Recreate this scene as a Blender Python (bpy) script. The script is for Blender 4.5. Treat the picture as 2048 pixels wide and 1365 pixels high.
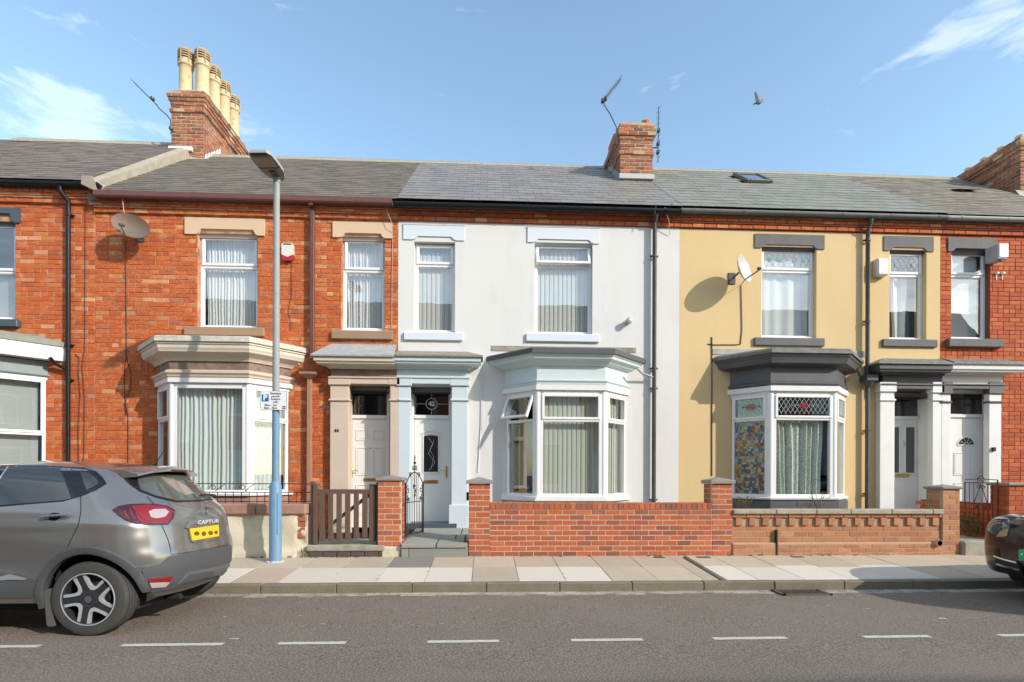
import bpy, bmesh, math, random
from mathutils import Vector, Matrix, geometry
from mathutils.bvhtree import BVHTree
random.seed(7)
S = bpy.context.scene
COL = S.collection
for o in list(bpy.data.objects): bpy.data.objects.remove(o)
R = math.radians

# ---------------------------------------------------------------- camera
FPX, PX0, PY0 = 1090.0, 1024.0, 950.0          # focal length and principal point in photo pixels
CAM = Vector((0.0, -10.19, 1.47))
YAW, ROLL = R(2.75), 0.0035
VW = Vector((math.sin(YAW), math.cos(YAW), 0)); RT = Vector((math.cos(YAW), -math.sin(YAW), 0)); UP = Vector((0, 0, 1))
RT2 = RT*math.cos(ROLL) + UP*math.sin(ROLL); UP2 = UP*math.cos(ROLL) - RT*math.sin(ROLL)
cd = bpy.data.cameras.new('camera'); cam = bpy.data.objects.new('camera', cd); COL.objects.link(cam)
cd.sensor_fit = 'HORIZONTAL'; cd.sensor_width = 36; cd.lens = FPX/2048*36
cd.shift_y = (PY0-682.5)/2048; cd.clip_start = .05; cd.clip_end = 3000
m = Matrix((RT2, UP2, -VW)).transposed().to_4x4(); m.translation = CAM; cam.matrix_world = m
S.camera = cam

# ---------------------------------------------------------------- sky, sun, exposure
SUN = Vector((1.4, -1.0, .9)).normalized()      # towards the sun
elev = math.asin(SUN.z); az = math.atan2(SUN.x, SUN.y)
W = bpy.data.worlds.new('World'); S.world = W; W.use_nodes = True
nt = W.node_tree; N = nt.nodes; Lk = nt.links; N.clear()
wo = N.new('ShaderNodeOutputWorld'); bg = N.new('ShaderNodeBackground'); bg.inputs['Strength'].default_value = .15
sk = N.new('ShaderNodeTexSky'); sk.sky_type = 'NISHITA'; sk.sun_disc = False
sk.sun_elevation = elev; sk.sun_rotation = az; sk.altitude = 0; sk.air_density = 1.25; sk.dust_density = .7; sk.ozone_density = 1.6
tc = N.new('ShaderNodeTexCoord')
def wn(t, **k):
    n = N.new(t)
    for a, b in k.items(): setattr(n, a, b)
    return n
def mth(op, a, b=None, c=None):
    n = wn('ShaderNodeMath', operation=op)
    for i, v in enumerate((a, b, c)):
        if v is None: continue
        if isinstance(v, (int, float)): n.inputs[i].default_value = v
        else: Lk.new(v, n.inputs[i])
    return n.outputs[0]
sep = wn('ShaderNodeSeparateXYZ'); Lk.new(tc.outputs['Generated'], sep.inputs[0])
mp = wn('ShaderNodeMapping'); mp.inputs['Scale'].default_value = (1.0, 1.0, 3.6); Lk.new(tc.outputs['Generated'], mp.inputs[0])
nz = wn('ShaderNodeTexNoise'); nz.inputs['Scale'].default_value = 7.5; nz.inputs['Detail'].default_value = 9; nz.inputs['Roughness'].default_value = .58
nz.inputs['Distortion'].default_value = .35; Lk.new(mp.outputs[0], nz.inputs['Vector'])
def skydir(px, py):
    u, w = px-PX0, PY0-py
    return (VW + RT*(u/FPX) + UP*(w/FPX)).normalized()
def blob(px, py, sx, sz):      # a cloud bank: soft ellipse round a direction
    d = skydir(px, py); a = math.atan2(d.x, d.y)
    azn = mth('ARCTAN2', sep.outputs[0], sep.outputs[1])
    dx = mth('DIVIDE', mth('SUBTRACT', azn, a), sx); dz = mth('DIVIDE', mth('SUBTRACT', sep.outputs[2], d.z), sz)
    q = mth('ADD', mth('MULTIPLY', dx, dx), mth('MULTIPLY', dz, dz))
    return mth('MAXIMUM', mth('SUBTRACT', 1.0, q), 0.0)
b = mth('ADD', mth('MULTIPLY', blob(110, 226, .34, .042), .62), mth('MULTIPLY', blob(1990, 55, .20, .06), .5))
b = mth('ADD', b, mth('MULTIPLY', blob(430, 225, .12, .02), .6))
back = mth('SMOOTHSTEP', 0, 0) if False else mth('MULTIPLY', mth('MAXIMUM', mth('SUBTRACT', 0.0, mth('SUBTRACT', sep.outputs[1], .25)), 0.0), .9)  # scattered cloud over the unseen rest of the sky, denser for fill light
b = mth('ADD', b, mth('MINIMUM', back, .72))
cl = mth('MULTIPLY', mth('SUBTRACT', mth('ADD', mth('MULTIPLY', b, .42), nz.outputs['Fac']), .655), 2.6)
clc = wn('ShaderNodeClamp'); Lk.new(cl, clc.inputs[0]); Lk.new(mth('ADD', .36, mth('MINIMUM', mth('MULTIPLY', back, .7), .5)), clc.inputs['Max'])
gray = wn('ShaderNodeMix', data_type='RGBA'); gray.inputs[0].default_value = .0
tint = wn('ShaderNodeMix', data_type='RGBA', blend_type='MULTIPLY'); tint.inputs[0].default_value = 1
Lk.new(sk.outputs[0], tint.inputs[6]); tint.inputs[7].default_value = (.90, .93, .89, 1)
mx = wn('ShaderNodeMix', data_type='RGBA'); Lk.new(clc.outputs[0], mx.inputs[0]); Lk.new(tint.outputs[2], mx.inputs[6]); mx.inputs[7].default_value = (4.3, 4.6, 5.0, 1)
Lk.new(mx.outputs[2], bg.inputs['Color']); Lk.new(bg.outputs[0], wo.inputs[0])
sl = bpy.data.lights.new('sun', 'SUN'); sl.energy = 2.05; sl.angle = R(.6); sl.color = (1.0, .93, .84)
so = bpy.data.objects.new('sun', sl); COL.objects.link(so); so.rotation_euler = SUN.to_track_quat('Z', 'Y').to_euler(); so.location = (8, -12, 20)
S.view_settings.view_transform = 'Standard'; S.view_settings.look = 'None'; S.view_settings.gamma = 1; S.view_settings.use_curve_mapping = False
S.view_settings.exposure = 1.09

# ---------------------------------------------------------------- pixel -> place
def ray(px, py):
    u, w = px-PX0, PY0-py; c, s = math.cos(ROLL), math.sin(ROLL)
    u, w = u*c - w*s, u*s + w*c
    return (VW + RT*(u/FPX) + UP*(w/FPX))
def A(px, py, Y):
    d = ray(px, py); t = (Y-CAM.y)/d.y; p = CAM + d*t
    return p.x, p.z
def AX(px, Y=0.0, py=700): return A(px, py, Y)[0]
def AZ(py, Y=0.0, px=1000): return A(px, py, Y)[1]
def RC(px0, py0, px1, py1, Y=0.0):
    xm, ym = (px0+px1)/2, (py0+py1)/2
    return AX(px0, Y, ym), AX(px1, Y, ym), AZ(py1, Y, xm), AZ(py0, Y, xm)

# ---------------------------------------------------------------- mesh helpers
WL = {}
class MB:
    def __init__(s): s.v = []; s.f = []; s.s = []; s.M = None; s.r = []
    def add(s, vs, fs, smooth=False, rnd=None):
        b = len(s.v)
        for p in vs:
            p = Vector(p)
            if s.M is not None: p = s.M @ p
            s.v.append(p)
        for f in fs: s.f.append([b+i for i in f]); s.s.append(smooth); s.r.append(0 if rnd is None else rnd)
        return s
    def box(s, x0, x1, y0, y1, z0, z1, c=0, rnd=None):
        if x0 > x1: x0, x1 = x1, x0
        if y0 > y1: y0, y1 = y1, y0
        if z0 > z1: z0, z1 = z1, z0
        if c <= 0:
            return s.add([(x0,y0,z0),(x1,y0,z0),(x1,y1,z0),(x0,y1,z0),(x0,y0,z1),(x1,y0,z1),(x1,y1,z1),(x0,y1,z1)],
                  [(3,2,1,0),(4,5,6,7),(0,1,5,4),(1,2,6,5),(2,3,7,6),(3,0,4,7)], rnd=rnd)
        c = min(c, (x1-x0)*.45, (y1-y0)*.45, (z1-z0)*.45)
        vs, fs = chbox((x0+x1)/2, (y0+y1)/2, (z0+z1)/2, x1-x0, y1-y0, z1-z0, c)
        return s.add(vs, fs, rnd=rnd)
    def prism(s, poly, y0, y1):            # polygon in x,z pushed through y0..y1
        n = len(poly); a = sum(poly[i][0]*poly[(i+1)%n][1]-poly[(i+1)%n][0]*poly[i][1] for i in range(n))
        if a < 0: poly = poly[::-1]
        vs = [(x, y0, z) for x, z in poly] + [(x, y1, z) for x, z in poly]
        fs = [list(range(n)), list(range(2*n-1, n-1, -1))] + [(i, i+n, (i+1)%n+n, (i+1)%n) for i in range(n)]
        return s.add(vs, fs)
    def tube(s, path, r, n=8, flat=1.0, caps=True):
        path = [Vector(p) for p in path]; k = len(path); rs = r if isinstance(r, (list, tuple)) else [r]*k
        vs = []; fs = []; ref = None
        for i, p in enumerate(path):
            t = (path[min(i+1, k-1)]-path[max(i-1, 0)]).normalized()
            if ref is None: ref = Vector((0, 0, 1)) if abs(t.z) < .9 else Vector((0, 1, 0))
            a = t.cross(ref); a = a.normalized() if a.length > 1e-5 else t.orthogonal().normalized()
            b_ = a.cross(t).normalized(); ref = b_
            for j in range(n):
                q = 2*math.pi*j/n; vs.append(p + a*math.cos(q)*rs[i] + b_*math.sin(q)*rs[i]*flat)
        for i in range(k-1):
            for j in range(n):
                j2 = (j+1) % n; fs.append((i*n+j, i*n+j2, (i+1)*n+j2, (i+1)*n+j))
        s.add(vs, fs, True)
        if caps:
            s.add(vs[:n], [list(range(n-1, -1, -1))]); s.add(vs[-n:], [list(range(n))])
        return s
    def lathe(s, prof, n=24, M=None, smooth=True, closed=False, caps=True):   # prof (r,z) about z, optional matrix
        vs = []; fs = []; k = len(prof)
        for r, z in prof:
            for j in range(n):
                q = 2*math.pi*j/n; p = Vector((r*math.cos(q), r*math.sin(q), z)); vs.append(M @ p if M is not None else p)
        for i in range(k if closed else k-1):
            i2 = (i+1) % k
            for j in range(n):
                j2 = (j+1) % n; fs.append((i*n+j, i*n+j2, i2*n+j2, i2*n+j))
        s.add(vs, fs, smooth)
        if not closed and caps:
            if prof[0][0] > 1e-4: s.add(vs[:n], [list(range(n-1, -1, -1))])
            if prof[-1][0] > 1e-4: s.add(vs[-n:], [list(range(n))])
        return s
    def sweep(s, path, prof, cap_top=False, cap_bot=False):
        """plan polyline path [(x,y)..] (left to right, outside = -y side) swept by prof [(offset,z)..]"""
        rings = [offs(path, o) for o, z in prof]; k = len(path)
        vs = [(x, y, prof[i][1]) for i, rg in enumerate(rings) for x, y in rg]; fs = []
        for i in range(len(prof)-1):
            for j in range(k-1): fs.append((i*k+j, i*k+j+1, (i+1)*k+j+1, (i+1)*k+j))
        if cap_top: fs.append([ (len(prof)-1)*k+j for j in range(k)])
        if cap_bot: fs.append([j for j in range(k-1, -1, -1)])
        return s.add(vs, fs)
    def build(s, name, mat, parent=None, org='base', recalc=False, **props):
        me = bpy.data.meshes.new(name)
        if not s.v: s.add([(0,0,0),(0,0,.001),(.001,0,0)], [(0,1,2)])
        xs = [p.x for p in s.v]; ys = [p.y for p in s.v]; zs = [p.z for p in s.v]
        o3 = Vector(((min(xs)+max(xs))/2, (min(ys)+max(ys))/2, min(zs)))
        me.from_pydata([tuple(p-o3) for p in s.v], [], s.f)
        me.polygons.foreach_set('use_smooth', s.s)
        if any(s.r):
            at = me.attributes.new('rnd', 'FLOAT', 'FACE'); at.data.foreach_set('value', s.r)
        if recalc:
            bm = bmesh.new(); bm.from_mesh(me); bmesh.ops.recalc_face_normals(bm, faces=bm.faces); bm.to_mesh(me); bm.free()
        if any(s.s):
            try: me.set_sharp_from_angle(angle=R(38))
            except Exception: pass
        for mm in (mat if isinstance(mat, (list, tuple)) else [mat]): me.materials.append(mm)
        return link(name, me, o3, parent, **props)
def chbox(cx, cy, cz, sx, sy, sz, c):
    hx, hy, hz = sx/2, sy/2, sz/2; vs = []; idx = {}
    for ix in (-1, 1):
        for iy in (-1, 1):
            for iz in (-1, 1):
                for ax in range(3):
                    p = [ix*(hx-c), iy*(hy-c), iz*(hz-c)]
                    if ax == 0: p[0] = ix*hx
                    if ax == 1: p[1] = iy*hy
                    if ax == 2: p[2] = iz*hz
                    idx[(ix,iy,iz,ax)] = len(vs); vs.append((cx+p[0], cy+p[1], cz+p[2]))
    fs = []
    def F(l): 
        pts = [Vector(vs[i]) for i in l]; nrm = (pts[1]-pts[0]).cross(pts[2]-pts[0]); ctr = sum(pts, Vector())/len(pts)-Vector((cx,cy,cz))
        fs.append(tuple(l) if nrm.dot(ctr) > 0 else tuple(l[::-1]))
    for sgn in (-1, 1):
        F([idx[(sgn,a,b,0)] for a, b in ((-1,-1),(1,-1),(1,1),(-1,1))])
        F([idx[(a,sgn,b,1)] for a, b in ((-1,-1),(1,-1),(1,1),(-1,1))])
        F([idx[(a,b,sgn,2)] for a, b in ((-1,-1),(1,-1),(1,1),(-1,1))])
    for a in (-1, 1):
        for b in (-1, 1):
            F([idx[(a,b,-1,0)], idx[(a,b,1,0)], idx[(a,b,1,1)], idx[(a,b,-1,1)]])
            F([idx[(a,-1,b,0)], idx[(a,1,b,0)], idx[(a,1,b,2)], idx[(a,-1,b,2)]])
            F([idx[(-1,a,b,1)], idx[(1,a,b,1)], idx[(1,a,b,2)], idx[(-1,a,b,2)]])
            for c3 in (-1, 1): F([idx[(a,b,c3,0)], idx[(a,b,c3,1)], idx[(a,b,c3,2)]])
    return vs, fs
def offs(path, o):
    """offset to the outside; the two ends slide along the wall"""
    P = [Vector(p) for p in path]; n = len(P); nr = []
    for i in range(n-1):
        d = (P[i+1]-P[i]).normalized(); nr.append(Vector((d.y, -d.x)))
    out = []
    for i in range(n):
        if i == 0 or i == n-1:
            d = (P[1]-P[0]).normalized() if i == 0 else (P[-1]-P[-2]).normalized(); nn = nr[0] if i == 0 else nr[-1]
            q = P[i] + nn*o
            if abs(d.y) > .05: q = q + d*((P[i].y-q.y)/d.y)
            out.append((q.x, q.y))
        else:
            b_ = (nr[i-1]+nr[i]); b_ = b_/max(1e-6, b_.dot(nr[i])); q = P[i] + b_*o; out.append((q.x, q.y))
    return out
def link(name, data, loc, parent=None, **props):
    o = bpy.data.objects.new(name, data); COL.objects.link(o); WL[o.name] = Vector(loc)
    if parent is not None: o.parent = parent; o.location = Vector(loc)-WL[parent.name]
    else: o.location = loc
    for k, v in props.items():
        if v is not None: o[k] = v
    return o
def thing(name, loc, label, category, group=None):
    return link(name, None, loc, None, label=label, category=category, group=group)
UNIT = {}
def unit_mesh(name, mat, cx=.02, cz=.06, cy=.12):
    k = (name, mat.name)
    if k not in UNIT:
        vs, fs = chbox(0, 0, 0, 1, 1, 1, .01)
        out = []
        for x, y, z in vs:       # squash the chamfer so that it stays even on a long thin piece
            if abs(x) < .499: x = math.copysign(.5-cx, x)
            if abs(z) < .499: z = math.copysign(.5-cz, z)
            if abs(y) < .499: y = math.copysign(.5-cy, y)
            out.append((x, y, z))
        me = bpy.data.meshes.new(name); me.from_pydata(out, [], fs); me.materials.append(mat); UNIT[k] = me
    return UNIT[k]
def pieces(parent, name, boxes, mat, limit=300, rest='brickwork', cx=.02, cz=.06, cy=.12):
    """boxes (cx,cy,cz,sx,sy,sz,rx,ry,rz); the nearest ones become objects that share a mesh, the rest one mesh"""
    bs = sorted(boxes, key=lambda q: (Vector(q[:3])-CAM).length)
    me = unit_mesh(name, mat, cx, cz, cy) if limit else None
    for q in bs[:limit]:
        o = link(name, me, q[:3], parent); o.scale = q[3:6]
        if len(q) > 6: o.rotation_euler = q[6:9]
    if bs[limit:]:
        mb = MB()
        for q in bs[limit:]:
            sx, sy, sz = q[3:6]; c = min(.004, sy*.3, sz*.2)
            M = Matrix.Translation(q[:3])
            if len(q) > 6: M = M @ Matrix.Rotation(q[8], 4, 'Z') @ Matrix.Rotation(q[7], 4, 'Y') @ Matrix.Rotation(q[6], 4, 'X')
            x, y, z = sx/2, sy/2, sz/2
            mb.M = M
            mb.add([(-x,y,-z),(x,y,-z),(x,y,z),(-x,y,z),(-x,-y+c,-z),(x,-y+c,-z),(x,-y+c,z),(-x,-y+c,z),(-x+c,-y,-z+c),(x-c,-y,-z+c),(x-c,-y,z-c),(-x+c,-y,z-c)],
                   [(8,9,10,11),(4,5,9,8),(5,6,10,9),(6,7,11,10),(7,4,8,11),(0,1,5,4),(1,2,6,5),(2,3,7,6),(3,0,4,7)], rnd=random.random()+.001)
        mb.build(rest, mat, parent, kind='stuff')
def wall_mesh(x0, x1, z0, z1, Y, ops, depth=.3, mb=None):
    mb = mb or MB()
    xs = sorted({x0, x1} | {min(max(v, x0), x1) for o in ops for v in o[:2]}); zs = sorted({z0, z1} | {min(max(v, z0), z1) for o in ops for v in o[2:4]})
    for i in range(len(xs)-1):
        for j in range(len(zs)-1):
            a, b_, c, d = xs[i], xs[i+1], zs[j], zs[j+1]
            if b_-a < 1e-6 or d-c < 1e-6: continue
            cx, cz = (a+b_)/2, (c+d)/2
            if any(o[0] < cx < o[1] and o[2] < cz < o[3] for o in ops): continue
            mb.add([(a,Y,c),(b_,Y,c),(b_,Y,d),(a,Y,d)], [(0,1,2,3)])
    for o in ops:
        a, b_, c, d = o[:4]; D = Y+(o[4] if len(o) > 4 else depth)
        mb.add([(a,Y,c),(a,D,c),(a,D,d),(a,Y,d)], [(0,3,2,1)]); mb.add([(b_,Y,c),(b_,D,c),(b_,D,d),(b_,Y,d)], [(0,1,2,3)])
        mb.add([(a,Y,d),(b_,Y,d),(b_,D,d),(a,D,d)], [(0,3,2,1)]); mb.add([(a,Y,c),(b_,Y,c),(b_,D,c),(a,D,c)], [(0,1,2,3)])
    return mb
def courses(x0, x1, z0, z1, Y, ops=(), L=.235, h=.083, joint=.009, hdr=5, depth=.03, wob=.003, first=0, vert=False):
    out = []
    if z1-z0 < .04: return out
    nrow = max(1, int((z1-z0)/h+.5)); h = (z1-z0)/nrow
    for r in range(nrow):
        za = z0+r*h; zc = za+h/2
        header = hdr and (r+first) % hdr == hdr-1
        l = L/2 if header else L
        x = x0 - (l/2 if (r+first) % 2 else 0) - (0 if not header else l*.5*((r//hdr) % 2))
        segs = [(x0, x1)]
        for o in ops:
            if o[2]-.01 < zc < o[3]+.01:
                ns = []
                for a, b_ in segs:
                    if o[1] <= a or o[0] >= b_: ns.append((a, b_)); continue
                    if o[0] > a: ns.append((a, o[0]))
                    if o[1] < b_: ns.append((o[1], b_))
                segs = ns
        while x < x1:
            lx = l
            if not header and hdr and random.random() < .07: lx = l/2
            for a, b_ in segs:
                p, q = max(x, a), min(x+lx, b_)
                if q-p > .03:
                    j = random.uniform(-wob, wob)
                    out.append(((p+q)/2, Y+depth/2+j, zc+random.uniform(-.0015, .0015), q-p-joint, depth, h-joint+random.uniform(-.002, .001), 0, random.uniform(-.004, .004), 0))
            x += lx
    return out

# ---------------------------------------------------------------- materials
MT = {}
def srgb(r, g, b): 
    f = lambda c: (c/255/12.92 if c/255 <= .04045 else ((c/255+.055)/1.055)**2.4)
    return (f(r), f(g), f(b))
def mat(name, col, rough=.7, col2=None, vs=6.0, va=.5, fine=0.0, fs=90.0, bump=0.0, bs=60.0, metal=0.0, spec=.5, coat=0.0, palette=None, pv=.25,
        stain=None, stretch=None, emit=None, bdist=.01, splotch=None, alpha=None, rvar=0.0):
    m = bpy.data.materials.new(name); m.use_nodes = True; t = m.node_tree; n = t.nodes; l = t.links; P = n['Principled BSDF']
    P.inputs['Roughness'].default_value = rough; P.inputs['Metallic'].default_value = metal; P.inputs['Specular IOR Level'].default_value = spec
    if coat: P.inputs['Coat Weight'].default_value = coat; P.inputs['Coat Roughness'].default_value = .04
    geo = n.new('ShaderNodeNewGeometry'); vec = geo.outputs['Position']
    if stretch:
        mp_ = n.new('ShaderNodeMapping'); mp_.inputs['Scale'].default_value = stretch; l.new(vec, mp_.inputs[0]); vec = mp_.outputs[0]
    def noise(sc, det=4, ro=.55, off=None):
        q = n.new('ShaderNodeTexNoise'); q.inputs['Scale'].default_value = sc; q.inputs['Detail'].default_value = det; q.inputs['Roughness'].default_value = ro
        v = vec
        if off:
            mm = n.new('ShaderNodeVectorMath'); mm.operation = 'ADD'; mm.inputs[1].default_value = (off, off*.7, off*1.3); l.new(vec, mm.inputs[0]); v = mm.outputs[0]
        l.new(v, q.inputs['Vector']); return q.outputs['Fac']
    def mr(v, a, b_, c=0., d=1.):
        q = n.new('ShaderNodeMapRange'); q.inputs[1].default_value = a; q.inputs[2].default_value = b_; q.inputs[3].default_value = c; q.inputs[4].default_value = d; l.new(v, q.inputs[0]); return q.outputs[0]
    def mix(f, a, b_, bt='MIX'):
        q = n.new('ShaderNodeMix'); q.data_type = 'RGBA'; q.blend_type = bt
        for s_, v in ((0, f), (6, a), (7, b_)):
            if isinstance(v, (float, int)): q.inputs[s_].default_value = v
            elif isinstance(v, tuple): q.inputs[s_].default_value = (*v[:3], 1)
            else: l.new(v, q.inputs[s_])
        return q.outputs[2]
    c = tuple(col)
    if palette:
        oi = n.new('ShaderNodeObjectInfo'); at = n.new('ShaderNodeAttribute'); at.attribute_name = 'rnd'
        ad = n.new('ShaderNodeMath'); ad.operation = 'ADD'; l.new(oi.outputs['Random'], ad.inputs[0]); l.new(at.outputs['Fac'], ad.inputs[1])
        fr = n.new('ShaderNodeMath'); fr.operation = 'FRACT'; l.new(ad.outputs[0], fr.inputs[0])
        rp = n.new('ShaderNodeValToRGB'); rp.color_ramp.interpolation = 'CONSTANT' if pv < 0 else 'LINEAR'; e = rp.color_ramp.elements
        while len(e) < len(palette): e.new(.5)
        for i, pc in enumerate(palette): e[i].position = i/len(palette) if pv < 0 else i/(len(palette)-1); e[i].color = (*pc, 1)
        l.new(fr.outputs[0], rp.inputs[0]); c = rp.outputs[0]
    if col2 is not None: c = mix(mr(noise(vs, 5), .5-va*.5, .5+va*.5), c, tuple(col2))
    if fine:
        f = mr(noise(fs, 2, .6, 3.1), .3, .7, 1-fine, 1+fine); g = n.new('ShaderNodeCombineColor')
        for i in range(3): l.new(f, g.inputs[i])
        c = mix(1.0, c, g.outputs[0], 'MULTIPLY')
    if splotch: 
        sc, lo, hi, am, cc = splotch; c = mix(mr(noise(sc, 6, .62, 7.7), lo, hi, 0, am), c, tuple(cc))
    if stain:
        sc, lo, hi, am, cc = stain; c = mix(mr(noise(sc, 5, .6, 15.2), lo, hi, 0, am), c, tuple(cc))
    if isinstance(c, tuple): P.inputs['Base Color'].default_value = (*c, 1)
    else: l.new(c, P.inputs['Base Color'])
    if rvar: l.new(mr(noise(vs*2, 4, .6, 5.5), .3, .7, max(.02, rough-rvar), min(1, rough+rvar)), P.inputs['Roughness'])
    if bump:
        bn = n.new('ShaderNodeBump'); bn.inputs['Strength'].default_value = bump; bn.inputs['Distance'].default_value = bdist
        l.new(noise(bs, 4, .6, 9.3), bn.inputs['Height']); l.new(bn.outputs[0], P.inputs['Normal'])
    if emit: P.inputs['Emission Color'].default_value = (*emit, 1); P.inputs['Emission Strength'].default_value = 1
    MT[name] = m; return m
BO = [(.508,.105,.021), (.540,.121,.024), (.475,.094,.021), (.562,.138,.030), (.410,.088,.026), (.529,.110,.022), (.497,.105,.024), (.594,.187,.053), (.454,.088,.019)]
M_brick = mat('orange_brick', (.5,.12,.04), .88, palette=BO+[(.66,.30,.13),(.33,.085,.045)], fine=.3, fs=45, bump=.5, bs=110, bdist=.004, splotch=(16, .56, .70, .5, (.66,.33,.18)), stain=(1.3, .5, .75, .35, (.30,.07,.035)))
M_brickA = mat('worn_orange_brick', (.5,.12,.04), .9, palette=BO+[(.66,.34,.18)], fine=.25, fs=70, bump=.5, bs=110, bdist=.004, splotch=(7, .55, .7, .5, (.66,.36,.22)), stain=(1.1, .5, .75, .3, (.32,.08,.04)))
M_brickE = mat('red_brick', (.454,.114,.036), .88, palette=[(.475,.097,.025),(.410,.080,.025),(.540,.149,.043),(.356,.068,.025),(.508,.114,.032)], fine=.2, bump=.4, bs=110, bdist=.004, splotch=(8, .6, .75, .3, (.594,.286,.108)))
M_brickW = mat('garden_wall_brick', (.420,.120,.051), .85, palette=[(.420,.105,.038),(.483,.130,.047),(.357,.085,.038),(.525,.150,.055),(.210,.075,.051),(.462,.120,.043),(.399,.100,.043),(.252,.100,.068)], fine=.2, bump=.4, bs=120, bdist=.003, stain=(3, .6, .8, .4, (.546,.360,.230)))
M_brickD = mat('weathered_brick', (.400,.179,.085), .9, palette=[(.400,.168,.076),(.460,.200,.093),(.360,.147,.072),(.500,.242,.119),(.330,.147,.085)], fine=.22, bump=.45, bs=110, bdist=.003, stain=(3, .55, .8, .4, (.450,.336,.187)))
M_brickC = mat('sooty_chimney_brick', (.4,.13,.06), .92, palette=[(.44,.14,.06),(.34,.10,.05),(.20,.085,.055),(.50,.18,.08),(.13,.07,.055),(.38,.13,.07),(.28,.11,.07)], fine=.3, bump=.6, bs=90, bdist=.005, stain=(4, .55, .75, .5, (.40,.33,.22)))
M_mortar = mat('lime_mortar', (.56,.34,.21), .95, col2=(.30,.11,.05), vs=6, va=.35, fine=.2, bump=.5, bs=160, bdist=.004)
M_mortarE = mat('dark_mortar', (.26,.09,.06), .95, col2=(.18,.06,.04), vs=4, fine=.2, bump=.5, bs=160, bdist=.004)
M_mortarW = mat('pale_mortar', (.52,.42,.31), .95, col2=(.56,.44,.33), vs=6, fine=.15, bump=.4, bs=160, bdist=.003)
M_mortarC = mat('chimney_mortar', (.55,.42,.28), .95, col2=(.36,.24,.16), vs=6, fine=.2, bump=.4, bs=120, bdist=.004)
M_white = mat('white_render', (.71,.70,.67), .9, col2=(.68,.67,.645), vs=1.2, bump=.35, bs=45, bdist=.004, fine=.02, stretch=(1.6,1.6,.45), stain=(2.2, .55, .80, .30, (.52,.51,.47)))
M_yellow = mat('yellow_render', (.70,.52,.27), .9, col2=(.66,.48,.24), vs=1.5, bump=.3, bs=50, bdist=.004, fine=.03, stretch=(1.5,1.5,.5), stain=(2.4, .55, .8, .34, (.56,.41,.22)))
M_upvc = mat('white_upvc', (.80,.80,.79), .3, spec=.4)
M_wpaint = mat('white_gloss_paint', (.78,.78,.76), .4, col2=(.72,.72,.69), vs=5, bump=.08, bs=30)
M_blue = mat('pale_blue_paint', (.61,.67,.70), .45, col2=(.56,.64,.68), vs=4, bump=.08, bs=40)
M_mint = mat('pale_mint_paint', (.60,.69,.69), .45, col2=(.56,.66,.66), vs=4, bump=.1, bs=40, stain=(5, .66, .8, .3, (.40,.45,.42)))
M_sillblue = mat('pale_blue_sill_paint', (.66,.71,.76), .5, bump=.05, bs=40)
M_beige = mat('beige_paint', (.62,.50,.40), .6, col2=(.57,.46,.36), vs=4, bump=.15, bs=50, stain=(3, .6, .8, .3, (.40,.31,.22)))
M_peach = mat('peach_lintel_paint', (.70,.50,.33), .7, col2=(.66,.46,.30), vs=3, bump=.15, bs=60)
M_sillb = mat('brown_sandstone_paint', (.36,.23,.145), .8, col2=(.32,.20,.12), vs=5, bump=.2, bs=60, fine=.06)
M_cream = mat('cream_weathered_paint', (.66,.60,.49), .65, col2=(.60,.53,.42), vs=4, bump=.15, bs=50, stain=(4, .6, .78, .4, (.35,.30,.22)))
M_brownf = mat('brown_frieze_paint', (.17,.11,.08), .7, col2=(.26,.19,.15), vs=8, va=.3, bump=.3, bs=50, splotch=(14, .68, .74, .5, (.5,.42,.36)))
M_grey = mat('charcoal_paint', (.075,.077,.082), .5, col2=(.10,.10,.105), vs=6, bump=.12, bs=50)
M_slintel = mat('dark_grey_stone_paint', (.11,.11,.112), .75, col2=(.15,.145,.14), vs=5, bump=.3, bs=50)
M_slatep = mat('slate_blue_paint', (.06,.08,.10), .5, col2=(.07,.09,.11), vs=6, bump=.1)
M_slate2 = mat('grey_green_frieze_paint', (.22,.27,.28), .6, col2=(.26,.31,.31), vs=6)
M_lead = mat('weathered_lead', (.30,.31,.31), .6, col2=(.42,.42,.40), vs=7, bump=.4, bs=25, bdist=.01, stain=(9, .5, .75, .5, (.20,.19,.16)))
M_felt = mat('mineral_felt', (.11,.11,.11), .95, fine=.35, fs=200, bump=.5, bs=150, bdist=.004)
M_feltg = mat('mossy_felt', (.30,.34,.28), .95, col2=(.24,.25,.2), vs=8, fine=.2, bump=.5, bs=40)
M_flash = mat('cream_sealed_felt', (.66,.62,.50), .8, col2=(.45,.44,.38), vs=9, va=.3, bump=.4, bs=30)
M_plast = mat('black_plastic', (.011,.011,.012), .45, spec=.3, rvar=.1, vs=5)
M_iron = mat('dark_iron_pipe', (.05,.053,.055), .42, col2=(.08,.08,.08), vs=6, bump=.1)
M_gutter = mat('grey_gutter_paint', (.16,.17,.16), .55, col2=(.11,.11,.10), vs=5)
M_brownp = mat('brown_gutter_plastic', (.13,.05,.038), .4, col2=(.16,.065,.05), vs=5)
M_peachp = mat('terracotta_pipe_paint', (.42,.20,.12), .6, col2=(.36,.17,.10), vs=8)
M_brass = mat('brass', (.62,.43,.14), .28, metal=.9)
M_chrome = mat('chrome', (.7,.7,.72), .15, metal=1)
M_wire = mat('wrought_iron', (.02,.02,.02), .5, bump=.2, bs=100)
M_rustw = mat('rusty_iron', (.06,.04,.03), .7, col2=(.12,.06,.035), vs=20)
M_cable = mat('black_cable', (.025,.02,.018), .6)
M_cablew = mat('pale_cable', (.5,.45,.38), .6)
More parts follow.
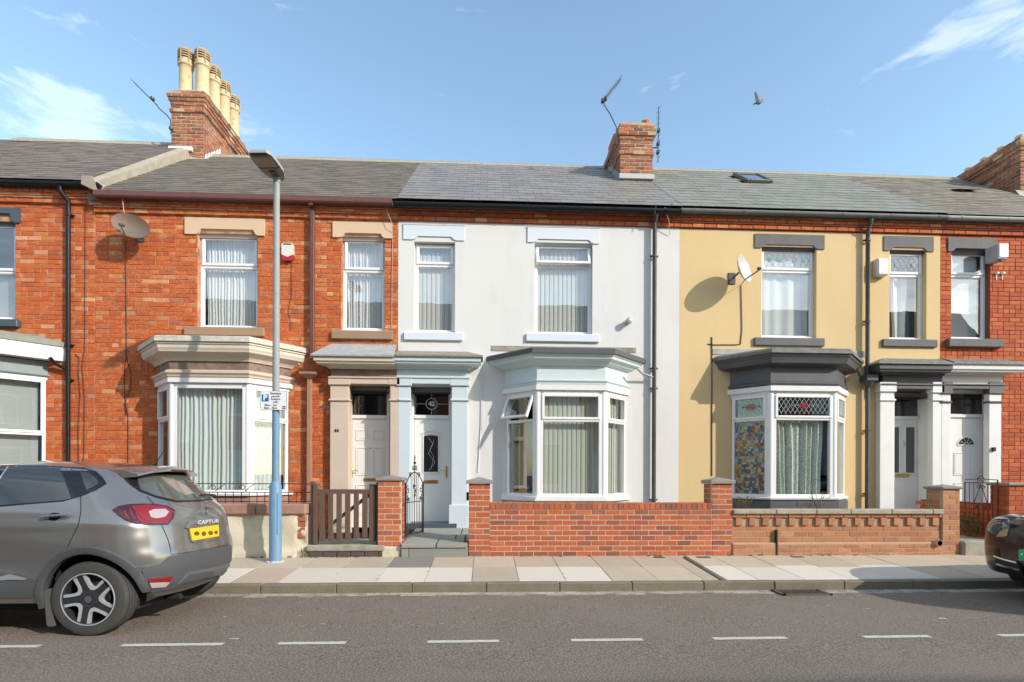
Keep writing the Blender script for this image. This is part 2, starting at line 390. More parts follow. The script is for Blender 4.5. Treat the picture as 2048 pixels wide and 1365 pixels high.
M_slB = mat('old_slate', (.130,.113,.085), .8, palette=[(.120,.103,.078),(.150,.129,.097),(.175,.148,.108),(.135,.114,.090),(.105,.092,.072)], fine=.2, fs=40, bump=.3, bs=40, splotch=(5, .6, .74, .55, (.260,.211,.144)), stain=(.9, .5, .7, .3, (.190,.154,.101)))
M_slA = mat('brownish_slate', (.152,.119,.099), .82, palette=[(.142,.112,.093),(.171,.136,.110),(.199,.157,.129),(.157,.123,.103),(.128,.102,.087)], fine=.2, fs=40, bump=.3, bs=40, splotch=(5, .6, .74, .5, (.266,.212,.160)))
M_slC = mat('smooth_blue_grey_slate', (.210,.194,.175), .42, palette=[(.219,.202,.181),(.245,.225,.200),(.271,.248,.215),(.228,.209,.188),(.201,.186,.166)], fine=.08, bump=.12, bs=40, rvar=.1, vs=3)
M_slD = mat('grey_fibre_slate', (.217,.214,.174), .6, palette=[(.207,.206,.166),(.234,.231,.193),(.257,.248,.203),(.221,.219,.174),(.190,.188,.149)], fine=.1, bump=.2, bs=40, stain=(1.6, .5, .7, .4, (.171,.163,.101)))
M_slE = mat('lichened_slate', (.170,.147,.111), .85, palette=[(.160,.138,.104),(.200,.171,.128),(.235,.204,.153),(.180,.157,.119),(.140,.123,.093)], fine=.22, fs=40, bump=.3, bs=40, splotch=(6, .56, .7, .55, (.330,.294,.212)))
M_ridge = mat('clay_ridge_grey', (.20,.18,.15), .9, col2=(.30,.27,.22), vs=8, bump=.3, bs=40)
M_torch = mat('ridge_mortar', (.50,.45,.34), .95, col2=(.38,.33,.25), vs=9, bump=.4, bs=60)
M_stone = mat('weathered_stone', (.44,.38,.29), .95, col2=(.30,.26,.20), vs=6, fine=.2, bump=.5, bs=50, splotch=(12, .58, .7, .5, (.55,.50,.40)))
M_pot = mat('buff_clay_pot', (.62,.50,.30), .8, col2=(.55,.42,.24), vs=6, fine=.08, bump=.2, stain=(7, .58, .72, .6, (.22,.17,.11)))
M_potc = mat('pot_cowl_clay', (.46,.34,.20), .8, col2=(.30,.21,.12), vs=12)
M_sootshade = mat('soot_shade_black', (.02,.02,.02), 1)  # flat black for sooty flues and for shade painted into pits, wells and grooves
M_asph = mat('asphalt', (.190,.153,.117), .93, col2=(.215,.175,.136), vs=1.2, fine=.62, fs=64, bump=.9, bs=95, bdist=.012, splotch=(130, .62, .70, .65, (.475,.411,.352)), stain=(.55, .5, .75, .6, (.243,.200,.162)))
M_paint = mat('worn_road_paint', (.62,.60,.55), .85, col2=(.50,.48,.44), vs=20, bump=.5, bs=95, splotch=(60, .60, .66, .8, (.16,.145,.13)))
M_kerb = mat('kerb_concrete', (.172,.150,.106), .95, col2=(.222,.198,.142), vs=5, fine=.25, fs=120, bump=.5, bs=90, bdist=.006, stain=(3, .5, .7, .5, (.115,.103,.065)))
M_slab = mat('paving_concrete', (.471,.385,.275), .93, palette=[(.446,.369,.270),(.494,.403,.291),(.517,.431,.316),(.423,.351,.260),(.482,.380,.281)], fine=.2, fs=130, bump=.35, bs=110, bdist=.004, stain=(1.8, .5, .75, .35, (.341,.283,.209)), splotch=(10, .66, .74, .25, (.235,.193,.143)))
M_slabw = mat('pale_new_paving', (.62,.56,.46), .9, palette=[(.62,.56,.46),(.66,.60,.50),(.59,.53,.44)], fine=.07, fs=130, bump=.15, bs=110, bdist=.003, stain=(2.2, .55, .8, .22, (.42,.37,.30)))
M_slabd = mat('dark_patched_paving', (.23,.21,.18), .93, fine=.25, fs=130, bump=.35, bs=110)
M_joint = mat('sandy_joint', (.17,.14,.10), 1, col2=(.25,.21,.15), vs=9, bump=.4)
M_flag = mat('grey_sandstone_flag', (.27,.27,.235), .85, palette=[(.27,.27,.235),(.32,.315,.275),(.24,.245,.215)], fine=.12, bump=.35, bs=30, stain=(4, .5, .7, .35, (.20,.22,.17)))
M_conc = mat('mossy_concrete', (.28,.26,.20), .95, col2=(.38,.36,.29), vs=7, fine=.25, bump=.5, bs=70, stain=(5, .5, .7, .6, (.13,.12,.08)))
M_earth = mat('garden_soil', (.12,.095,.065), 1, col2=(.18,.15,.11), vs=8, fine=.3, bump=.6, bs=40)
M_render2 = mat('peeling_cream_render', (.66,.60,.46), .9, col2=(.58,.51,.38), vs=3, bump=.5, bs=18, bdist=.015, splotch=(5, .60, .66, .6, (.50,.42,.30)), stain=(2.6, .58, .70, .6, (.36,.29,.20)))
M_coping = mat('pink_sandstone_coping', (.40,.23,.17), .9, col2=(.30,.17,.12), vs=6, fine=.15, bump=.5, bs=40)
M_capg = mat('concrete_cap', (.30,.27,.24), .9, col2=(.24,.21,.19), vs=8, fine=.12, bump=.3, bs=80)
M_wood = mat('weathered_brown_timber', (.095,.056,.039), .8, col2=(.138,.086,.060), vs=5, stretch=(14, 14, 1.2), bump=.4, bs=14, fine=.15)
M_alum = mat('galvanised_pole', (.33,.345,.335), .6, metal=.0, col2=(.28,.30,.29), vs=6, bump=.05)
M_polb = mat('blue_pole_paint', (.13,.25,.38), .5, col2=(.17,.29,.41), vs=5, bump=.1, stain=(5, .6, .75, .5, (.30,.36,.42)))
M_lampb = mat('lantern_grey', (.36,.36,.34), .4, col2=(.36,.36,.34), vs=8)
M_lampd = mat('lantern_underside', (.22,.21,.17), .5, col2=(.16,.15,.12), vs=15)
M_signw = mat('sign_white', (.80,.81,.83), .35)
M_signb = mat('sign_blue', (.01,.13,.45), .35)
M_ink = mat('sign_black', (.02,.02,.022), .4)
M_dish = mat('rusty_dish', (.13,.125,.12), .7, col2=(.22,.125,.07), vs=6, va=.35, bump=.1)
M_dish2 = mat('pale_rusty_dish', (.52,.52,.50), .5, splotch=(12, .56, .64, .7, (.35,.18,.09)))
M_alrm = mat('cream_alarm_plastic', (.72,.68,.58), .4)
M_red = mat('red_plastic', (.40,.02,.025), .35)
M_greybox = mat('grey_alarm_plastic', (.42,.43,.44), .4)
M_net = mat('net_curtain_cloth', (.72,.73,.71), .9)
M_blind = mat('grey_blind_fabric', (.60,.60,.55), .85)
M_blindd = mat('olive_blind_fabric', (.58,.57,.49), .85)
M_ven = mat('white_venetian', (.72,.73,.73), .45)
M_gold = mat('gold_drape', (.55,.38,.16), .85)
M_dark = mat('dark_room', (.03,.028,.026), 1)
M_lace = mat('lace_cloth', (.62,.66,.60), .95, splotch=(70, .5, .56, .75, (.10,.11,.10)))
M_leadc = mat('window_lead_came', (.55,.56,.54), .5)
M_rose = mat('rose_glass', (.45,.06,.07), .3)
M_teal = mat('teal_glass', (.10,.30,.33), .3)
M_moss = mat('plant_leaf', (.07,.13,.03), .7, col2=(.13,.19,.05), vs=30)
M_dry = mat('dry_stems', (.25,.17,.09), .9, col2=(.12,.08,.05), vs=30)
M_pal = mat('mosaic_glass', (.310,.300,.300), .25, palette=[(.279,.036,.024),(.031,.096,.180),(.372,.360,.348),(.341,.198,.024),(.037,.132,.192),(.341,.336,.330),(.310,.084,.030),(.019,.060,.120),(.217,.252,.252),(.384,.300,.060)], pv=-1)
def glass(name, tint=(.93,.95,.95), refl=.10, rough=.0):
    m = bpy.data.materials.new(name); m.use_nodes = True; t = m.node_tree; n = t.nodes; l = t.links; n.clear()
    o = n.new('ShaderNodeOutputMaterial'); mxs = n.new('ShaderNodeMixShader'); tr = n.new('ShaderNodeBsdfTransparent'); gl = n.new('ShaderNodeBsdfGlossy')
    tr.inputs[0].default_value = (*tint, 1); gl.inputs['Roughness'].default_value = rough; gl.inputs[0].default_value = (.96,.98,1,1)
    fr = n.new('ShaderNodeLayerWeight'); fr.inputs['Blend'].default_value = .5
    pw = n.new('ShaderNodeMath'); pw.operation = 'POWER'; pw.inputs[1].default_value = 4; l.new(fr.outputs['Facing'], pw.inputs[0])
    mr_ = n.new('ShaderNodeMapRange'); mr_.inputs[3].default_value = refl; mr_.inputs[4].default_value = .95; l.new(pw.outputs[0], mr_.inputs[0])
    ge = n.new('ShaderNodeNewGeometry'); nzz = n.new('ShaderNodeTexNoise'); nzz.inputs['Scale'].default_value = 1.7; l.new(ge.outputs['Position'], nzz.inputs['Vector'])
    bu = n.new('ShaderNodeBump'); bu.inputs['Strength'].default_value = .05; bu.inputs['Distance'].default_value = .02; l.new(nzz.outputs['Fac'], bu.inputs['Height']); l.new(bu.outputs[0], gl.inputs['Normal'])
    l.new(mr_.outputs[0], mxs.inputs[0]); l.new(tr.outputs[0], mxs.inputs[1]); l.new(gl.outputs[0], mxs.inputs[2]); l.new(mxs.outputs[0], o.inputs[0])
    return m
G_win = glass('window_glass', refl=.22)
G_bay = glass('bay_window_glass', (.85,.90,.88), refl=.14)
G_bay2 = glass('plain_bay_glass', (.90,.94,.92), refl=.08)
G_dark = glass('obscured_dark_glass', (.25,.26,.26), refl=.12, rough=.05)
def mark(o, k): o['kind'] = k; return o
# ================================================================ setting
YK, YW, YD = -3.40, -1.80, -5.55         # kerb face, garden wall face, parking dashes
ZP0, ZP1 = .115, .215                    # pavement at the kerb and at the garden walls
KW = .125
def zp(y): return ZP0 + (ZP1-ZP0)*min(1, max(0, (y-YK)/(YW-YK)))
MB().add([(-900,-900,-.12),(900,-900,-.12),(900,900,-.12),(-900,900,-.12)], [(0,1,2,3)]).build('ground', M_earth, kind='structure')
def zr(y):
    for (a, za), (b_, zb) in zip(ROADP, ROADP[1:]):
        if a >= y >= b_: return za + (zb-za)*(a-y)/(a-b_)
    return 0
ROADP = [(YK+.02, 0), (-5.0, .042), (-6.2, .062), (-7.3, .07), (-8.6, .06), (-10.3, .02), (-11.2, 0)]
road = MB()
for (a, za), (b_, zb) in zip(ROADP, ROADP[1:]):
    for i in range(-60, 60): road.add([(i,b_,zb),(i+1,b_,zb),(i+1,a,za),(i,a,za)], [(0,1,2,3)], True)
road = road.build('road', M_asph, kind='structure')
for i, (a, b_) in enumerate([(-96,80),(243,447),(556,692),(855,998),(1142,1285),(1426,1573),(1726,1860),(1997,2130)]):
    x0, x1 = AX(a, YD, 1286), AX(b_, YD, 1286); mb = MB(); n = 14; e = []
    for j in range(n+1):
        x = x0+(x1-x0)*j/n; e.append((x, YD-.036+random.uniform(-.004,.004), YD+.036+random.uniform(-.004,.004)))
    for j in range(n):
        p, q = e[j], e[j+1]; mb.add([(p[0],p[1],zr(p[1])+.004),(q[0],q[1],zr(q[1])+.004),(q[0],q[2],zr(q[2])+.004),(p[0],p[2],zr(p[2])+.004)], [(0,1,2,3)])
    mb.build('painted_dash', M_paint, road)
# pale concrete channel along the kerb
ch = MB(); px = -14.0
while px < 14:
    l = random.uniform(.12, .3); w0 = .17+random.uniform(-.045,.04); w1 = w0+random.uniform(-.03,.03)
    ch.add([(px,YK-w0,.006),(px+l,YK-w1,.006),(px+l,YK+.005,.008),(px,YK+.005,.008)], [(0,1,2,3)]); px += l
ch.build('channel', mat('pale_channel_mortar', (.50,.43,.34), .95, col2=(.27,.23,.18), vs=4.5, va=.3, fine=.3, fs=80, bump=.4, stain=(9, .55, .7, .6, (.15,.13,.11))), kind='structure')
# kerb stones
kb = MB().box(-16, 16, YK+.012, YK+KW-.012, -.1, ZP0-.02).build('kerb', M_joint, kind='structure')
bx = []
for k in range(-15, 15):
    cx = .46+.92*k+.01; bx.append((cx, YK+KW/2+random.uniform(-.003,.003), (ZP0-.1)/2+.002+random.uniform(-.003,.003), .908, KW, ZP0+.1, random.uniform(-.01,.01), 0, 0))
pieces(kb, 'kerb_stone', bx, M_kerb, cx=.006, cz=.05, cy=.08)
kerb2 = MB().box(-16, 16, -11.33, -11.2, -.1, .12).build('far_kerb', M_kerb, kind='structure')
MB().box(-16, 16, -14.4, -11.33, -.1, .135).build('opposite_pavement', M_slab, kind='structure')
# pavement with its slabs
pv = MB().add([(-16,YK+KW-.01,ZP0-.03),(16,YK+KW-.01,ZP0-.03),(16,YW+.3,ZP1-.02),(-16,YW+.3,ZP1-.02)], [(0,1,2,3)]).build('pavement', M_joint, kind='structure')
slope = math.atan2(ZP1-ZP0, YW-YK)
def slab(x0, x1, y0, y1, m, g=.006):
    cy = (y0+y1)/2
    return ((x0+x1)/2, cy, zp(cy)-.025+random.uniform(-.002,.003), x1-x0-g, y1-y0-g, .05, slope+random.uniform(-.003,.003), random.uniform(-.003,.003), 0)
YS0, YS1, YS2 = YK+KW, -2.52, YW+.02
pale, plain, dark = [], [], []
for k in range(-22, 6):
    x0 = -.175+.6*k; x1 = x0+.6
    if x0 > 2.9: break
    x1 = min(x1, 3.02) if x1 > 2.8 else x1
    a = slab(x0, x1, YS0, YS1, 0); b_ = slab(x0, x1, YS1, YS2, 0)
    (pale if k in (-4,-3,-2,-1,1,2,-6,-7,-9,-12) else plain).append(a); (dark if k in (-2,) else plain).append(b_)
    if x1 >= 3.02: break
x = 3.12; k = 0
wd = [.42,.62,.62,.62,.62,.62,.62,.62,.62,.62,.62,.62,.62,.62,.62,.62]
for w in wd:
    ya = -2.60 if k % 2 else -2.50
    a = slab(x, x+w, YS0, ya, 0); b_ = slab(x, x+w, ya, YS2, 0)
    (pale if k < 5 else plain).append(a); plain.append(b_)
    x += w; k += 1
pieces(pv, 'paving_slab', plain, M_slab, cx=.006, cz=.08, cy=.006)
pieces(pv, 'pale_paving_slab', pale, M_slabw, cx=.006, cz=.08, cy=.006)
pieces(pv, 'dark_paving_slab', dark, M_slabd, cx=.006, cz=.08, cy=.006)
for (a, c, b_, d) in ((1307,1113,1329,1119),(1393,1116,1420,1121),(1581,1113,1606,1118)):
    y = -1.93; x0, x1 = AX(a, y, 1115), AX(b_, y, 1115)
    o = MB().box(x0, x1, y-.055, y+.055, zp(y)-.01, zp(y)+.006, .003).build('stopcock_cover', M_iron, pv)
# storm drain grating
y0, y1 = YK-.33, YK-.03; xg0, xg1 = AX(1556, -3.6, 1188), AX(1652, -3.6, 1188)
dr = thing('storm_drain', ((xg0+xg1)/2, (y0+y1)/2, 0), 'rusty slotted drain grating set in the road against the kerb', 'drain')
mb = MB()
for a in ((xg0, xg0+.03, y0, y1), (xg1-.03, xg1, y0, y1), (xg0, xg1, y0, y0+.03), (xg0, xg1, y1-.03, y1)): mb.box(a[0], a[1], a[2], a[3], .004, .026)
M_grate = mat('drain_iron', (.17,.10,.065), .8, col2=(.10,.07,.05), vs=20, bump=.3)
mb.build('grate_frame', M_grate, dr)
MB().add([(xg0+.03,y0+.03,.0135),(xg1-.03,y0+.03,.0135),(xg1-.03,y1-.03,.0135),(xg0+.03,y1-.03,.0135)], [(0,1,2,3)]).build('pit_shade_sheet', M_sootshade, dr)  # black sheet just above the road stands in for the shade below the bars
for i in range(10):
    x = xg0+.06+(xg1-xg0-.12)*i/9
    b3 = MB(); b3.M = Matrix.Translation((x, (y0+y1)/2, .0245)) @ Matrix.Rotation(R(28), 4, 'Z'); b3.box(-.010, .010, -.13, .13, -.0065, -.003); b3.build('grate_bar', M_grate, dr)
# bits of litter, leaves, stones
mb = MB()
for i in range(480):
    x = random.uniform(-6, 8); y = YK - abs(random.gauss(0, .05)) - .01 if random.random() < .7 else random.uniform(-6.2, -3.5)
    if random.random() < .3: y = YW - abs(random.gauss(0, .03))-.01
    z = zp(y)+.006 if y > YK else zr(y)+.008; s_ = random.uniform(.004, .014); q = random.uniform(0, 6.28)
    mb.add([(x+math.cos(q+k*2.1)*s_, y+math.sin(q+k*2.1)*s_, z+(.008 if k == 1 else 0)) for k in range(3)], [(0,1,2)])
mb.build('leaf_litter', mat('dry_leaf', (.16,.09,.04), .9), kind='stuff', label='tiny dry leaves and grit lying along the kerb and wall foot', category='litter')
mb = MB()
for (a, c, w) in ((864,1211,.03),(956,1212,.05),(684,1225,.03),(645,1249,.07),(884,1248,.06),(1657,1210,.04),(1735,1216,.07),(1885,1238,.12),(1340,1206,.02),(785,1236,.02),(450,1233,.05),(600,1231,.05),(470,1281,.1),(980,1218,.05)):
    d = ray(a, c); t = (0.04-CAM.z)/d.z; p = CAM+d*t
    z = zr(p.y)+.005; n = 7
    mb.add([(p.x+math.cos(k*6.28/n)*w*random.uniform(.3,.6), p.y+math.sin(k*6.28/n)*w*random.uniform(.1,.3), z) for k in range(n)], [tuple(range(n))])
mb.build('paint_fleck', mat('pale_fleck', (.50,.47,.42), .9), road, kind='stuff')

# ================================================================ building kit
def ringbox(mb, x0, x1, z0, z1, w, y0, y1, c=.004, wb=None):
    wb = w if wb is None else wb
    mb.box(x0, x0+w, y0, y1, z0, z1, c); mb.box(x1-w, x1, y0, y1, z0, z1, c)
    mb.box(x0+w, x1-w, y0+.001, y1, z1-w, z1, c); mb.box(x0+w, x1-w, y0+.001, y1, z0, z0+wb, c); return mb
def pane(x0, x1, z0, z1, y, m, parent, name='pane', M=None):
    mb = MB(); mb.M = M; mb.add([(x0,y,z0),(x1,y,z0),(x1,y,z1),(x0,y,z1)], [(0,1,2,3)]); return mb.build(name, m, parent)
def curtain(name, x0, x1, z0, z1, y, m, label, cat='curtain', amp=.018, pitch=.07, gather=0, M=None, irr=.5, group=None, sl=None):
    mb = MB(); mb.M = M; n = max(12, int((x1-x0)/pitch*7)); nz_ = 10; vs = []; fs = []
    ph = [random.uniform(-1, 1) for _ in range(12)]
    for j in range(nz_+1):
        t = j/nz_; z = z0+(z1-z0)*t
        for i in range(n+1):
            u = i/n; x = x0+(x1-x0)*u
            w = x/pitch*6.283
            yy = amp*(math.sin(w+irr*2*math.sin(u*7+ph[0]*3)+.3*(1-t)*math.sin(u*11+ph[1])) + irr*math.sin(w*.47+ph[2]*3+.5*t))
            xx = x + (gather*(1-t)*(.5-u)*(x1-x0) if gather else 0) + .004*math.sin(9*t+u*8)
            vs.append((xx, y+yy, z))
    for j in range(nz_):
        for i in range(n): a = j*(n+1)+i; fs.append((a, a+1, a+n+2, a+n+1))
    mb.add(vs, fs, True)
    o = mb.build(name, m, None, label=label, category=cat, group=group); return o
def vblind(x0, x1, z0, z1, y, m, label, pitch=.085, M=None, ang=.2):
    mb = MB(); x = x0
    while x < x1-.02:
        w = min(pitch*.98, x1-x); a = ang*random.uniform(.8, 1.2); dy = w/2*math.sin(a); w *= 1.04; cx = x+w/2
        cxs = [-1, -.5, 0, .5, 1]; vs = []
        for z in (z0+random.uniform(0,.01), z1):
            for c_ in cxs: vs.append((cx+c_*w/2*math.cos(a), y+c_*dy-.008*(1-c_*c_), z))
        vs = [(M @ Vector(p)) if M is not None else p for p in vs]
        mb.add(vs, [(i, i+1, i+6, i+5) for i in range(4)], True); x += pitch
    return mb.build('vertical_blind', m, None, label=label, category='blind')
def venetian(x0, x1, z0, z1, y, m, label, pitch=.025, M=None, gap=.5):
    mb = MB(); mb.M = M; z = z0
    while z < z1:
        mb.add([(x0,y+.008*gap,z),(x1,y+.008*gap,z),(x1,y-.01,z+pitch*.92),(x0,y-.01,z+pitch*.92)], [(0,1,2,3)]); z += pitch
    return mb.build('venetian_blind', m, None, label=label, category='blind')
def win(H, p, split, gl=G_win, fm=M_upvc, Yf=.10, top=True, opened=0.0, fw=.055, sub=.04):
    x0, x1, z0, z1 = p; zs = split; mb = MB()
    ringbox(mb, x0, x1, z0, z1, fw, Yf, Yf+.07, .006, fw+sub*.3)
    mb.box(x0+fw, x1-fw, Yf-.002, Yf+.068, zs-.03, zs+.03, .006)
    mb.box(x0-.0, x1+.0, Yf-.045, Yf, z0+.001, z0+sub, .008)
    bd = .014; ringbox(mb, x0+fw, x1-fw, z0+fw+sub*.3, zs-.03, bd, Yf+.012, Yf+.05, .003)
    w = mb.build('window', fm, H)
    pane(x0+fw+bd, x1-fw-bd, z0+fw+bd, zs-.03-bd, Yf+.03, gl, w)
    sm = MB(); ringbox(sm, x0+fw*.62, x1-fw*.62, zs+.018, z1-fw*.6, .052, Yf-.022, Yf+.03, .007)
    M = None
    if opened:
        M = Matrix.Translation((0, Yf+.02, z1-fw)) @ Matrix.Rotation(opened, 4, 'X') @ Matrix.Translation((0, -(Yf+.02), -(z1-fw)))
        for i, v in enumerate(sm.v): sm.v[i] = M @ v
    s_ = sm.build('top_sash', fm, w)
    pane(x0+fw*.62+.052, x1-fw*.62-.052, zs+.07, z1-fw*.6-.052, Yf, gl, w, M=M)
    if opened:    # dark vent slot with its stays
        mb = MB(); k = 12
        for i in range(k): xx = x0+fw+(x1-x0-2*fw)*(i+.5)/k; mb.box(xx-.016, xx+.016, Yf-.004, Yf+.02, zs+.03, zs+.05)
        mb.build('vent_catch', fm, w)
    return w
def lintel(H, r, nx0, nx1, npy, m, Y=-.03, deep=.12, soff=None):
    """r = x0,x1,z0,z1 of the whole stone; the notch underneath has stopped chamfers"""
    x0, x1, z0, z1 = r; nz_ = npy; c = .07
    poly = [(x0,z0),(x0,z1),(x1,z1),(x1,z0),(nx1+.02,z0),(nx1-.03,z0+.02),(nx1-c,nz_),(nx0+c,nz_),(nx0+.03,z0+.02),(nx0-.02,z0)]
    o = MB().prism(poly, Y, Y+.06).build('lintel', m, H)
    MB().add([(nx0,Y+.012,nz_+.02),(nx1,Y+.012,nz_+.02),(nx1,Y+.09,z0-.03),(nx0,Y+.09,z0-.03)], [(3,2,1,0)]).build('soffit', soff or m, o)
    return o
def sill(H, r, m, Y=-.09):
    x0, x1, z0, z1 = r
    mb = MB().box(x0, x1, Y, .09, z0, z1, .01); return mb.build('window_sill', m, H)
def frameM(p, q, z=0):      # x runs from p to q in plan, y points into the house
    d = (Vector((*q, 0))-Vector((*p, 0))); L_ = d.length; d.normalize(); n = Vector((-d.y, d.x, 0))
    M = Matrix((d, n, Vector((0,0,1)))).transposed().to_4x4(); M.translation = (p[0], p[1], z); return M, L_
def bay(H, xs, q, zb, zh, zt, layout, fm=M_upvc, gl=G_bay, post=.09):
    """a window canted out of the wall; layout per panel: 'split' or 'plain' or 'open'"""
    path = [(xs[0], 0), (xs[1], -q), (xs[2], -q), (xs[3], 0)]
    mb = MB()
    mb.sweep(path, [(-.12, zb+.002), (.05, zb+.002), (.06, zb+.035), (.03, zb+.045), (-.12, zb+.05)])
    mb.sweep(path, [(-.1, zh-.06), (.0, zh-.06), (.0, zh), (-.1, zh)])
    for i, pnt in enumerate(path):
        if i in (1, 2):
            o = offs(path, 0.0)[i]; oo = offs(path, -.07)[i]; mb.tube([(o[0]*.35+oo[0]*.65, o[1]*.35+oo[1]*.65, zb+.02), (o[0]*.35+oo[0]*.65, o[1]*.35+oo[1]*.65, zh)], .058, 10)
    B = mb.build('bay_window', fm, H)
    for i, kind in enumerate(layout):
        M, L_ = frameM(path[i], path[i+1]); e0 = .055 if i else .02; e1 = .055 if i < 2 else .02
        f = MB(); f.M = M; a, b_ = e0, L_-e1; z0, z1 = zb+.045, zh-.04
        w = .055 if i == 1 else .05
        ringbox(f, a, b_, z0, z1, w, .0, .07, .005)
        if kind != 'plain': f.box(a+w, b_-w, -.002, .068, zt-.028, zt+.028, .005)
        F_ = f.build('panel_frame', fm, B)
        if kind == 'plain': pane(a+w, b_-w, z0+w, z1-w, .04, gl, B, M=M); continue
        pane(a+w, b_-w, z0+w, zt-.028, .04, gl, B, M=M)
        s_ = MB(); s_.M = M
        if kind == 'open': s_.M = M @ Matrix.Translation((0, .0, z1-w*.6)) @ Matrix.Rotation(R(-24), 4, 'X') @ Matrix.Translation((0, 0, -(z1-w*.6)))
        ringbox(s_, a+w*.55, b_-w*.55, zt+.012, z1-w*.55, .045, -.02, .03, .006)
        s_.build('top_sash', fm, B); pane(a+w*.55+.045, b_-w*.55-.045, zt+.057, z1-w*.55-.045, .01, gl, B, M=s_.M)
    return B, path
def slates(H, name, x0, x1, ye, ze, yr, zr_, w, gauge, m, limit, th=.007, wob=.002, holes=()):
    L_ = math.hypot(yr-ye, zr_-ze); a = math.atan2(zr_-ze, yr-ye); n = int(L_/gauge+.5); g = L_/n; bx = []
    for r in range(n):
        s0 = r*g; off = (w/2 if r % 2 else 0); x = x0-off
        while x < x1:
            p, q_ = max(x, x0), min(x+w, x1)
            sm = s0+g*.55; cy, cz = ye+sm*math.cos(a), ze+sm*math.sin(a); nx = (-math.sin(a), math.cos(a))
            if q_-p > .03 and not any(h[0] < (p+q_)/2 < h[1] and h[2] < s0+g/2 < h[3] for h in holes):
                u = th*1.1+random.uniform(-wob, wob)
                bx.append(((p+q_)/2, cy+nx[0]*u, cz+nx[1]*u, q_-p-.004, g*1.12, th, a-th/g*.9+random.uniform(-wob,wob), random.uniform(-wob,wob), 0))
            x += w
    # long side runs up the slope: boxes are laid flat then tilted
    pieces(H, name, bx, m, limit, rest='slate_rows', cx=.01, cz=.2, cy=.01)
def roof(H, x0, x1, ye, ze, yr, zr_, yb=7.6):
    zb = zr_ - (yb-yr)*(zr_-ze)/(yr-ye)
    mb = MB().add([(x0,ye,ze-.02),(x1,ye,ze-.02),(x1,yr,zr_-.02),(x0,yr,zr_-.02),(x0,yb,zb),(x1,yb,zb),
                   (x0,yr,zr_-.16),(x1,yr,zr_-.16),(x0,ye,ze-.14),(x1,ye,ze-.14)], [(0,1,2,3),(3,2,5,4),(0,3,6,8),(1,9,7,2),(0,8,9,1)])
    return mb.build('roof', M_slB, H)
def ridge(H, x0, x1, yr, zr_, m, dip=0):
    x = x0
    while x < x1-.05:
        l = min(.45, x1-x); dz = random.uniform(-.006,.006)
        mb = MB().prism([(0,0),(0,1)], 0, 1) if False else MB()
        pr = [(-.155,-.10),(-.10,-.035),(-.03,.022),(.03,.022),(.10,-.035),(.155,-.10)]
        vs = [(x+.004, yr+a, zr_+b_+dz) for a, b_ in pr]+[(x+l-.004, yr+a, zr_+b_+dz) for a, b_ in pr]
        mb.add(vs, [(i, i+6, i+7, i+1) for i in range(5)]+[(5,4,3,2,1,0),(6,7,8,9,10,11)])
        mb.build('ridge_tile', m, H); x += l
    MB().box(x0, x1, yr-.18, yr+.16, zr_-.14, zr_-.075).build('ridge_mortar', M_torch, H)
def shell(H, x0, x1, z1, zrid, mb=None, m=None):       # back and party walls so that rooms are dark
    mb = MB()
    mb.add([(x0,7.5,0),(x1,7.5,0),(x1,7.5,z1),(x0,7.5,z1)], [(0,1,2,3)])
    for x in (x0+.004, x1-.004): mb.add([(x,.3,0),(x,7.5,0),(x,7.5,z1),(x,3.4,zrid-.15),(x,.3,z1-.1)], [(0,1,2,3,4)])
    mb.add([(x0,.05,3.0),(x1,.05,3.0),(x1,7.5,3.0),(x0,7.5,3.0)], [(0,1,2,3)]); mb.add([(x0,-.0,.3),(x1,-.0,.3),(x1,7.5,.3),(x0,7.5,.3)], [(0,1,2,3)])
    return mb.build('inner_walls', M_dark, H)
def gutter(H, x0, x1, z, m, kind='round', y=-.17, r=.06, cap=True):
    mb = MB()
    if kind == 'round':
        n = 10
        pr = [(math.cos(math.pi+math.pi*i/n)*r, math.sin(math.pi+math.pi*i/n)*r) for i in range(n+1)]; pr = [( -r, .012)]+pr+[(r,.012)]
    else: pr = [(-r, .05), (-r, -.035), (-r*.7, -.06), (r, -.06), (r, .05)]
    inn = [(a*.88, b_*.88+.006) for a, b_ in pr][::-1]; P = pr+inn; k = len(P)
    vs = [(x0, y+a, z+b_) for a, b_ in P]+[(x1, y+a, z+b_) for a, b_ in P]
    mb.add(vs, [(i, i+k, (i+1) % k+k, (i+1) % k) for i in range(k)], kind == 'round')
    mb.add(vs[:len(pr)], [tuple(range(len(pr)))]); mb.add(vs[k:k+len(pr)], [tuple(range(len(pr)-1, -1, -1))])
    g = mb.build('gutter', m, H, recalc=True)
    x = x0+.25
    while x < x1-.1:      # joint clips
        pr2 = [(a*1.12, b_*1.12) for a, b_ in pr]; k2 = len(pr2)
        MB().add([(x, y+a, z+b_) for a, b_ in pr2]+[(x+.04, y+a, z+b_) for a, b_ in pr2], [(i, i+1, i+1+k2, i+k2) for i in range(k2-1)]).build('gutter_clip', m, g)
        x += .95 if kind == 'round' else 1.45
    return g
def corbel(x0, x1, zt, boxes, Y=0):
    h = .083
    for r, (pj, hd) in enumerate(((.105, True), (.082, True), (.045, False))):
        x = x0 - (.06 if r % 2 else 0)
        while x < x1:
            l = .118 if hd and r == 0 else .235
            p, q_ = max(x, x0), min(x+l, x1)
            if q_-p > .03:
                j = random.uniform(-.006,.006) if r < 2 else random.uniform(-.003,.003)
                hh = h-.008 if r != 1 else h*.62
                boxes.append(((p+q_)/2, Y-pj+j+.09, zt-h*(r+.5)+(h*.17 if r == 1 else 0), q_-p-.008, .18, hh, 0, random.uniform(-.006,.006), 0))
            x += l
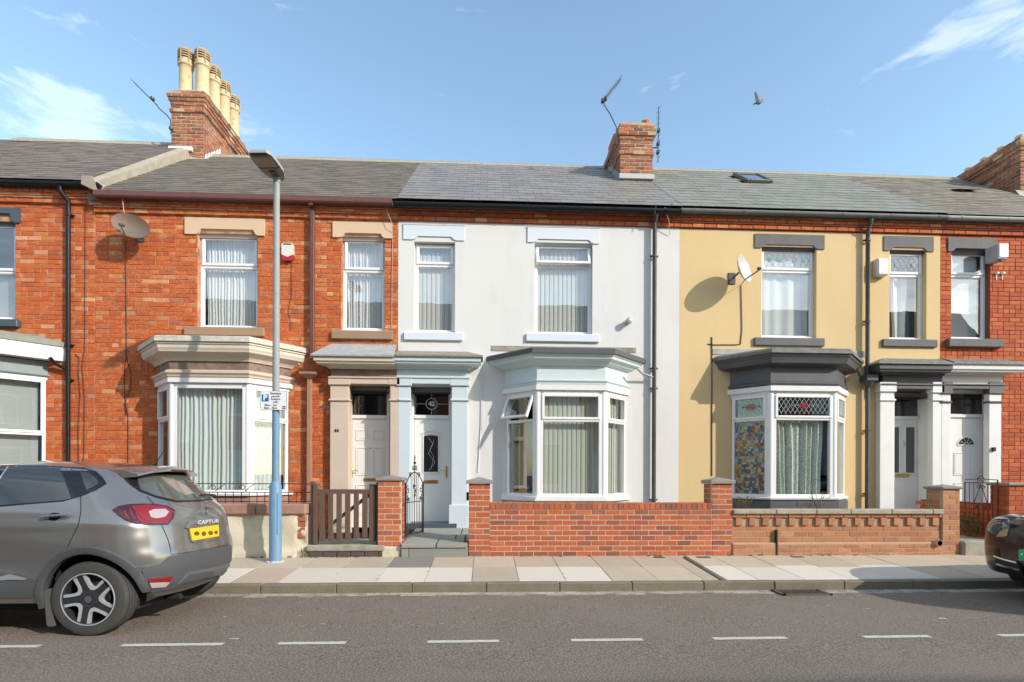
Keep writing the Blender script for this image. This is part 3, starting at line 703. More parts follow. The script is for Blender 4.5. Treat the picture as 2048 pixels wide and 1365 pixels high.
def corbel_back(H, x0, x1, zt, m):
    mb = MB(); mb.box(x0, x1, -.09, .1, zt-.083, zt+.06); mb.box(x0, x1, -.066, .1, zt-.166, zt-.083); mb.box(x0, x1, -.03, .1, zt-.25, zt-.166); return mb.build('corbel_mortar', m, H)
def downpipe(H, pts, r, m, square=False, clips=(), name='downpipe'):
    mb = MB(); mb.tube(pts, r*(1.25 if square else 1), 4 if square else 12) if not square else None
    if square:
        for a, b_ in zip(pts, pts[1:]): mb.box(a[0]-r, a[0]+r, a[1]-r, a[1]+r, min(a[2], b_[2]), max(a[2], b_[2]), .006)
    o = mb.build(name, m, H)
    for z in clips:
        c = MB(); x, y = pts[-1][0], pts[-1][1]; c.tube([(x, y, z-.02), (x, y, z+.02)], r*1.22, 12); c.box(x-r*2.0, x+r*2.0, y+r*.4, y+r*1.2, z-.014, z+.014, .003); c.build('pipe_bracket', m, o)
    return o
def cable(pts, r, m, label, name='cable'):
    return MB().tube(pts, r, 5).build(name, m, None, label=label, category='cable')
def text_mesh(s, size, font_bold=0):
    c = bpy.data.curves.new('lettering', 'FONT'); c.body = s; c.size = size; c.align_x = 'CENTER'; c.align_y = 'CENTER'; c.offset = font_bold; c.extrude = 0; c.resolution_u = 3
    o = bpy.data.objects.new('lettering', c); COL.objects.link(o)
    dg = bpy.context.evaluated_depsgraph_get(); me = o.evaluated_get(dg).to_mesh(); vs = [v.co.copy() for v in me.vertices]; fs = [tuple(p.vertices) for p in me.polygons]
    o.evaluated_get(dg).to_mesh_clear(); bpy.data.objects.remove(o); bpy.data.curves.remove(c); return vs, fs
def lettering(s, size, x, y, z, m, parent, depth=.003, bold=.0, name='lettering', M=None):
    vs, fs = text_mesh(s, size, bold); mb = MB(); mb.M = M
    mb.add([(x+v.x, y, z+v.y) for v in vs], fs)
    if depth:    # give the letters a thin edge
        nb = len(vs); from collections import Counter
        ec = Counter(); 
        for f in fs:
            for i in range(len(f)): ec[(f[i], f[(i+1) % len(f)])] += 1
        allv = [(x+v.x, y, z+v.y) for v in vs]+[(x+v.x, y+depth, z+v.y) for v in vs]
        mb.add(allv, [(a, a+nb, b_+nb, b_) for (a, b_) in ec if (b_, a) not in ec])
    return mb.build(name, m, parent)
# ================================================================ houses
XAB, XBC, XCD, XDE, XE2, XA0 = AX(190), AX(796), AX(1358), AX(1880), 12.1, -13.2
YR = 3.4
ZB = .15
ZE = AZ(401, -.12, 790)        # eaves of the long roof
ZR = AZ(326, YR, 900)
ZEA = AZ(361, -.12, 60); ZRA = AZ(283, YR, 170)
print('eave', ZE, 'ridge', ZR, 'A', ZEA, ZRA, 'X', XAB, XBC, XCD, XDE)
def ze_at(px, py): return AZ(py, -.12, px)
def corb(py, px): return AZ(py, -.10, px)
ZC = corb(402, 500)            # top of the corbel courses
ZCA = corb(374, 60)
GZ = .40                       # garden level
# chimney stack of brick on the ridge
def stack(H, x0, x1, y0, y1, zb, zt, caps, m=M_brickC, limit=110):
    base = MB(); e = .008
    base.box(x0+e, x1-e, y0+e, y1-e, zb, zt-.02); C = None
    rows = int((zt-zb)/.083); h = (zt-zb)/rows; bx = []
    for r in range(rows):
        fr = rows-1-r; out = caps.get(fr, 0); z = zb+h*(r+.5); st = (r % 2)*.115
        if out: base.box(x0+e-out, x1-e+out, y0+e-out, y1-e+out, z-h/2+.004, z+h/2-.004)
        X0, X1, Y0, Y1 = x0-out, x1+out, y0-out, y1+out
        for (a, b_, ax) in ((X0, X1, 'f'), (Y0, Y1, 'l'), (Y0, Y1, 'r')):
            p = a - st
            while p < b_:
                c, d = max(p, a), min(p+.23, b_)
                if d-c > .03:
                    j = random.uniform(-.004,.004) + (random.uniform(-.008,.004) if fr < 9 else 0)
                    if ax == 'f': bx.append(((c+d)/2, Y0+.05-j, z, d-c-.02, .10, h-.02, 0, random.uniform(-.01,.01), 0))
                    elif ax == 'l': bx.append((X0+.05-j, (c+d)/2, z, .10, d-c-.02, h-.02, 0, 0, 0))
                    else: bx.append((X1-.05+j, (c+d)/2, z, .10, d-c-.02, h-.02, 0, 0, 0))
                p += .23
    C = base.build('chimney', M_mortarC, H)
    pieces(C, 'brick', bx, m, limit, cy=.05)
    return C
def pot(C, x, y, z, h=.95, r=.135):
    mb = MB(); mb.lathe([(r*1.12,0),(r*1.1,.05),(r*.98,.10),(r*.95,h*.62),(r*1.0,h*.64),(r*1.16,h*.66),(r*1.16,h*.69),(r*1.02,h*.71),(r*1.02,h*.80),(r*.8,h*.80)], 24, Matrix.Translation((x,y,z)))
    P = mb.build('chimney_pot', M_pot, C)
    mb = MB()
    for k in range(3):
        zz = h*.82+k*h*.055; mb.lathe([(r*.98,zz),(r*1.14,zz),(r*1.14,zz+h*.028),(r*.98,zz+h*.028)], 24, Matrix.Translation((x,y,z)), closed=True)
    for k in range(6):
        q = k*math.pi/3+.3; mb.tube([(x+r*1.1*math.cos(q), y+r*1.1*math.sin(q), z+h*.70), (x+r*1.1*math.cos(q), y+r*1.1*math.sin(q), z+h*.99)], .016, 6)
    mb.lathe([(r*1.12,h*.97),(r*1.12,h*1.0),(r*.9,h*1.045),(r*.5,h*1.07),(.001,h*1.08)], 24, Matrix.Translation((x,y,z)))
    mb.build('pot_cowl', M_potc, C)
    MB().lathe([(r*.85,h*.8),(r*.85,h*.97)], 16, Matrix.Translation((x,y,z))).build('pot_flue', M_sootshade, C)

# ------------------------------------------------ house with the grey lintels, left edge
HA = thing('brick_house', ((XA0+XAB)/2, 0, ZB), 'left-most brick terraced house behind the grey car, with dark grey lintel and black downpipe', 'house')
opA = [RC(-75, 442, 30, 640), (AX(-240), AX(91), ZB+.5, AZ(752,0,60))]
mb = wall_mesh(XA0, XAB, ZB, ZEA+.02, .007, opA); mb.build('wall', M_mortar, HA)
skip = opA+[RC(-120, 415, 41, 445), RC(-120, 640, 42, 655), (AX(-240), AX(91), ZB, AZ(665,0,60))]
bx = courses(XA0+3.2, XAB, ZB, ZCA-.25, 0, skip); corbel(XA0+3.2, XAB, ZCA, bx)
pieces(HA, 'brick', bx, M_brickA, 300); corbel_back(HA, XA0, XAB, ZCA, M_mortar)
shell(HA, XA0, XAB, ZEA, ZRA)
x0, x1, z0, z1 = RC(-120, 415, 41, 445); lintel(HA, (x0,x1,z0,z1), AX(-78,0,440), AX(30,0,440), z0+.16, M_slatep)
sill(HA, RC(-120, 640, 42, 655), M_slatep)
win(HA, opA[0], AZ(545,.1,10))
venetian(opA[0][0]+.1, opA[0][1]-.06, opA[0][2]+.08, AZ(540,.2,10), .22, M_ven, 'white venetian blind low in the upstairs window of the left-most house', .028)
# bay
bR = AX(95,0); xsA = (bR-2.26, bR-1.73, bR-.53, bR); qA = .58; g = lambda py, Y=-.45: AZ(py, Y, 60)
zb, zh, zt = AZ(1000,-.3,60), g(745), g(865)
BA, pathA = bay(HA, xsA, qA, zb, zh, zt, ('split','split','split'))
MB().sweep(pathA, [(.0, ZB), (.0, zb+.01)]).build('bay_plinth', M_brickA, HA)
MB().sweep(pathA, [(.01, zh), (.01, g(714)), (-.1, g(714))]).build('bay_frieze', M_slate2, HA)
MB().sweep(pathA, [(.03, zh), (.045, zh+.02), (.03, zh+.04)]).build('bay_moulding', M_slate2, HA)
MB().sweep(pathA, [(.01, g(712)), (.22, g(712)), (.24, g(700)), (.25, g(681)), (.18, g(679))]).build('bay_fascia', M_upvc, HA)
MB().sweep(pathA, [(.27, g(683)), (.27, g(674)), (.0, g(664)), (-.3, g(655))], cap_top=True).build('bay_roof', M_feltg, HA)
for i in (2,):
    M, L_ = frameM(pathA[i], pathA[i+1]); venetian(.06, L_-.1, zb+.1, zt-.04, .16, M_ven, 'white venetian blind in the lower bay pane of the left-most house', .03, M); venetian(.06, L_-.1, zt+.05, zh-.1, .16, M_ven, 'white venetian blind in the upper bay pane of the left-most house', .03, M)
roof(HA, XA0, XAB-.06, -.12, ZEA, YR, ZRA)
slates(HA, 'slate', XA0+2.5, XAB-.1, -.16, ZEA, YR, ZRA, .26, .19, M_slA, 0)
ridge(HA, XA0+2, XAB-.1, YR, ZRA, M_ridge)
gutter(HA, XA0, AX(200,-.17,370), AZ(367,-.17,100), M_plast, 'round', r=.062)
x = AX(122,-.15,380); x2 = AX(135,-.08,420)
downpipe(HA, [(x,-.17,AZ(372,-.17,120)),(x,-.17,AZ(382,-.17,120)),(x2,-.06,AZ(403,-.06,135)),(x2,-.06,AZ(420,-.06,135)),(x2+.01,-.06,.2)], .037, M_plast, clips=[AZ(v,-.06,135) for v in (430, 690, 760)])
downpipe(HA, [(AX(100,-.2,720),-.2,AZ(716,-.2,100)),(AX(106,-.15,728),-.1,AZ(727,-.15,106)),(x2,-.06,AZ(740,-.06,130))], .03, M_plast, name='bay_pipe')
# raking stone coping between the two roofs
a = math.atan2(ZRA-ZEA, YR+.12)
mb = MB(); n = 9
for i in range(n):
    t0, t1 = i/n, (i+1)/n
    y0, y1 = -.07+t0*(3.15+.07), -.07+t1*(3.15+.07)
    za, zc = ZEA-.42+(y0+.12)*math.tan(a), ZEA-.42+(y1+.12)*math.tan(a); d = random.uniform(-.008,.008)
    xx0, xx1 = XAB-.06+d, XAB+.10+d
    o = MB().add([(xx0,y0,za),(xx1,y0,za),(xx1,y1,zc),(xx0,y1,zc),(xx0,y0,za+.46),(xx1,y0,za+.42),(xx1,y1,zc+.42),(xx0,y1,zc+.46)], [(3,2,1,0),(4,5,6,7),(0,1,5,4),(1,2,6,5),(2,3,7,6),(3,0,4,7)]).build('coping_stone', M_stone, HA)
MB().prism([(XAB-.08, ZEA-.10),(XAB+.14, ZEA-.20),(XAB+.16, ZEA-.08),(XAB+.09, ZEA+.05),(XAB-.08, ZEA+.05)], -.24, .05).build('kneeler_stone', M_stone, HA)

# ------------------------------------------------ brick house number 44
HB = thing('brick_house', ((XAB+XBC)/2, 0, ZB), 'orange brick terraced house with peach lintels, beige bay window and the number 44', 'house')
w1, w2 = RC(395, 468, 515, 657), RC(683, 474, 769, 662)
bxs = (AX(316), AX(340,-.57,880), AX(497,-.57,880), AX(579))
doorB = (AX(697,-.0), AX(780,-.0), ZB, AZ(770, 0, 740))
bayop = (bxs[0]+.1, bxs[3]-.1, AZ(985,0,450), AZ(770,0,450))
ops = [w1, w2, doorB, bayop]
wall_mesh(XAB, XBC, ZB, ZE+.02, .007, ops).build('wall', M_mortar, HB)
lB1, lB2 = RC(371, 438, 530, 471), RC(666, 446, 785, 477); sB1, sB2 = RC(371, 656, 530, 673), RC(664, 663, 786, 680)
skip = ops+[lB1, lB2, sB1, sB2, (bxs[0], bxs[3], GZ, AZ(715,0,450)), RC(660, 735, 797, 1060)]
bx = courses(XAB, XBC, ZB, ZC-.25, 0, skip, hdr=4); corbel(XAB, XBC, ZC, bx)
pieces(HB, 'brick', bx, M_brick, 300); corbel_back(HB, XAB, XBC, ZC, M_mortar); shell(HB, XAB, XBC, ZE, ZR)
lintel(HB, lB1, w1[0], w1[1], AZ(460,0,450), M_peach, soff=M_beige); lintel(HB, lB2, w2[0], w2[1], AZ(468,0,725), M_peach, soff=M_beige)
sill(HB, sB1, M_sillb, -.06); sill(HB, sB2, M_sillb, -.06)
win(HB, w1, AZ(535,.1,455)); win(HB, w2, AZ(543,.1,725))
curtain('net_curtain', w1[0]+.05, w1[1]-.05, w1[2]+.06, w1[3]-.05, .24, M_net, 'white pleated net curtain in the wider upstairs window of the orange brick house', gather=.05, pitch=.06)
curtain('net_curtain', w2[0]+.05, w2[1]-.05, w2[2]+.06, w2[3]-.05, .24, M_net, 'white pleated net curtain in the narrow upstairs window above door 44', gather=.03, pitch=.055)
# bay of 44
q = .57; g = lambda py, Y=-.57, px=420: AZ(py, Y, px)
zb, zh, zt = g(992), g(766), g(838)
def bay44():
    path = [(bxs[0],0),(bxs[1],-q),(bxs[2],-q),(bxs[3],0)]
    B, p = bay(HB, bxs, q, zb, zh, zt, ('split','plain','split')); return B, p
BB, pB = bay44()
MB().sweep(pB, [(.0, GZ-.2), (.0, zb+.004)]).build('bay_plinth', M_coping, HB)
MB().sweep(pB, [(-.1,zh),(.045, zh), (.045, g(757)), (.0,g(757))]).build('bay_head', M_wpaint, HB)
MB().sweep(pB, [(.03, g(757)), (.05, g(755)), (.06, g(751)), (.085, g(748)), (.085, g(744)), (.04, g(741)), (.0, g(741))]).build('architrave', M_beige, HB)
MB().sweep(pB, [(.012, g(741)), (.012, g(721))]).build('frieze', M_brownf, HB)
MB().sweep(pB, [(.0, g(723)), (.04, g(723,-.6)), (.05, g(720,-.62)), (.08, g(715,-.65)), (.13, g(710,-.7)), (.19, g(704,-.76)), (.20, g(700,-.77)), (.215, g(696,-.78)), (.215, g(690,-.78)), (.235, g(688,-.8)), (.235, g(682,-.8)), (.1, g(682,-.8))]).build('cornice', M_cream, HB)
MB().sweep(pB, [(.24, g(684,-.8)), (.265, g(683,-.83)), (.262, g(673,-.83)), (.2, g(671,-.8)), (-.25, g(671,-.8)+.03), (-.5, g(671,-.8)+.05)], cap_top=True).build('bay_roof', M_flash, HB)
for i in range(3):
    M, L_ = frameM(pB[i], pB[i+1])
    curtain('net_curtain', .05, L_-.05, zb+.1, zh-.06, .16, M_net, ('white net curtain in the left cant of the beige bay window', 'wide white net curtain in the middle of the beige bay window', 'white net curtain in the right cant of the beige bay window')[i], amp=.02, pitch=.075, M=M)
# canopy and door surrounds shared with 42
YP = -.12
def pil(H, px0, px1, pyt, zbase, m, bands=(800,), name='pilaster', topband=None, plinth=None, px_=None, bandm=None):
    mid = (px0+px1)/2; x0, x1 = AX(px0, YP, 900), AX(px1, YP, 900); zt_ = AZ(pyt, YP, mid); mb = MB().box(x0, x1, YP, -.002, zbase, zt_, .006)
    P = mb.build(name, m, H)
    for b_ in bands: 
        z = AZ(b_, YP-.02, mid); MB().box(x0-.025, x1+.025, YP-.03, -.003, z-.02, z+.015, .008).build('pilaster_band', bandm or m, P)
    if topband: z = AZ(topband, YP-.02, mid); MB().box(x0-.03, x1+.03, YP-.035, -.004, z-.02, zt_+.002, .008).build('pilaster_cap', bandm or m, P)
    if plinth: MB().box(x0-.045, x1+.02, YP-.04, -.003, zbase-.002, AZ(plinth, YP, mid), .008).build('pilaster_base', m, P)
    return P
ZT = AZ(1052, .2, 860)         # threshold height
pil(HB, 660, 697, 757, GZ, M_beige, topband=768); pil(HB, 780, 796.6, 757, GZ, M_beige, topband=768)
cx0, cx1 = AX(663, YP, 750), AX(935, YP, 750)
def canopy(H, x0, x1, ends, mats, py, px, q=.13):
    """one strip of the shared door canopy; ends says at which ends it returns to the wall"""
    path = ([(x0, 0)] if ends[0] else [])+[(x0, -q), (x1, -q)]+([(x1, 0)] if ends[1] else [])
    g = lambda v, Y=-q: AZ(v, Y, px)
    MB().sweep(path, [(-.125, g(py['bot'])), (.02, g(py['bot'])), (.02, g(py['mold'])-.01), (.045, g(py['mold'])), (.045, g(py['mold'])+.02), (.01, g(py['mold'])+.03)]).build('architrave', mats[0], H)
    MB().sweep(path, [(.006, g(py['mold'])+.02), (.006, g(py['fr']))]).build('frieze', mats[1], H)
    MB().sweep(path, [(.0, g(py['fr'])-.01), (.05, g(py['fr'])), (.08, g(py['fr'])+.035), (.15, g(py['cove'],-.32)-.012), (.21, g(py['cove'],-.36)), (.215, g(py['cove'],-.37)+.03), (.245, g(py['cove'],-.38)+.045), (.25, g(py['top'],-.38)), (.1, g(py['top'],-.38))]).build('cornice', mats[2], H)
    MB().sweep(path, [(.25, g(py['top'],-.38)-.005), (.285, g(py['top'],-.41)-.01), (.285, g(py['top'],-.41)+.02), (.0, g(py['wall'],0)-.02), (-.12, g(py['wall'],0))]).build('canopy_roof', mats[3], H)
pyc = dict(bot=768, mold=757, fr=738, cove=727, top=712, wall=690)
canopy(HB, cx0, XBC, (True, False), (M_beige, M_brownf, M_cream, M_lead), pyc, 720)
def door(H, px, pyt, pyb, ptr, Yd=.27, m=M_wpaint, surround=None):
    """frame, fanlight and leaf; px outer frame edges in pixels at the door plane"""
    x0, x1 = AX(px[0], Yd, 900), AX(px[1], Yd, 900); zt_ = AZ(pyt, Yd, px[0]); zb_ = AZ(pyb, Yd, px[0]); ztr = AZ(ptr, Yd, px[0])
    mb = MB(); w = .055; mb.box(x0-.06, x0+w, Yd, Yd+.08, zb_-.02, zt_, .006); mb.box(x1-w, x1+.06, Yd, Yd+.08, zb_-.02, zt_, .006); mb.box(x0+w, x1-w, Yd+.001, Yd+.08, zt_-w, zt_+.03, .006); mb.box(x0+w, x1-w, Yd-.012, Yd+.08, ztr-.035, ztr+.035, .008)
    mb.box(x0+w, x1-w, Yd-.02, Yd+.08, zb_-.03, zb_+.012, .004)
    F_ = mb.build('door_frame', m, H)
    return F_, x0+w, x1-w, zb_+.012, ztr-.035, ztr+.035, zt_-w, Yd
def panelring(D, x0, x1, z0, z1, y, m, name='door_panel', w=.022, mid=True, pr=.012):
    mb = MB(); ringbox(mb, x0, x1, z0, z1, w, y-pr, y+.002, .003)
    if mid: mb.box(x0+w+.012, x1-w-.012, y-.007, y+.001, z0+w+.012, z1-w-.012, .005); return mb.build(name, m, D)
def handle(D, x, z, y, dirx, m=M_brass):
    mb = MB().box(x-.017, x+.017, y-.012, y, z-.12, z+.10, .005); mb.tube([(x, y-.01, z+.02), (x, y-.05, z+.02), (x+dirx*.03, y-.055, z+.02), (x+dirx*.12, y-.05, z+.018)], .009, 8); return mb.build('handle', m, D)
def letterbox(D, x, z, y, w=.26, h=.06, m=M_brass):
    mb = MB().box(x-w/2, x+w/2, y-.012, y, z-h/2, z+h/2, .004); mb.box(x-w/2+.02, x+w/2-.02, y-.017, y-.01, z-h/2+.012, z+h/2-.010, .003); return mb.build('letterbox', m, D)
# door 44
F_, x0, x1, z0, z1, f0, f1, Yd = door(HB, (697, 779), 776, 1052, 834, .26)
D = MB().box(x0+.003, x1-.003, Yd+.02, Yd+.065, z0, z1, .004).build('door', M_wpaint, HB); yd = Yd+.02
def dz(py): return AZ(py, yd, 740)
for (a, b_) in ((712, 735), (745, 768)):
    X0, X1 = AX(a, yd, 900), AX(b_, yd, 900)
    panelring(D, X0, X1, dz(882), dz(860), yd, M_wpaint); panelring(D, X0, X1, dz(951), dz(895), yd, M_wpaint); panelring(D, X0, X1, dz(1030), dz(969), yd, M_wpaint)
handle(D, AX(704, yd, 944), dz(944), yd, 1); letterbox(D, AX(741, yd, 960), dz(960), yd, .26)
MB().lathe([(.012,0),(.012,.01),(0.001,.012)], 10, Matrix.Translation((AX(741,yd,897), yd, dz(897))) @ Matrix.Rotation(R(90), 4, 'X')).build('spyhole', M_ink, D)
pane(x0, x1, f0, f1, Yd+.04, G_dark, F_); pane(x0-.1, x1+.1, f0-.1, f1+.1, Yd+.3, M_dark, F_, 'fanlight_backing')
lettering('44', .085, AX(673,YP,862), YP-.006, AZ(862,YP,673), M_ink, HB, .005, .003, 'house_number')
roof(HB, XAB-.05, XBC, -.12, ZE, YR, ZR)
slates(HB, 'slate', XAB+.08, XBC, -.16, ZE, YR, ZR, .25, .19, M_slB, 0)
ridge(HB, XAB+.1, XBC, YR, ZR, M_ridge)
gz = AZ(396,-.18,480)
gutter(HB, AX(190,-.18,390), AX(784,-.18,405), gz, M_brownp, 'box', y=-.18, r=.055)
xp = AX(625,-.07,500)
downpipe(HB, [(xp,-.07,AZ(405,-.07,625)),(xp,-.07,AZ(720,-.07,620))], .036, M_brownp, True)
downpipe(HB, [(xp,-.17,AZ(402,-.17,625)),(xp,-.17,AZ(412,-.17,625))], .036, M_brownp, True, name='gutter_outlet')
hx = AX(618,-.1,750)
hp = MB(); zt_, zb2 = AZ(745,-.12,618), AZ(757,-.12,618)
hp.box(hx-.155, hx+.155, -.20, -.01, AZ(750,-.12,618), zt_, .006)
hp.add([(hx-.15,-.195,AZ(750,-.12,618)),(hx+.15,-.195,AZ(750,-.12,618)),(hx+.15,-.012,AZ(750,-.12,618)),(hx-.15,-.012,AZ(750,-.12,618)),(hx-.05,-.11,zb2),(hx+.05,-.11,zb2),(hx+.05,-.012,zb2),(hx-.05,-.012,zb2)], [(0,1,5,4),(1,2,6,5),(2,3,7,6),(3,0,4,7)])
HP = hp.build('rain_hopper', M_peachp, HB)
downpipe(HB, [(hx,-.06,zb2+.02),(hx,-.06,GZ-.1)], .04, M_peachp, True)
downpipe(HB, [(AX(596,-.3,727),-.28,AZ(727,-.3,596)),(AX(606,-.2,742),-.14,AZ(741,-.2,606)),(hx-.06,-.1,zt_+.01)], .017, M_lead, name='bay_waste_pipe')
# flashing lines and stack on the party wall
SA = stack(HB, AX(342,2.9,240), AX(408,2.9,240), 2.9, 5.2, ZR-.55, AZ(183,2.9,375), {0:.02, 1:.07, 2:.045, 3:0.02, 5:.035}, limit=200)
tz = AZ(183,2.9,375); sx0, sx1 = AX(342,2.9,240), AX(408,2.9,240)
MB().box(sx0-.01, sx1+.01, 2.93, 5.15, tz-.03, tz+.10, .06).build('flaunching', M_conc, SA)
pz = AZ(174,3.05,372)
for (px, y) in ((372,3.1),(405,3.1),(404.5,3.62),(404,4.14),(403.5,4.66)):
    xx = AX(372,3.1,150) if px == 372 else AX(405,3.1,150)
    pot(SA, xx, y, tz+.03, h=(AZ(99,3.1,372)-tz-.03)*.93, r=.15)
mb = MB(); 
mb.box(sx0-.03, sx1-.25, 2.84, 2.95, AZ(303,2.9,375)-.01, AZ(296,2.9,375)); mb.build('lead_flashing', mat('white_flashing', (.70,.71,.70), .5), SA)
mb = MB()
for k in range(6):
    y = 2.92+k*.13; z = ZR-.02-(3.4-y)*.78 + .02; xx = sx1+.012
    mb.add([(xx,y,z-.06),(xx,y+.13,z+.04),(xx,y+.13,z+.10),(xx,y+.09,z+.20),(xx,y,z+.10)], [(0,1,2,3,4)])
mb.build('stepped_flashing', mat('white_flashing_side', (.70,.71,.70), .5), SA)
MB().add([(sx0-.1,2.66,ZR-.60),(sx1+.1,2.66,ZR-.60),(sx1+.12,2.92,ZR-.35),(sx0-.1,2.92,ZR-.28)], [(0,1,2,3)]).add([(sx1-.02,2.7,ZR-.56),(sx1+.2,2.8,ZR-.46),(sx1+.2,3.6,ZR+.05),(sx1,3.6,ZR+.1)], [(0,1,2,3)]).build('mortar_fillet', M_torch, SA)

def lining(H, op, d, m):
    x0, x1, z0, z1 = op; mb = MB(); mb.box(x0-.001, x0+.012, -.004, d, z0, z1); mb.box(x1-.012, x1+.001, -.004, d, z0, z1); mb.box(x0+.012, x1-.012, -.003, d, z1-.012, z1+.001); mb.build('door_lining', m, H)
lining(HB, doorB, .27, M_beige)
# ------------------------------------------------ white rendered house 42
HC = thing('rendered_house', ((XBC+XCD)/2, 0, ZB), 'white rendered terraced house with pale blue lintels and mint bay window, number 42', 'house')
c1, c2 = RC(828, 484, 910, 666), RC(1069, 486, 1185, 670)
cxs = (AX(1012), AX(1074,-.55,880), AX(1210,-.55,880), AX(1253))
doorC = (AX(820), AX(903), ZB, AZ(772, 0, 860))
ops = [c1, c2, doorC, (cxs[0]+.1, cxs[3]-.1, AZ(985,0,1130), AZ(790,0,1130))]
ZWc = AZ(441, 0, 797)      # top of the render
wall_mesh(XBC, XCD, ZB, ZWc, 0, ops).build('wall', M_white, HC)
corbel_back(HC, XBC, XCD, ZC, M_mortarE)
bx = courses(XBC, XCD, ZWc+.005, ZC-.25, .0, (), hdr=0); corbel(XBC, XCD, ZC, bx)
MB().box(XBC, XCD, .012, .2, ZWc, ZE+.02).build('upper_mortar', M_mortarE, HC)
pieces(HC, 'brick', bx, M_brick, 300); shell(HC, XBC, XCD, ZE, ZR)
lC1, lC2 = RC(807, 452, 929, 481), RC(1055, 457, 1198, 487); sC1, sC2 = RC(808, 666, 926, 682), RC(1052, 669, 1198, 685)
lintel(HC, lC1, c1[0], c1[1], AZ(474,0,868), M_sillblue, -.022, soff=M_mint); lintel(HC, lC2, c2[0], c2[1], AZ(480,0,1127), M_sillblue, -.022, soff=M_mint)
for l in (lC1, lC2): MB().box(l[0]-.012, l[1]+.012, -.03, .02, l[3]+.001, l[3]+.013, .002).build('render_bead', M_white, HC)
sill(HC, sC1, M_sillblue, -.05); sill(HC, sC2, M_sillblue, -.05)
win(HC, c1, AZ(532,.1,868)); win(HC, c2, AZ(534,.1,1127), opened=R(-13))
vblind(c1[0]+.05, c1[1]-.05, c1[2]+.05, c1[3]-.05, .20, M_blind, 'grey vertical blind in the narrow upstairs window of the white house')
vblind(c2[0]+.05, c2[1]-.05, c2[2]+.05, c2[3]-.05, .20, M_blind, 'grey vertical blind behind the open-topped upstairs window of the white house')
q = .55; g = lambda py, Y=-.55, px=1140: AZ(py, Y, px)
zb, zh, zt = g(999), g(781), g(841)
BC, pC = bay(HC, cxs, q, zb, zh, zt, ('open','split','split'))
MB().sweep(pC, [(.0, GZ-.2), (.0, zb+.004)]).build('bay_plinth', M_white, HC)
MB().sweep(pC, [(-.1,zh),(.045, zh), (.045, g(771)), (.0,g(771))]).build('bay_head', M_wpaint, HC)
MB().sweep(pC, [(.02, g(771)), (.03, g(769)), (.035, g(766)), (.055, g(764)), (.06, g(762)), (.012, g(760)), (.012, g(733)), (.03,g(733)), (.06, g(730,-.6)), (.10, g(726,-.65)), (.13, g(722,-.68)), (.17, g(719,-.72)), (.19, g(717,-.74)), (.20, g(712,-.75)), (.225, g(710,-.78)), (.235, g(706,-.78)), (.235, g(703,-.78)), (.1, g(703,-.78))]).build('cornice', M_mint, HC)
MB().sweep(pC, [(.245, g(706,-.79)), (.265, g(706,-.82)), (.265, g(697,-.82)), (.24, g(695,-.8)), (-.2, g(695,-.8)+.04), (-.5, g(695,-.8)+.06)], cap_top=True).build('bay_roof', M_felt, HC)
MB().box(AX(983), AX(1272), -.012, .02, AZ(704,0,1130), AZ(694,0,1130)).build('roof_upstand', M_conc, HC)
MB().sweep([(cxs[0]-.06,-.0),(cxs[1]-.03,-.6),(cxs[2]+.03,-.6),(cxs[3]+.06,0)], [(0,zb-.03),(.02,zb-.03),(.02,zb+.0),(0,zb+.002)], cap_top=True).build('bay_sill', M_wpaint, HC)
for i in (1, 2):
    M, L_ = frameM(pC[i], pC[i+1]); vblind(.05, L_-.03, zb+.09, zh-.06, .15, M_blindd, ('', 'olive vertical blind in the wide middle of the mint bay window', 'olive vertical blind in the right cant of the mint bay window')[i], M=M, ang=.15)
M, L_ = frameM(pC[0], pC[1]); curtain('gold_curtain', .22, .42, zb+.09, zh-.06, .14, M_gold, 'gold curtain edge seen in the left cant of the mint bay window', M=M, pitch=.06)
pycc = dict(pyc); pycc['wall'] = 704
canopy(HC, XBC, cx1, (False, True), (M_mint, M_mint, M_mint, mat('mottled_canopy_stone', (.34,.31,.25), .9, col2=(.18,.17,.15), vs=18, bump=.4)), pycc, 870)
ZTc = AZ(1055,-.1,860)
pil(HC, 796.6, 820, 757, ZTc-.02, M_blue, topband=770); pil(HC, 903, 935, 757, ZTc-.06, M_blue, topband=770, plinth=1010)
lining(HC, doorC, .27, M_blue)
F_, x0, x1, z0, z1, f0, f1, Yd = door(HC, (822, 903), 779, 1046, 834, .26)
D = MB().box(x0+.003, x1-.003, Yd+.02, Yd+.065, z0, z1, .004).build('door', M_wpaint, HC); yd = Yd+.02
def dz(py): return AZ(py, yd, 862)
def dx(px): return AX(px, yd, 900)
panelring(D, dx(838), dx(893), dz(955), dz(848), yd, M_wpaint, w=.012, mid=False)
ar = MB(); ar.tube([(dx(842), yd-.006, dz(868)), (dx(850), yd-.006, dz(864)), (dx(862), yd-.006, dz(861.5)), (dx(874), yd-.006, dz(864)), (dx(882), yd-.006, dz(868))], .012, 6); ringbox(ar, dx(845), dx(879), dz(948), dz(868), .02, yd-.016, yd, .005); ar.build('glazing_bead', M_wpaint, D)
MB().add([(dx(848),yd-.006,dz(944)),(dx(876),yd-.006,dz(944)),(dx(876),yd-.006,dz(873)),(dx(862),yd-.006,dz(871)),(dx(848),yd-.006,dz(873))], [(0,1,2,3,4)]).build('pane', mat('dark_door_glass', (.03,.032,.035), .12), D)
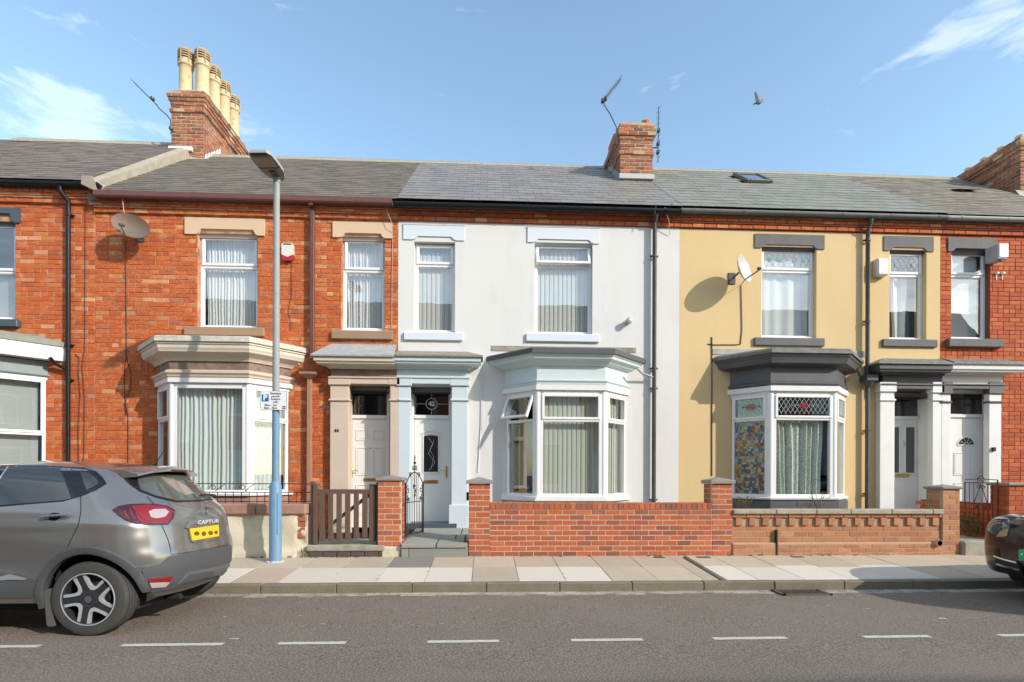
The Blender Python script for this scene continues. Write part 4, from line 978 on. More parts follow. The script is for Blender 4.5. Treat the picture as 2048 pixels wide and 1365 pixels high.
tw = MB(); tw.tube([(dx(856),yd-.009,dz(875)), (dx(866),yd-.009,dz(888)), (dx(857),yd-.009,dz(908)), (dx(870),yd-.009,dz(925)), (dx(858),yd-.009,dz(942))], .004, 5); tw.tube([(dx(868),yd-.009,dz(880)), (dx(860),yd-.009,dz(900)), (dx(868),yd-.009,dz(915)), (dx(862),yd-.009,dz(938))], .003, 5); tw.build('glass_lead_line', M_leadc, D)
for (a, b_, c, d) in ((840,890,1022,974),(846,884,1014,982)): panelring(D, dx(a), dx(b_), dz(c), dz(d), yd, M_wpaint, w=.012, mid=False)
handle(D, dx(893), dz(943), yd, -1); letterbox(D, dx(862), dz(964), yd, .27, .065)
pane(x0, x1, f0, f1, Yd+.04, G_dark, F_); pane(x0-.1, x1+.1, f0-.1, f1+.1, Yd+.3, M_dark, F_, 'fanlight_backing')
fc = ((x0+x1)/2, (f0+f1)/2); rn = .105
fl = MB(); fl.tube([(fc[0]+rn*math.cos(t), Yd+.034, fc[1]+rn*math.sin(t)) for t in [k*6.2832/28 for k in range(29)]], .006, 5)
fl.tube([(fc[0], Yd+.034, f0), (fc[0], Yd+.034, fc[1]-rn)], .005, 5); fl.tube([(fc[0], Yd+.034, f1), (fc[0], Yd+.034, fc[1]+rn)], .005, 5); fl.tube([(x0, Yd+.034, fc[1]), (fc[0]-rn, Yd+.034, fc[1])], .004, 5); fl.tube([(x1, Yd+.034, fc[1]), (fc[0]+rn, Yd+.034, fc[1])], .004, 5)
fl.build('fanlight_lead', M_leadc, F_)
lettering('42', .12, fc[0], Yd+.03, fc[1], M_leadc, F_, .003, .006, 'fanlight_number')
MB().box(AX(812,-.1), AX(915,-.1), -.17, .3, AZ(1060,-.1,860), AZ(1047,-.1,860), .004).build('door_step', M_slatep, HC)
roof(HC, XBC, XCD, -.12, ZE, YR, ZR)
slates(HC, 'slate', XBC, XCD, -.18, ZE, YR, ZR+.0, .30, .26, M_slC, 300, th=.009, wob=.0012)
ridge(HC, XBC, XCD, YR, ZR, M_ridge)
gutter(HC, AX(787,-.18,410), AX(1361,-.18,425), AZ(411,-.18,900)-.0, M_plast, r=.07, y=-.19)
xq = AX(1308.5,-.08,700)
downpipe(HC, [(xq,-.19,AZ(424,-.19,1309)),(xq,-.17,AZ(432,-.17,1309)),(xq,-.08,AZ(446,-.1,1309)),(xq,-.08,AZ(1005,-.08,1308))], .040, M_iron, clips=[AZ(v,-.08,1308) for v in (512, 737, 777, 1000)])
downpipe(HC, [(AX(1274,-.3,738),-.28,AZ(736,-.3,1275)),(AX(1285,-.2,748),-.16,AZ(746,-.2,1285)),(xq-.02,-.09,AZ(755,-.1,1305))], .02, M_lead, name='bay_waste_pipe')
cs0, cs1 = AX(1240,1.85,290), AX(1306,1.85,290)
SC = stack(HC, cs0, cs1, 1.85, 3.9, AZ(362,1.85,1272), AZ(243,1.85,1272), {0:-.02, 1:.03, 2:.05, 3:.06, 4:.02, 8:.03}, limit=200)
tz = AZ(243,1.85,1272)
mb = MB()
for i in range(14): q_ = random.uniform(1.88,3.2); mb.box(cs0+.02+i*.05-.03, cs0+.02+i*.05+.09, q_, q_+.6, tz-.02, tz+.08+.09*math.sin(.3+i*.19)+random.uniform(-.01,.015), .03)
mb.build('flaunching', M_brickC, SC)
MB().box(cs0-.02, cs1+.02, 1.80, 1.88, AZ(357,1.85,1272)-.03, AZ(350,1.85,1272), .004).build('lead_flashing', mat('grey_flashing', (.45,.46,.45), .5), SC)
MB().add([(cs0-.012,1.85,AZ(358,1.85,1240)-.1),(cs0-.012,3.4,ZR-.05),(cs0-.012,3.4,ZR+.12),(cs0-.012,1.85,AZ(350,1.85,1240)+.04)], [(0,1,2,3)]).build('side_flashing', mat('lead_side', (.30,.31,.32), .5), SC)

M_frost = mat('frosted_fanlight_film', (.24,.27,.26), .6, col2=(.19,.22,.21), vs=6)
# ------------------------------------------------ yellow rendered house 40
HD = thing('rendered_house', ((XCD+XDE)/2, 0, ZB), 'yellow rendered terraced house with black painted bay cornice and stained glass panes', 'house')
d1, d2 = RC(1523, 494, 1633, 677), RC(1779, 500, 1853, 681)
dxs = (AX(1462), AX(1541,-.55,880), AX(1672,-.55,880), AX(1690))
doorD = (AX(1788), AX(1865), ZB, AZ(778, 0, 1820))
ops = [d1, d2, doorD, (dxs[0]+.1, dxs[3]-.1, AZ(985,0,1600), AZ(790,0,1600))]
ZWd = AZ(458, 0, 1370)
wall_mesh(XCD, XDE, ZB, ZWd, 0, ops).build('wall', M_yellow, HD)
corbel_back(HD, XCD, XDE, ZC, M_mortarE)
bx = courses(XCD, XDE, ZWd+.005, ZC-.25, .0, (), hdr=0); corbel(XCD, XDE, ZC, bx)
MB().box(XCD, XDE, .012, .2, ZWd, ZE+.02).build('upper_mortar', M_mortarE, HD)
pieces(HD, 'brick', bx, M_brick, 300); shell(HD, XCD, XDE, ZE, ZR)
lD1, lD2 = RC(1509, 470, 1648, 498), RC(1767, 474, 1866, 503); sD1, sD2 = RC(1507, 677, 1647, 693), RC(1763, 680, 1872, 695)
lintel(HD, lD1, d1[0], d1[1], AZ(491,0,1578), M_slintel, -.022, soff=M_grey); lintel(HD, lD2, d2[0], d2[1], AZ(496,0,1816), M_slintel, -.022, soff=M_grey)
sill(HD, sD1, M_slintel, -.05); sill(HD, sD2, M_slintel, -.05)
def diamonds(parent, x0, x1, z0, z1, y, pitch=.095, M=None, th=.0035, motif=True, blue=False):
    mb = MB(); mb.M = M; h = z1-z0; sl = 1.55; x = x0-h/sl
    while x < x1+h/sl:
        for sg in (1, -1):
            xa, xb = (x, x+h/sl) if sg > 0 else (x+h/sl, x); za, zb_ = z0, z1
            t0, t1 = 0., 1.
            d_ = xb-xa
            for lim, s_ in ((x0, 1), (x1, -1)):
                if d_ == 0: continue
                t = (lim-xa)/d_
                if s_*d_ > 0: t0 = max(t0, t)
                else: t1 = min(t1, t)
            if t1-t0 > .04: mb.tube([(xa+d_*t0, y, za+h*t0), (xa+d_*t1, y, za+h*t1)], th, 4, caps=False)
        x += pitch
    mb.build('lead_lattice', M_leadc, parent)
    if motif:
        cx_, cz_ = (x0+x1)/2, (z0+z1)/2; r = .055
        a = MB(); a.M = M
        for rr in (r, r*.55, r*.2): a.tube([(cx_+rr*1.25*math.cos(t)*(1+.12*math.cos(5*t)), y-.004, cz_+rr*math.sin(t)*(1+.12*math.cos(5*t))) for t in [k*6.2832/20 for k in range(21)]], .006, 5)
        a.build('rose_motif', M_teal if blue else M_rose, parent)
        b_ = MB(); b_.M = M
        for sg in (-1, 1):
            b_.tube([(cx_+sg*(.07+k*.03), y-.004, cz_+.018*math.sin(k*1.4)) for k in range(int(min(9, (x1-x0)/2/.03-3)))], .004, 5)
            for k in (2, 5):
                xx = cx_+sg*(.07+k*.03)
                if abs(xx-cx_) < (x1-x0)/2-.03: b_.tube([(xx, y-.004, cz_), (xx+.02, y-.004, cz_+.022), (xx+.035, y-.004, cz_+.006), (xx, y-.004, cz_)], .006, 5)
        b_.build('leaf_motif', M_teal, parent)
wD = win(HD, d1, AZ(544,.1,1578)); wD2 = win(HD, d2, AZ(552,.1,1816))
for (o, w, za) in ((d1, wD, 544), (d2, wD2, 552)):
    zz = AZ(za,.1,1600)
    diamonds(w, o[0]+.09, o[1]-.09, zz+.075, o[3]-.09, .088, .11, th=.003, motif=False)
    for k in (.12, .32, .68, .88) if w is wD else (.2, .8):
        xx = o[0]+.09+(o[1]-o[0]-.18)*k; MB().lathe([(.038,0),(.038,.002)], 12, Matrix.Translation((xx, .092, (zz+o[3])/2)) @ Matrix.Rotation(R(90),4,'X')).build('blue_glass_flower', M_teal, w)
curtain('net_curtain', d1[0]+.05, d1[1]-.05, d1[2]+.08, d1[3]-.04, .22, M_net, 'plain white net curtain in the wide upstairs window of the yellow house', amp=.012, pitch=.22)
curtain('hung_sheet', d2[0]+.16, d2[1]-.2, d2[2]+.1, AZ(552,.2,1816), .24, M_net, 'crumpled pale sheet hung in the narrow upstairs window of the yellow house', cat='curtain', amp=.05, pitch=.3, gather=.3)
curtain('grey_curtain', d2[0]+.04, d2[1]-.04, d2[2]+.06, d2[3]-.05, .36, mat('grey_lilac_cloth', (.22,.22,.27), .9), 'dim lilac grey curtain behind the sheet in the yellow house', amp=.03, pitch=.2)
q = .55; g = lambda py, Y=-.55, px=1607: AZ(py, Y, px)
zb, zh, zt = g(1000), g(783), g(838)
BD, pD = bay(HD, dxs, q, zb, zh, zt, ('split','split','split'), gl=G_bay2)
MB().sweep(pD, [(.05, GZ-.2), (.05, zb-.04), (.0, zb+.002)]).build('bay_plinth', M_grey, HD)
MB().sweep(pD, [(-.1,zh),(.05, zh), (.05, g(773)), (.0,g(773))]).build('bay_head', M_wpaint, HD)
MB().sweep(pD, [(.02, g(773)), (.03, g(771)), (.045, g(768)), (.045, g(766)), (.012, g(763)), (.012, g(736)), (.03,g(735)), (.06, g(733,-.6)), (.13, g(729,-.68)), (.18, g(726,-.74)), (.19, g(722,-.74)), (.21, g(715,-.76)), (.235, g(711,-.78)), (.245, g(704,-.79)), (.1, g(704,-.78))]).build('cornice', M_grey, HD)
MB().sweep(pD, [(.245, g(706,-.79)), (.27, g(706,-.82)), (.27, g(700,-.82)), (.23, g(696,-.8)), (-.2, g(696,-.8)+.04), (-.5, g(696,-.8)+.06)], cap_top=True).build('bay_roof', mat('black_bay_lead', (.10,.10,.10), .5, col2=(.2,.2,.19), vs=9, bump=.3), HD)
MB().box(AX(1425), AX(1737), -.012, .02, AZ(712,0,1600), AZ(701,0,1600)).build('roof_upstand', M_lead, HD)
for i, mt in ((0, 1), (1, 1), (2, 0)):
    M, L_ = frameM(pD[i], pD[i+1]); a, b_ = (.12, L_-.12)
    diamonds(BD, a, b_, zt+.09, zh-.12, -.005 if i != 9 else 0, .085, M=M, motif=bool(mt))
    MB_ = MB(); MB_.M = M; MB_.add([(a,.05,zt+.07),(b_,.05,zt+.07),(b_,.05,zh-.1),(a,.05,zh-.1)], [(0,1,2,3)]).build('dark_pane', G_dark, BD)
M, L_ = frameM(pD[0], pD[1])
mo = MB(); mo.M = M; z = zb+.10; 
while z < zt-.06:
    x = .08; hz = random.uniform(.03,.065)
    while x < L_-.11:
        w = random.uniform(.025,.07); mo.box(x, min(x+w, L_-.105)-.004, .030, .036, z, min(z+hz, zt-.05)-.004, rnd=random.random()+.001); x += w
    z += hz
mo.build('mosaic_pane', M_pal, BD, kind='stuff')
M, L_ = frameM(pD[1], pD[2])
curtain('lace_curtain', .07, L_-.16, zb+.08, zt-.03, .13, M_lace, 'pale lace curtain drawn to one side in the middle of the black-corniced bay', amp=.03, pitch=.12, gather=.12, M=M, irr=.8)
M, L_ = frameM(pD[2], pD[3]); curtain('net_curtain', .05, L_-.05, zb+.1, zh-.06, .14, M_net, 'white net curtain in the right cant of the black-corniced bay', M=M)
pil(HD, 1760, 1788, 765, GZ, M_wpaint, topband=782); pil(HD, 1865, 1883, 765, GZ, M_wpaint, topband=784)
pyd = dict(bot=778, mold=771, fr=752, cove=743, top=727, wall=719)
ex0, ex1, exm = AX(1765, YP, 760), AX(2003, YP, 760), AX(1883, YP, 760)
M_leadk = mat('dark_canopy_lead', (.12,.12,.115), .6, col2=(.25,.24,.21), vs=12, va=.3, bump=.3)
canopy(HD, ex0, exm, (True, False), (M_grey, M_grey, M_grey, M_leadk), pyd, 1830)
lining(HD, doorD, .31, M_wpaint)
F_, x0, x1, z0, z1, f0, f1, Yd = door(HD, (1782, 1843), 788, 1022, 836, .30)
MB().box(x1+.05, AX(1865), .29, .31, z0, f1+.1).build('door_side_panel', M_wpaint, HD)
D = MB().box(x0+.003, x1-.003, Yd+.02, Yd+.065, z0, z1, .004).build('door', M_wpaint, HD); yd = Yd+.02
def dz(py): return AZ(py, yd, 1810)
def dx(px): return AX(px, yd, 900)
for a, b_ in ((1788, 1798), (1811, 1829)):
    fr = MB(); ringbox(fr, dx(a)-.018, dx(b_)+.018, dz(946)-.02, dz(855)+.02, .02, yd-.014, yd+.001, .004); fr.build('glazing_bead', M_wpaint, D)
    MB().add([(dx(a),yd-.004,dz(946)),(dx(b_),yd-.004,dz(946)),(dx(b_),yd-.004,dz(855)),(dx(a),yd-.004,dz(855))], [(0,1,2,3)]).build('pane', mat('grey_door_glass', (.10,.11,.105), .15), D)
kn = MB(); kx, kz = dx(1806), dz(888); kn.box(kx-.012,kx+.012,yd-.012,yd,kz-.05,kz+.07,.005); kn.tube([(kx+.03*math.cos(t), yd-.025, kz+.03*math.sin(t)) for t in [k*6.2832/14 for k in range(15)]], .006, 6); kn.build('door_knocker', M_chrome, D)
letterbox(D, dx(1804), dz(951), yd, .30, .075)
pane(x0, x1, f0, f1, Yd+.04, G_dark, F_); pane(x0-.005, x1+.005, f0-.005, f1+.005, Yd+.05, M_frost, F_, 'fanlight_backing')
roof(HD, XCD, XDE, -.12, ZE, YR, ZR)
# roof window
vx0, vx1, vs0, vs1 = AX(1474,2.5,360), AX(1538,2.2,368), 2.72, 3.66
slates(HD, 'roof_tile', XCD, XDE, -.18, ZE, YR, ZR, .33, .31, M_slD, 300, th=.012, wob=.0015, holes=[(vx0+.02, vx1-.02, vs0+.02, vs1-.02)])
ridge(HD, XCD, XDE, YR, ZR, M_ridge)
a = math.atan2(ZR-ZE, YR+.12); MV = Matrix.Translation((0, -.12, ZE)) @ Matrix.Rotation(a, 4, 'X')
mb = MB(); mb.M = MV; ringw = .07
for (p, q_, r_, s_) in ((vx0, vx0+ringw, vs0, vs1), (vx1-ringw, vx1, vs0, vs1), (vx0+ringw, vx1-ringw, vs0, vs0+.1), (vx0+ringw, vx1-ringw, vs1-.1, vs1)): mb.box(p, q_, r_, s_, -.02, .10, .012)
RW = mb.build('roof_window', mat('roof_window_alu', (.16,.15,.13), .4, metal=.4), HD)
m2 = MB(); m2.M = MV; m2.add([(vx0+.06,vs0+.08,.075),(vx1-.06,vs0+.08,.075),(vx1-.06,vs1-.08,.075),(vx0+.06,vs1-.08,.075)], [(0,1,2,3)]); m2.build('pane', mat('sky_glass', (.4,.45,.5), .02, metal=.9), RW)
gutter(HD, AX(1361,-.18,425), AX(1895,-.18,440), AZ(427,-.17,1600), M_gutter, r=.055, y=-.17)
xq = AX(1735,-.08,700)
downpipe(HD, [(xq,-.17,AZ(437,-.17,1735)),(xq,-.15,AZ(447,-.15,1735)),(xq,-.08,AZ(460,-.1,1735)),(xq,-.08,AZ(748,-.08,1734))], .038, M_iron, clips=[AZ(v,-.08,1735) for v in (480, 643)])
downpipe(HD, [(xq,-.08,AZ(766,-.08,1735)),(xq,-.08,GZ-.1)], .036, M_iron, clips=[AZ(v,-.08,1735) for v in (862, 988)])
MB().box(xq-.11, xq+.12, -.22, -.01, AZ(764,-.1,1738), AZ(751,-.1,1738), .01).lathe([(.10,0),(.05,-.09)], 12, Matrix.Translation((xq,-.11,AZ(764,-.1,1738)))).build('rain_hopper', M_iron, HD)
downpipe(HD, [(AX(1716,-.3,740),-.28,AZ(738,-.3,1716)),(AX(1722,-.2,752),-.15,AZ(750,-.2,1722)),(xq-.05,-.1,AZ(757,-.1,1730))], .02, M_iron, name='bay_waste_pipe')

# ------------------------------------------------ red brick house 38
HE = thing('brick_house', ((XDE+XE2)/2, 0, ZB), 'right-most red brick terraced house with fan-glazed white door and grey stone lintel', 'house')
e1 = RC(1903, 500, 1980, 680); e2 = (e1[0]+1.75, e1[1]+1.95, e1[2], e1[3])
doorE = (AX(1900), AX(1978), ZB, AZ(778, 0, 1940))
ops = [e1, e2, doorE]
wall_mesh(XDE, XE2, ZB, ZE+.02, .007, ops).build('wall', M_mortarE, HE)
lE, sE = RC(1895, 477, 1991, 505), RC(1891, 680, 2000, 696)
skip = ops+[lE, sE, RC(1883, 719, 2003, 1060)]
bx = courses(XDE, XE2, ZB, ZC-.25, 0, skip, hdr=5); corbel(XDE, XE2, ZC, bx)
pieces(HE, 'brick', bx, M_brickE, 300); corbel_back(HE, XDE, XE2, ZC, M_mortarE); shell(HE, XDE, XE2, ZE, ZR)
lintel(HE, lE, e1[0], e1[1], AZ(498,0,1940), M_slintel, -.022, soff=M_grey); sill(HE, sE, M_slintel)
win(HE, e1, AZ(553,.1,1940)); win(HE, e2, AZ(553,.1,1940))
venetian(e1[0]+.06, e1[1]-.1, e1[2]+.09, e1[2]+.55, .2, M_ven, 'white venetian blind lowered in the upstairs window of the right-most house', .026, gap=1.4)
venetian(e1[0]+.06, e1[1]-.1, e1[2]+.56, e1[3]-.09, .2, M_ven, 'closed upper part of the white blind in the right-most upstairs window', .026, gap=-.9)
canopy(HE, exm, ex1, (False, True), (M_grey, M_wpaint, M_wpaint, M_leadk), pyd, 1940)
pil(HE, 1883, 1900, 765, GZ, M_wpaint, topband=786, bands=(804,), bandm=M_grey); pil(HE, 1978, 2003, 765, GZ, M_wpaint, topband=786, bands=(804,), bandm=M_grey)
lining(HE, doorE, .11, M_wpaint)
F_, x0, x1, z0, z1, f0, f1, Yd = door(HE, (1893, 1973), 782, 1022, 832, .10)
D = MB().box(x0+.003, x1-.003, Yd+.02, Yd+.065, z0, z1, .004).build('door', M_wpaint, HE); yd = Yd+.02
def dz(py): return AZ(py, yd, 1932)
for a, b_ in ((1907, 1927), (1937, 1957)):
    panelring(D, dx(a), dx(b_), dz(951), dz(906), yd, M_wpaint, w=.014); panelring(D, dx(a), dx(b_), dz(1012), dz(966), yd, M_wpaint, w=.014)
cx_, cz_, rr = dx(1932), dz(891), .16
arc = [(cx_+rr*1.12*math.cos(t), yd-.004, cz_+rr*math.sin(t)) for t in [math.pi*k/16 for k in range(17)]]
MB().add(arc, [tuple(range(17))]).build('fan_pane', mat('dark_fan_glass', (.07,.07,.06), .15), D)
fb = MB(); fb.tube(arc+[arc[0]], .014, 6)
fb.build('fan_bead', M_wpaint, D)
fb = MB()
for k in range(1, 5): t = math.pi*k/5; fb.tube([(cx_+.05*math.cos(t), yd-.008, cz_+.05*math.sin(t)), (cx_+rr*.95*math.cos(t), yd-.008, cz_+rr*.9*math.sin(t))], .005, 5)
fb.tube([(cx_+.055*math.cos(t), yd-.008, cz_+.05*math.sin(t)) for t in [math.pi*k/8 for k in range(9)]], .007, 5); fb.build('fan_lead', M_leadc, D)
handle(D, dx(1967), dz(943), yd, -1, M_chrome)
pane(x0, x1, f0, f1, Yd+.04, G_dark, F_); pane(x0-.005, x1+.005, f0-.005, f1+.005, Yd+.05, M_frost, F_, 'fanlight_backing')
roof(HE, XDE, XE2, -.12, ZE, YR, ZR)
slates(HE, 'slate', XDE, XE2, -.16, ZE, YR, ZR, .25, .19, M_slE, 0)
ridge(HE, XDE, XE2, YR, ZR, M_ridge)
# slipped slates
a = math.atan2(ZR-ZE, YR+.12)
for (px, py, dy, w) in ((1908, 381, 0, .26), (1930, 386, .03, .24)):
    X, Y_ = AX(px, 2.0, py), 1.9; Z = ZE+(Y_+.12)*math.tan(a)+.05
    mb = MB(); mb.M = Matrix.Translation((X, Y_, Z)) @ Matrix.Rotation(a-.22, 4, 'X') @ Matrix.Rotation(-.12, 4, 'Z'); mb.box(-w/2, w/2, -.22, .12, -.006, .004); mb.build('slipped_slate', mat('brown_slate_edge', (.07,.05,.04), .9), HE)
gutter(HE, AX(1895,-.18,440), XE2, AZ(437,-.17,1960), mat('pale_grey_gutter', (.30,.31,.28), .5), r=.055, y=-.17)
s0 = AX(2041,1.85,330)
SE_ = stack(HE, s0, s0+.8, 1.85, 3.6, AZ(395,1.85,2045), AZ(272,1.85,2045), {0:.0, 1:.04, 2:.06, 3:.03, 6:.03}, limit=160)
for y in (2.0, 2.45, 2.9, 3.35): MB().lathe([(.10,0),(.10,.10),(.07,.12)], 12, Matrix.Translation((s0+.14, y, AZ(272,1.85,2045)-.02))).build('flue_stub', M_pot, SE_)
MB().add([(s0-.1,1.7,AZ(398,1.7,2045)),(s0+.9,1.7,AZ(398,1.7,2045)),(s0+.9,1.87,AZ(380,1.85,2045)),(s0-.1,1.87,AZ(380,1.85,2045))], [(0,1,2,3)]).build('lead_flashing', M_lead, SE_)
# pale fillet bands on the roof edges between two coverings
for (x, m) in ((XBC, M_slC), (XDE, M_slE)):
    pass
# ================================================================ front gardens
def wz(py, px=1100): return AZ(py, YW, px)
def wx(px): return AX(px, YW, 1050)
MB().box(-13, wx(612), YW+.2, .0, 0, GZ-.12).build('garden_soil', M_earth, kind='structure')
MB().box(wx(612), wx(803), YW+.02, .2, 0, GZ-.03).build('front_path', M_conc, kind='structure')
MB().box(wx(980)-.2, wx(1850), YW+.2, .0, 0, GZ-.1).build('garden_gravel', M_earth, kind='structure')
TH = .215
def brick_wall(W_, x0, x1, z0, z1, y0, y1, m, L=.225, h=.0833, hdr=0, ends=True, lim_add=None, joint=.010, ops=()):
    """front face of brickwork, plus the returns"""
    bx = courses(x0, x1, z0, z1, y0, ops, L=L, h=h, joint=joint, hdr=hdr, wob=.0015, depth=.06)
    if ends:
        n = max(1, int((z1-z0)/h+.5)); hh = (z1-z0)/n
        for r in range(n):
            z = z0+hh*(r+.5); y = y0+.06 if r % 2 else y0+.06
            while y < y1:
                q_ = min(y+(L if r % 2 else L/2+.0), y1)
                if q_-y > .03:
                    for x in ends: bx.append((x+(.03 if x < (x0+x1)/2 else -.03), (y+q_)/2, z, .06, q_-y-joint, hh-joint, 0, 0, 0))
                y = q_
    return bx
zbase = .19
# wall of 42
ZSP = wz(1020, 1190); ZWT = wz(1006, 1190)
G = thing('garden_wall', (wx(1180), YW, zbase), 'low brick garden wall with two capped pillars in front of the white house', 'wall')
xC0, xC1, xD0, xD1 = wx(937), wx(980), wx(1424), wx(1465)
MB().box(xC1, xD0, YW+.004, YW+TH, zbase-.1, ZWT-.004).box(xC0+.004, xC1-.004, YW+.004, YW+.327, zbase-.1, wz(969,958)).box(xD0+.004, xD1-.004, YW+.004, YW+.327, zbase-.1, wz(969,1444)).build('wall_core', M_mortarW, G)
bx = brick_wall(G, xC1, xD0, zbase+.02, ZSP, YW, YW+TH, M_brickW, ends=False)
x = xC1
while x < xD0:
    q_ = min(x+.083, xD0); bx.append(((x+q_)/2, YW+TH/2-.004, (ZSP+ZWT)/2, q_-x-.010, TH+.006, ZWT-ZSP-.004, random.uniform(-.006,.006), 0, 0)); x = q_
for a, b_ in ((xC0, xC1), (xD0, xD1)): bx += brick_wall(G, a, b_, zbase+.02, wz(968,(1444 if a > 2 else 958)), YW-.0, YW+.33, M_brickW, L=.225, ends=(a, b_))
pieces(G, 'brick', bx, M_brickW, 300, cy=.07)
for a, b_, p in ((xC0, xC1, 958), (xD0, xD1, 1444)):
    z = wz(968, p); c = MB(); o = .035
    c.box(a-o, b_+o, YW-o, YW+.33+o, z, z+.055, .006)
    cx_, cy_ = (a+b_)/2, YW+.165; k = [(a-o+.005, YW-o+.005), (b_+o-.005, YW-o+.005), (b_+o-.005, YW+.33+o-.005), (a-o+.005, YW+.33+o-.005)]
    c.add([(x, y, z+.054) for x, y in k]+[(cx_, cy_, z+.105)], [(0,1,4),(1,2,4),(2,3,4),(3,0,4)]); c.build('pillar_cap', M_capg, G)
# small black box on the pillar by the path
MB().box(xC0-.035, xC0-.001, YW+.02, YW+.12, wz(1002,933), wz(985,933), .006).build('wall_box', M_plast, None, label='small black box fixed to the pillar beside the open iron gate', category='box')
# wall of 40
zc = wz(1023, 1650); G2 = thing('garden_wall', (wx(1660), YW, zbase), 'weathered brick garden wall with a stone coping and square gaps under it, before the yellow house', 'wall')
xP0, xP1 = wx(1885), wx(1920)
MB().box(xD1, xP0, YW+.034, YW+TH, zbase-.1, zc-.03).box(xD1, xP0, YW-.016, YW+TH, zbase-.1, wz(1088,1650)).box(xP0+.004, xP1-.004, YW+.004, YW+.327, zbase-.1, wz(978,1900)).build('wall_core', mat('buff_mortar', (.46,.34,.23), .95, col2=(.36,.25,.17), vs=6, fine=.2, bump=.4, bs=120), G2)
bx = courses(xD1, xP0, wz(1086,1650), wz(1052,1650), YW+.03, [(wx(1549), wx(1555), 0, 3)], L=.225, h=.078, hdr=0, wob=.0015, depth=.06)
bx += courses(xD1, xP0, zbase+.0, wz(1089,1650), YW-.02, [(wx(1549), wx(1555), 0, 3)], L=.225, h=.078, hdr=0, wob=.0015, depth=.06)
bx += courses(xD1, xP0, wz(1036,1650), wz(1028,1650), YW-.0, (), L=.225, h=.065, hdr=0, wob=.0015, depth=.09)
n = 16; pit = (xP0-xD1)/n
for i in range(n): bx.append((xD1+pit*(i+.5)-pit*.0, YW+.045, (wz(1036,1650)+wz(1052,1650))/2, pit*.46, .09, wz(1036,1650)-wz(1052,1650)-.006, 0, 0, 0))
bx += brick_wall(G2, xP0, xP1, zbase+.0, wz(979,1900), YW, YW+.33, M_brickD, ends=(xP0, xP1), h=.08)
pieces(G2, 'brick', bx, M_brickD, 300, cy=.07)
MB().box(xD1, xP0, YW-.012, YW+.2, wz(1089,1650), wz(1086,1650)+.004, .008).build('plinth_ledge', mat('ledge_mortar', (.50,.34,.22), .9, fine=.15, bump=.3), G2)
x = xD1
while x < xP0-.05:
    q_ = min(x+random.uniform(.5,.7), xP0); o = MB().box(x+.003, q_-.003, YW-.04, YW+TH+.03, zc-.045, zc+.03+random.uniform(-.004,.004), .012).build('coping_stone', M_stone, G2); x = q_
z = wz(979,1900); MB().box(xP0-.035, xP1+.035, YW-.035, YW+.365, z, z+.04, .01).add([(xP0-.03,YW-.03,z+.039),(xP1+.03,YW-.03,z+.039),(xP1+.03,YW+.36,z+.039),(xP0-.03,YW+.36,z+.039),((xP0+xP1)/2,YW+.16,z+.075)], [(0,1,4),(1,2,4),(2,3,4),(3,0,4)]).build('pillar_cap', M_capg, G2)
MB().lathe([(.045,-.02),(.052,-.02),(.052,.05),(.045,.05)], 14, Matrix.Translation((wx(1873), YW-.02, wz(1086,1873))) @ Matrix.Rotation(R(90),4,'X'), closed=True).build('drain_mouth', M_mortarC, G2)
MB().lathe([(.001,0),(.045,0)], 14, Matrix.Translation((wx(1873), YW-.06, wz(1086,1873))) @ Matrix.Rotation(R(90),4,'X')).build('drain_hole_shade', M_sootshade, G2)  # black disc paints the shade inside the pipe mouth
MB().box(wx(1551), wx(1554), YW-.03, YW+.03, zbase, wz(1060,1552), .004).build('slot_strip', M_ink, G2)  # black strip set in the slot between the bricks
# wall of 44
G3 = thing('garden_wall', (wx(450), YW, zbase), 'low cream painted garden wall with peeling patches and a pinkish stone coping behind the lamp post', 'wall')
wl0, wl1 = -7.25, wx(612); zt3, zc3 = wz(1030,520), wz(1008,520)
nx_, nz2 = 90, 14; vs = []; fs = []
for j in range(nz2+1):
    for i in range(nx_+1):
        x = wl0+(wl1-wl0)*i/nx_; z = zbase-.05+(zt3-zbase+.05)*j/nz2
        y = YW + .012*math.sin(x*5+z*9)+.008*math.sin(x*13.1-z*17) + (-.03 if z < .33 else 0)
        if x > wl1-.13: y += .022 + .02*math.sin(z*21+x*30)
        vs.append((x, y, z))
for j in range(nz2):
    for i in range(nx_): a = j*(nx_+1)+i; fs.append((a, a+1, a+nx_+2, a+nx_+1))
mb = MB().add(vs, fs, True); mb.box(wl0, wl1-.005, YW+.07, YW+.28, zbase-.05, zt3-.005); mb.build('wall_render', M_render2, G3)
bx = []
for r in range(3, 7): bx.append((wl1-.06+random.uniform(-.015,.01), YW+.030, zbase+.1+r*.083, .11, .06, .072, 0, random.uniform(-.03,.03), 0))
pieces(G3, 'brick', bx, M_brickW, cy=.07)
x = wl0
while x < wl1:
    q_ = min(x+.95, wl1+.015); MB().box(x+.003, q_-.003, YW-.05, YW+.31, zt3, zc3+random.uniform(-.004,.004), .022).build('coping_stone', M_coping, G3); x = q_
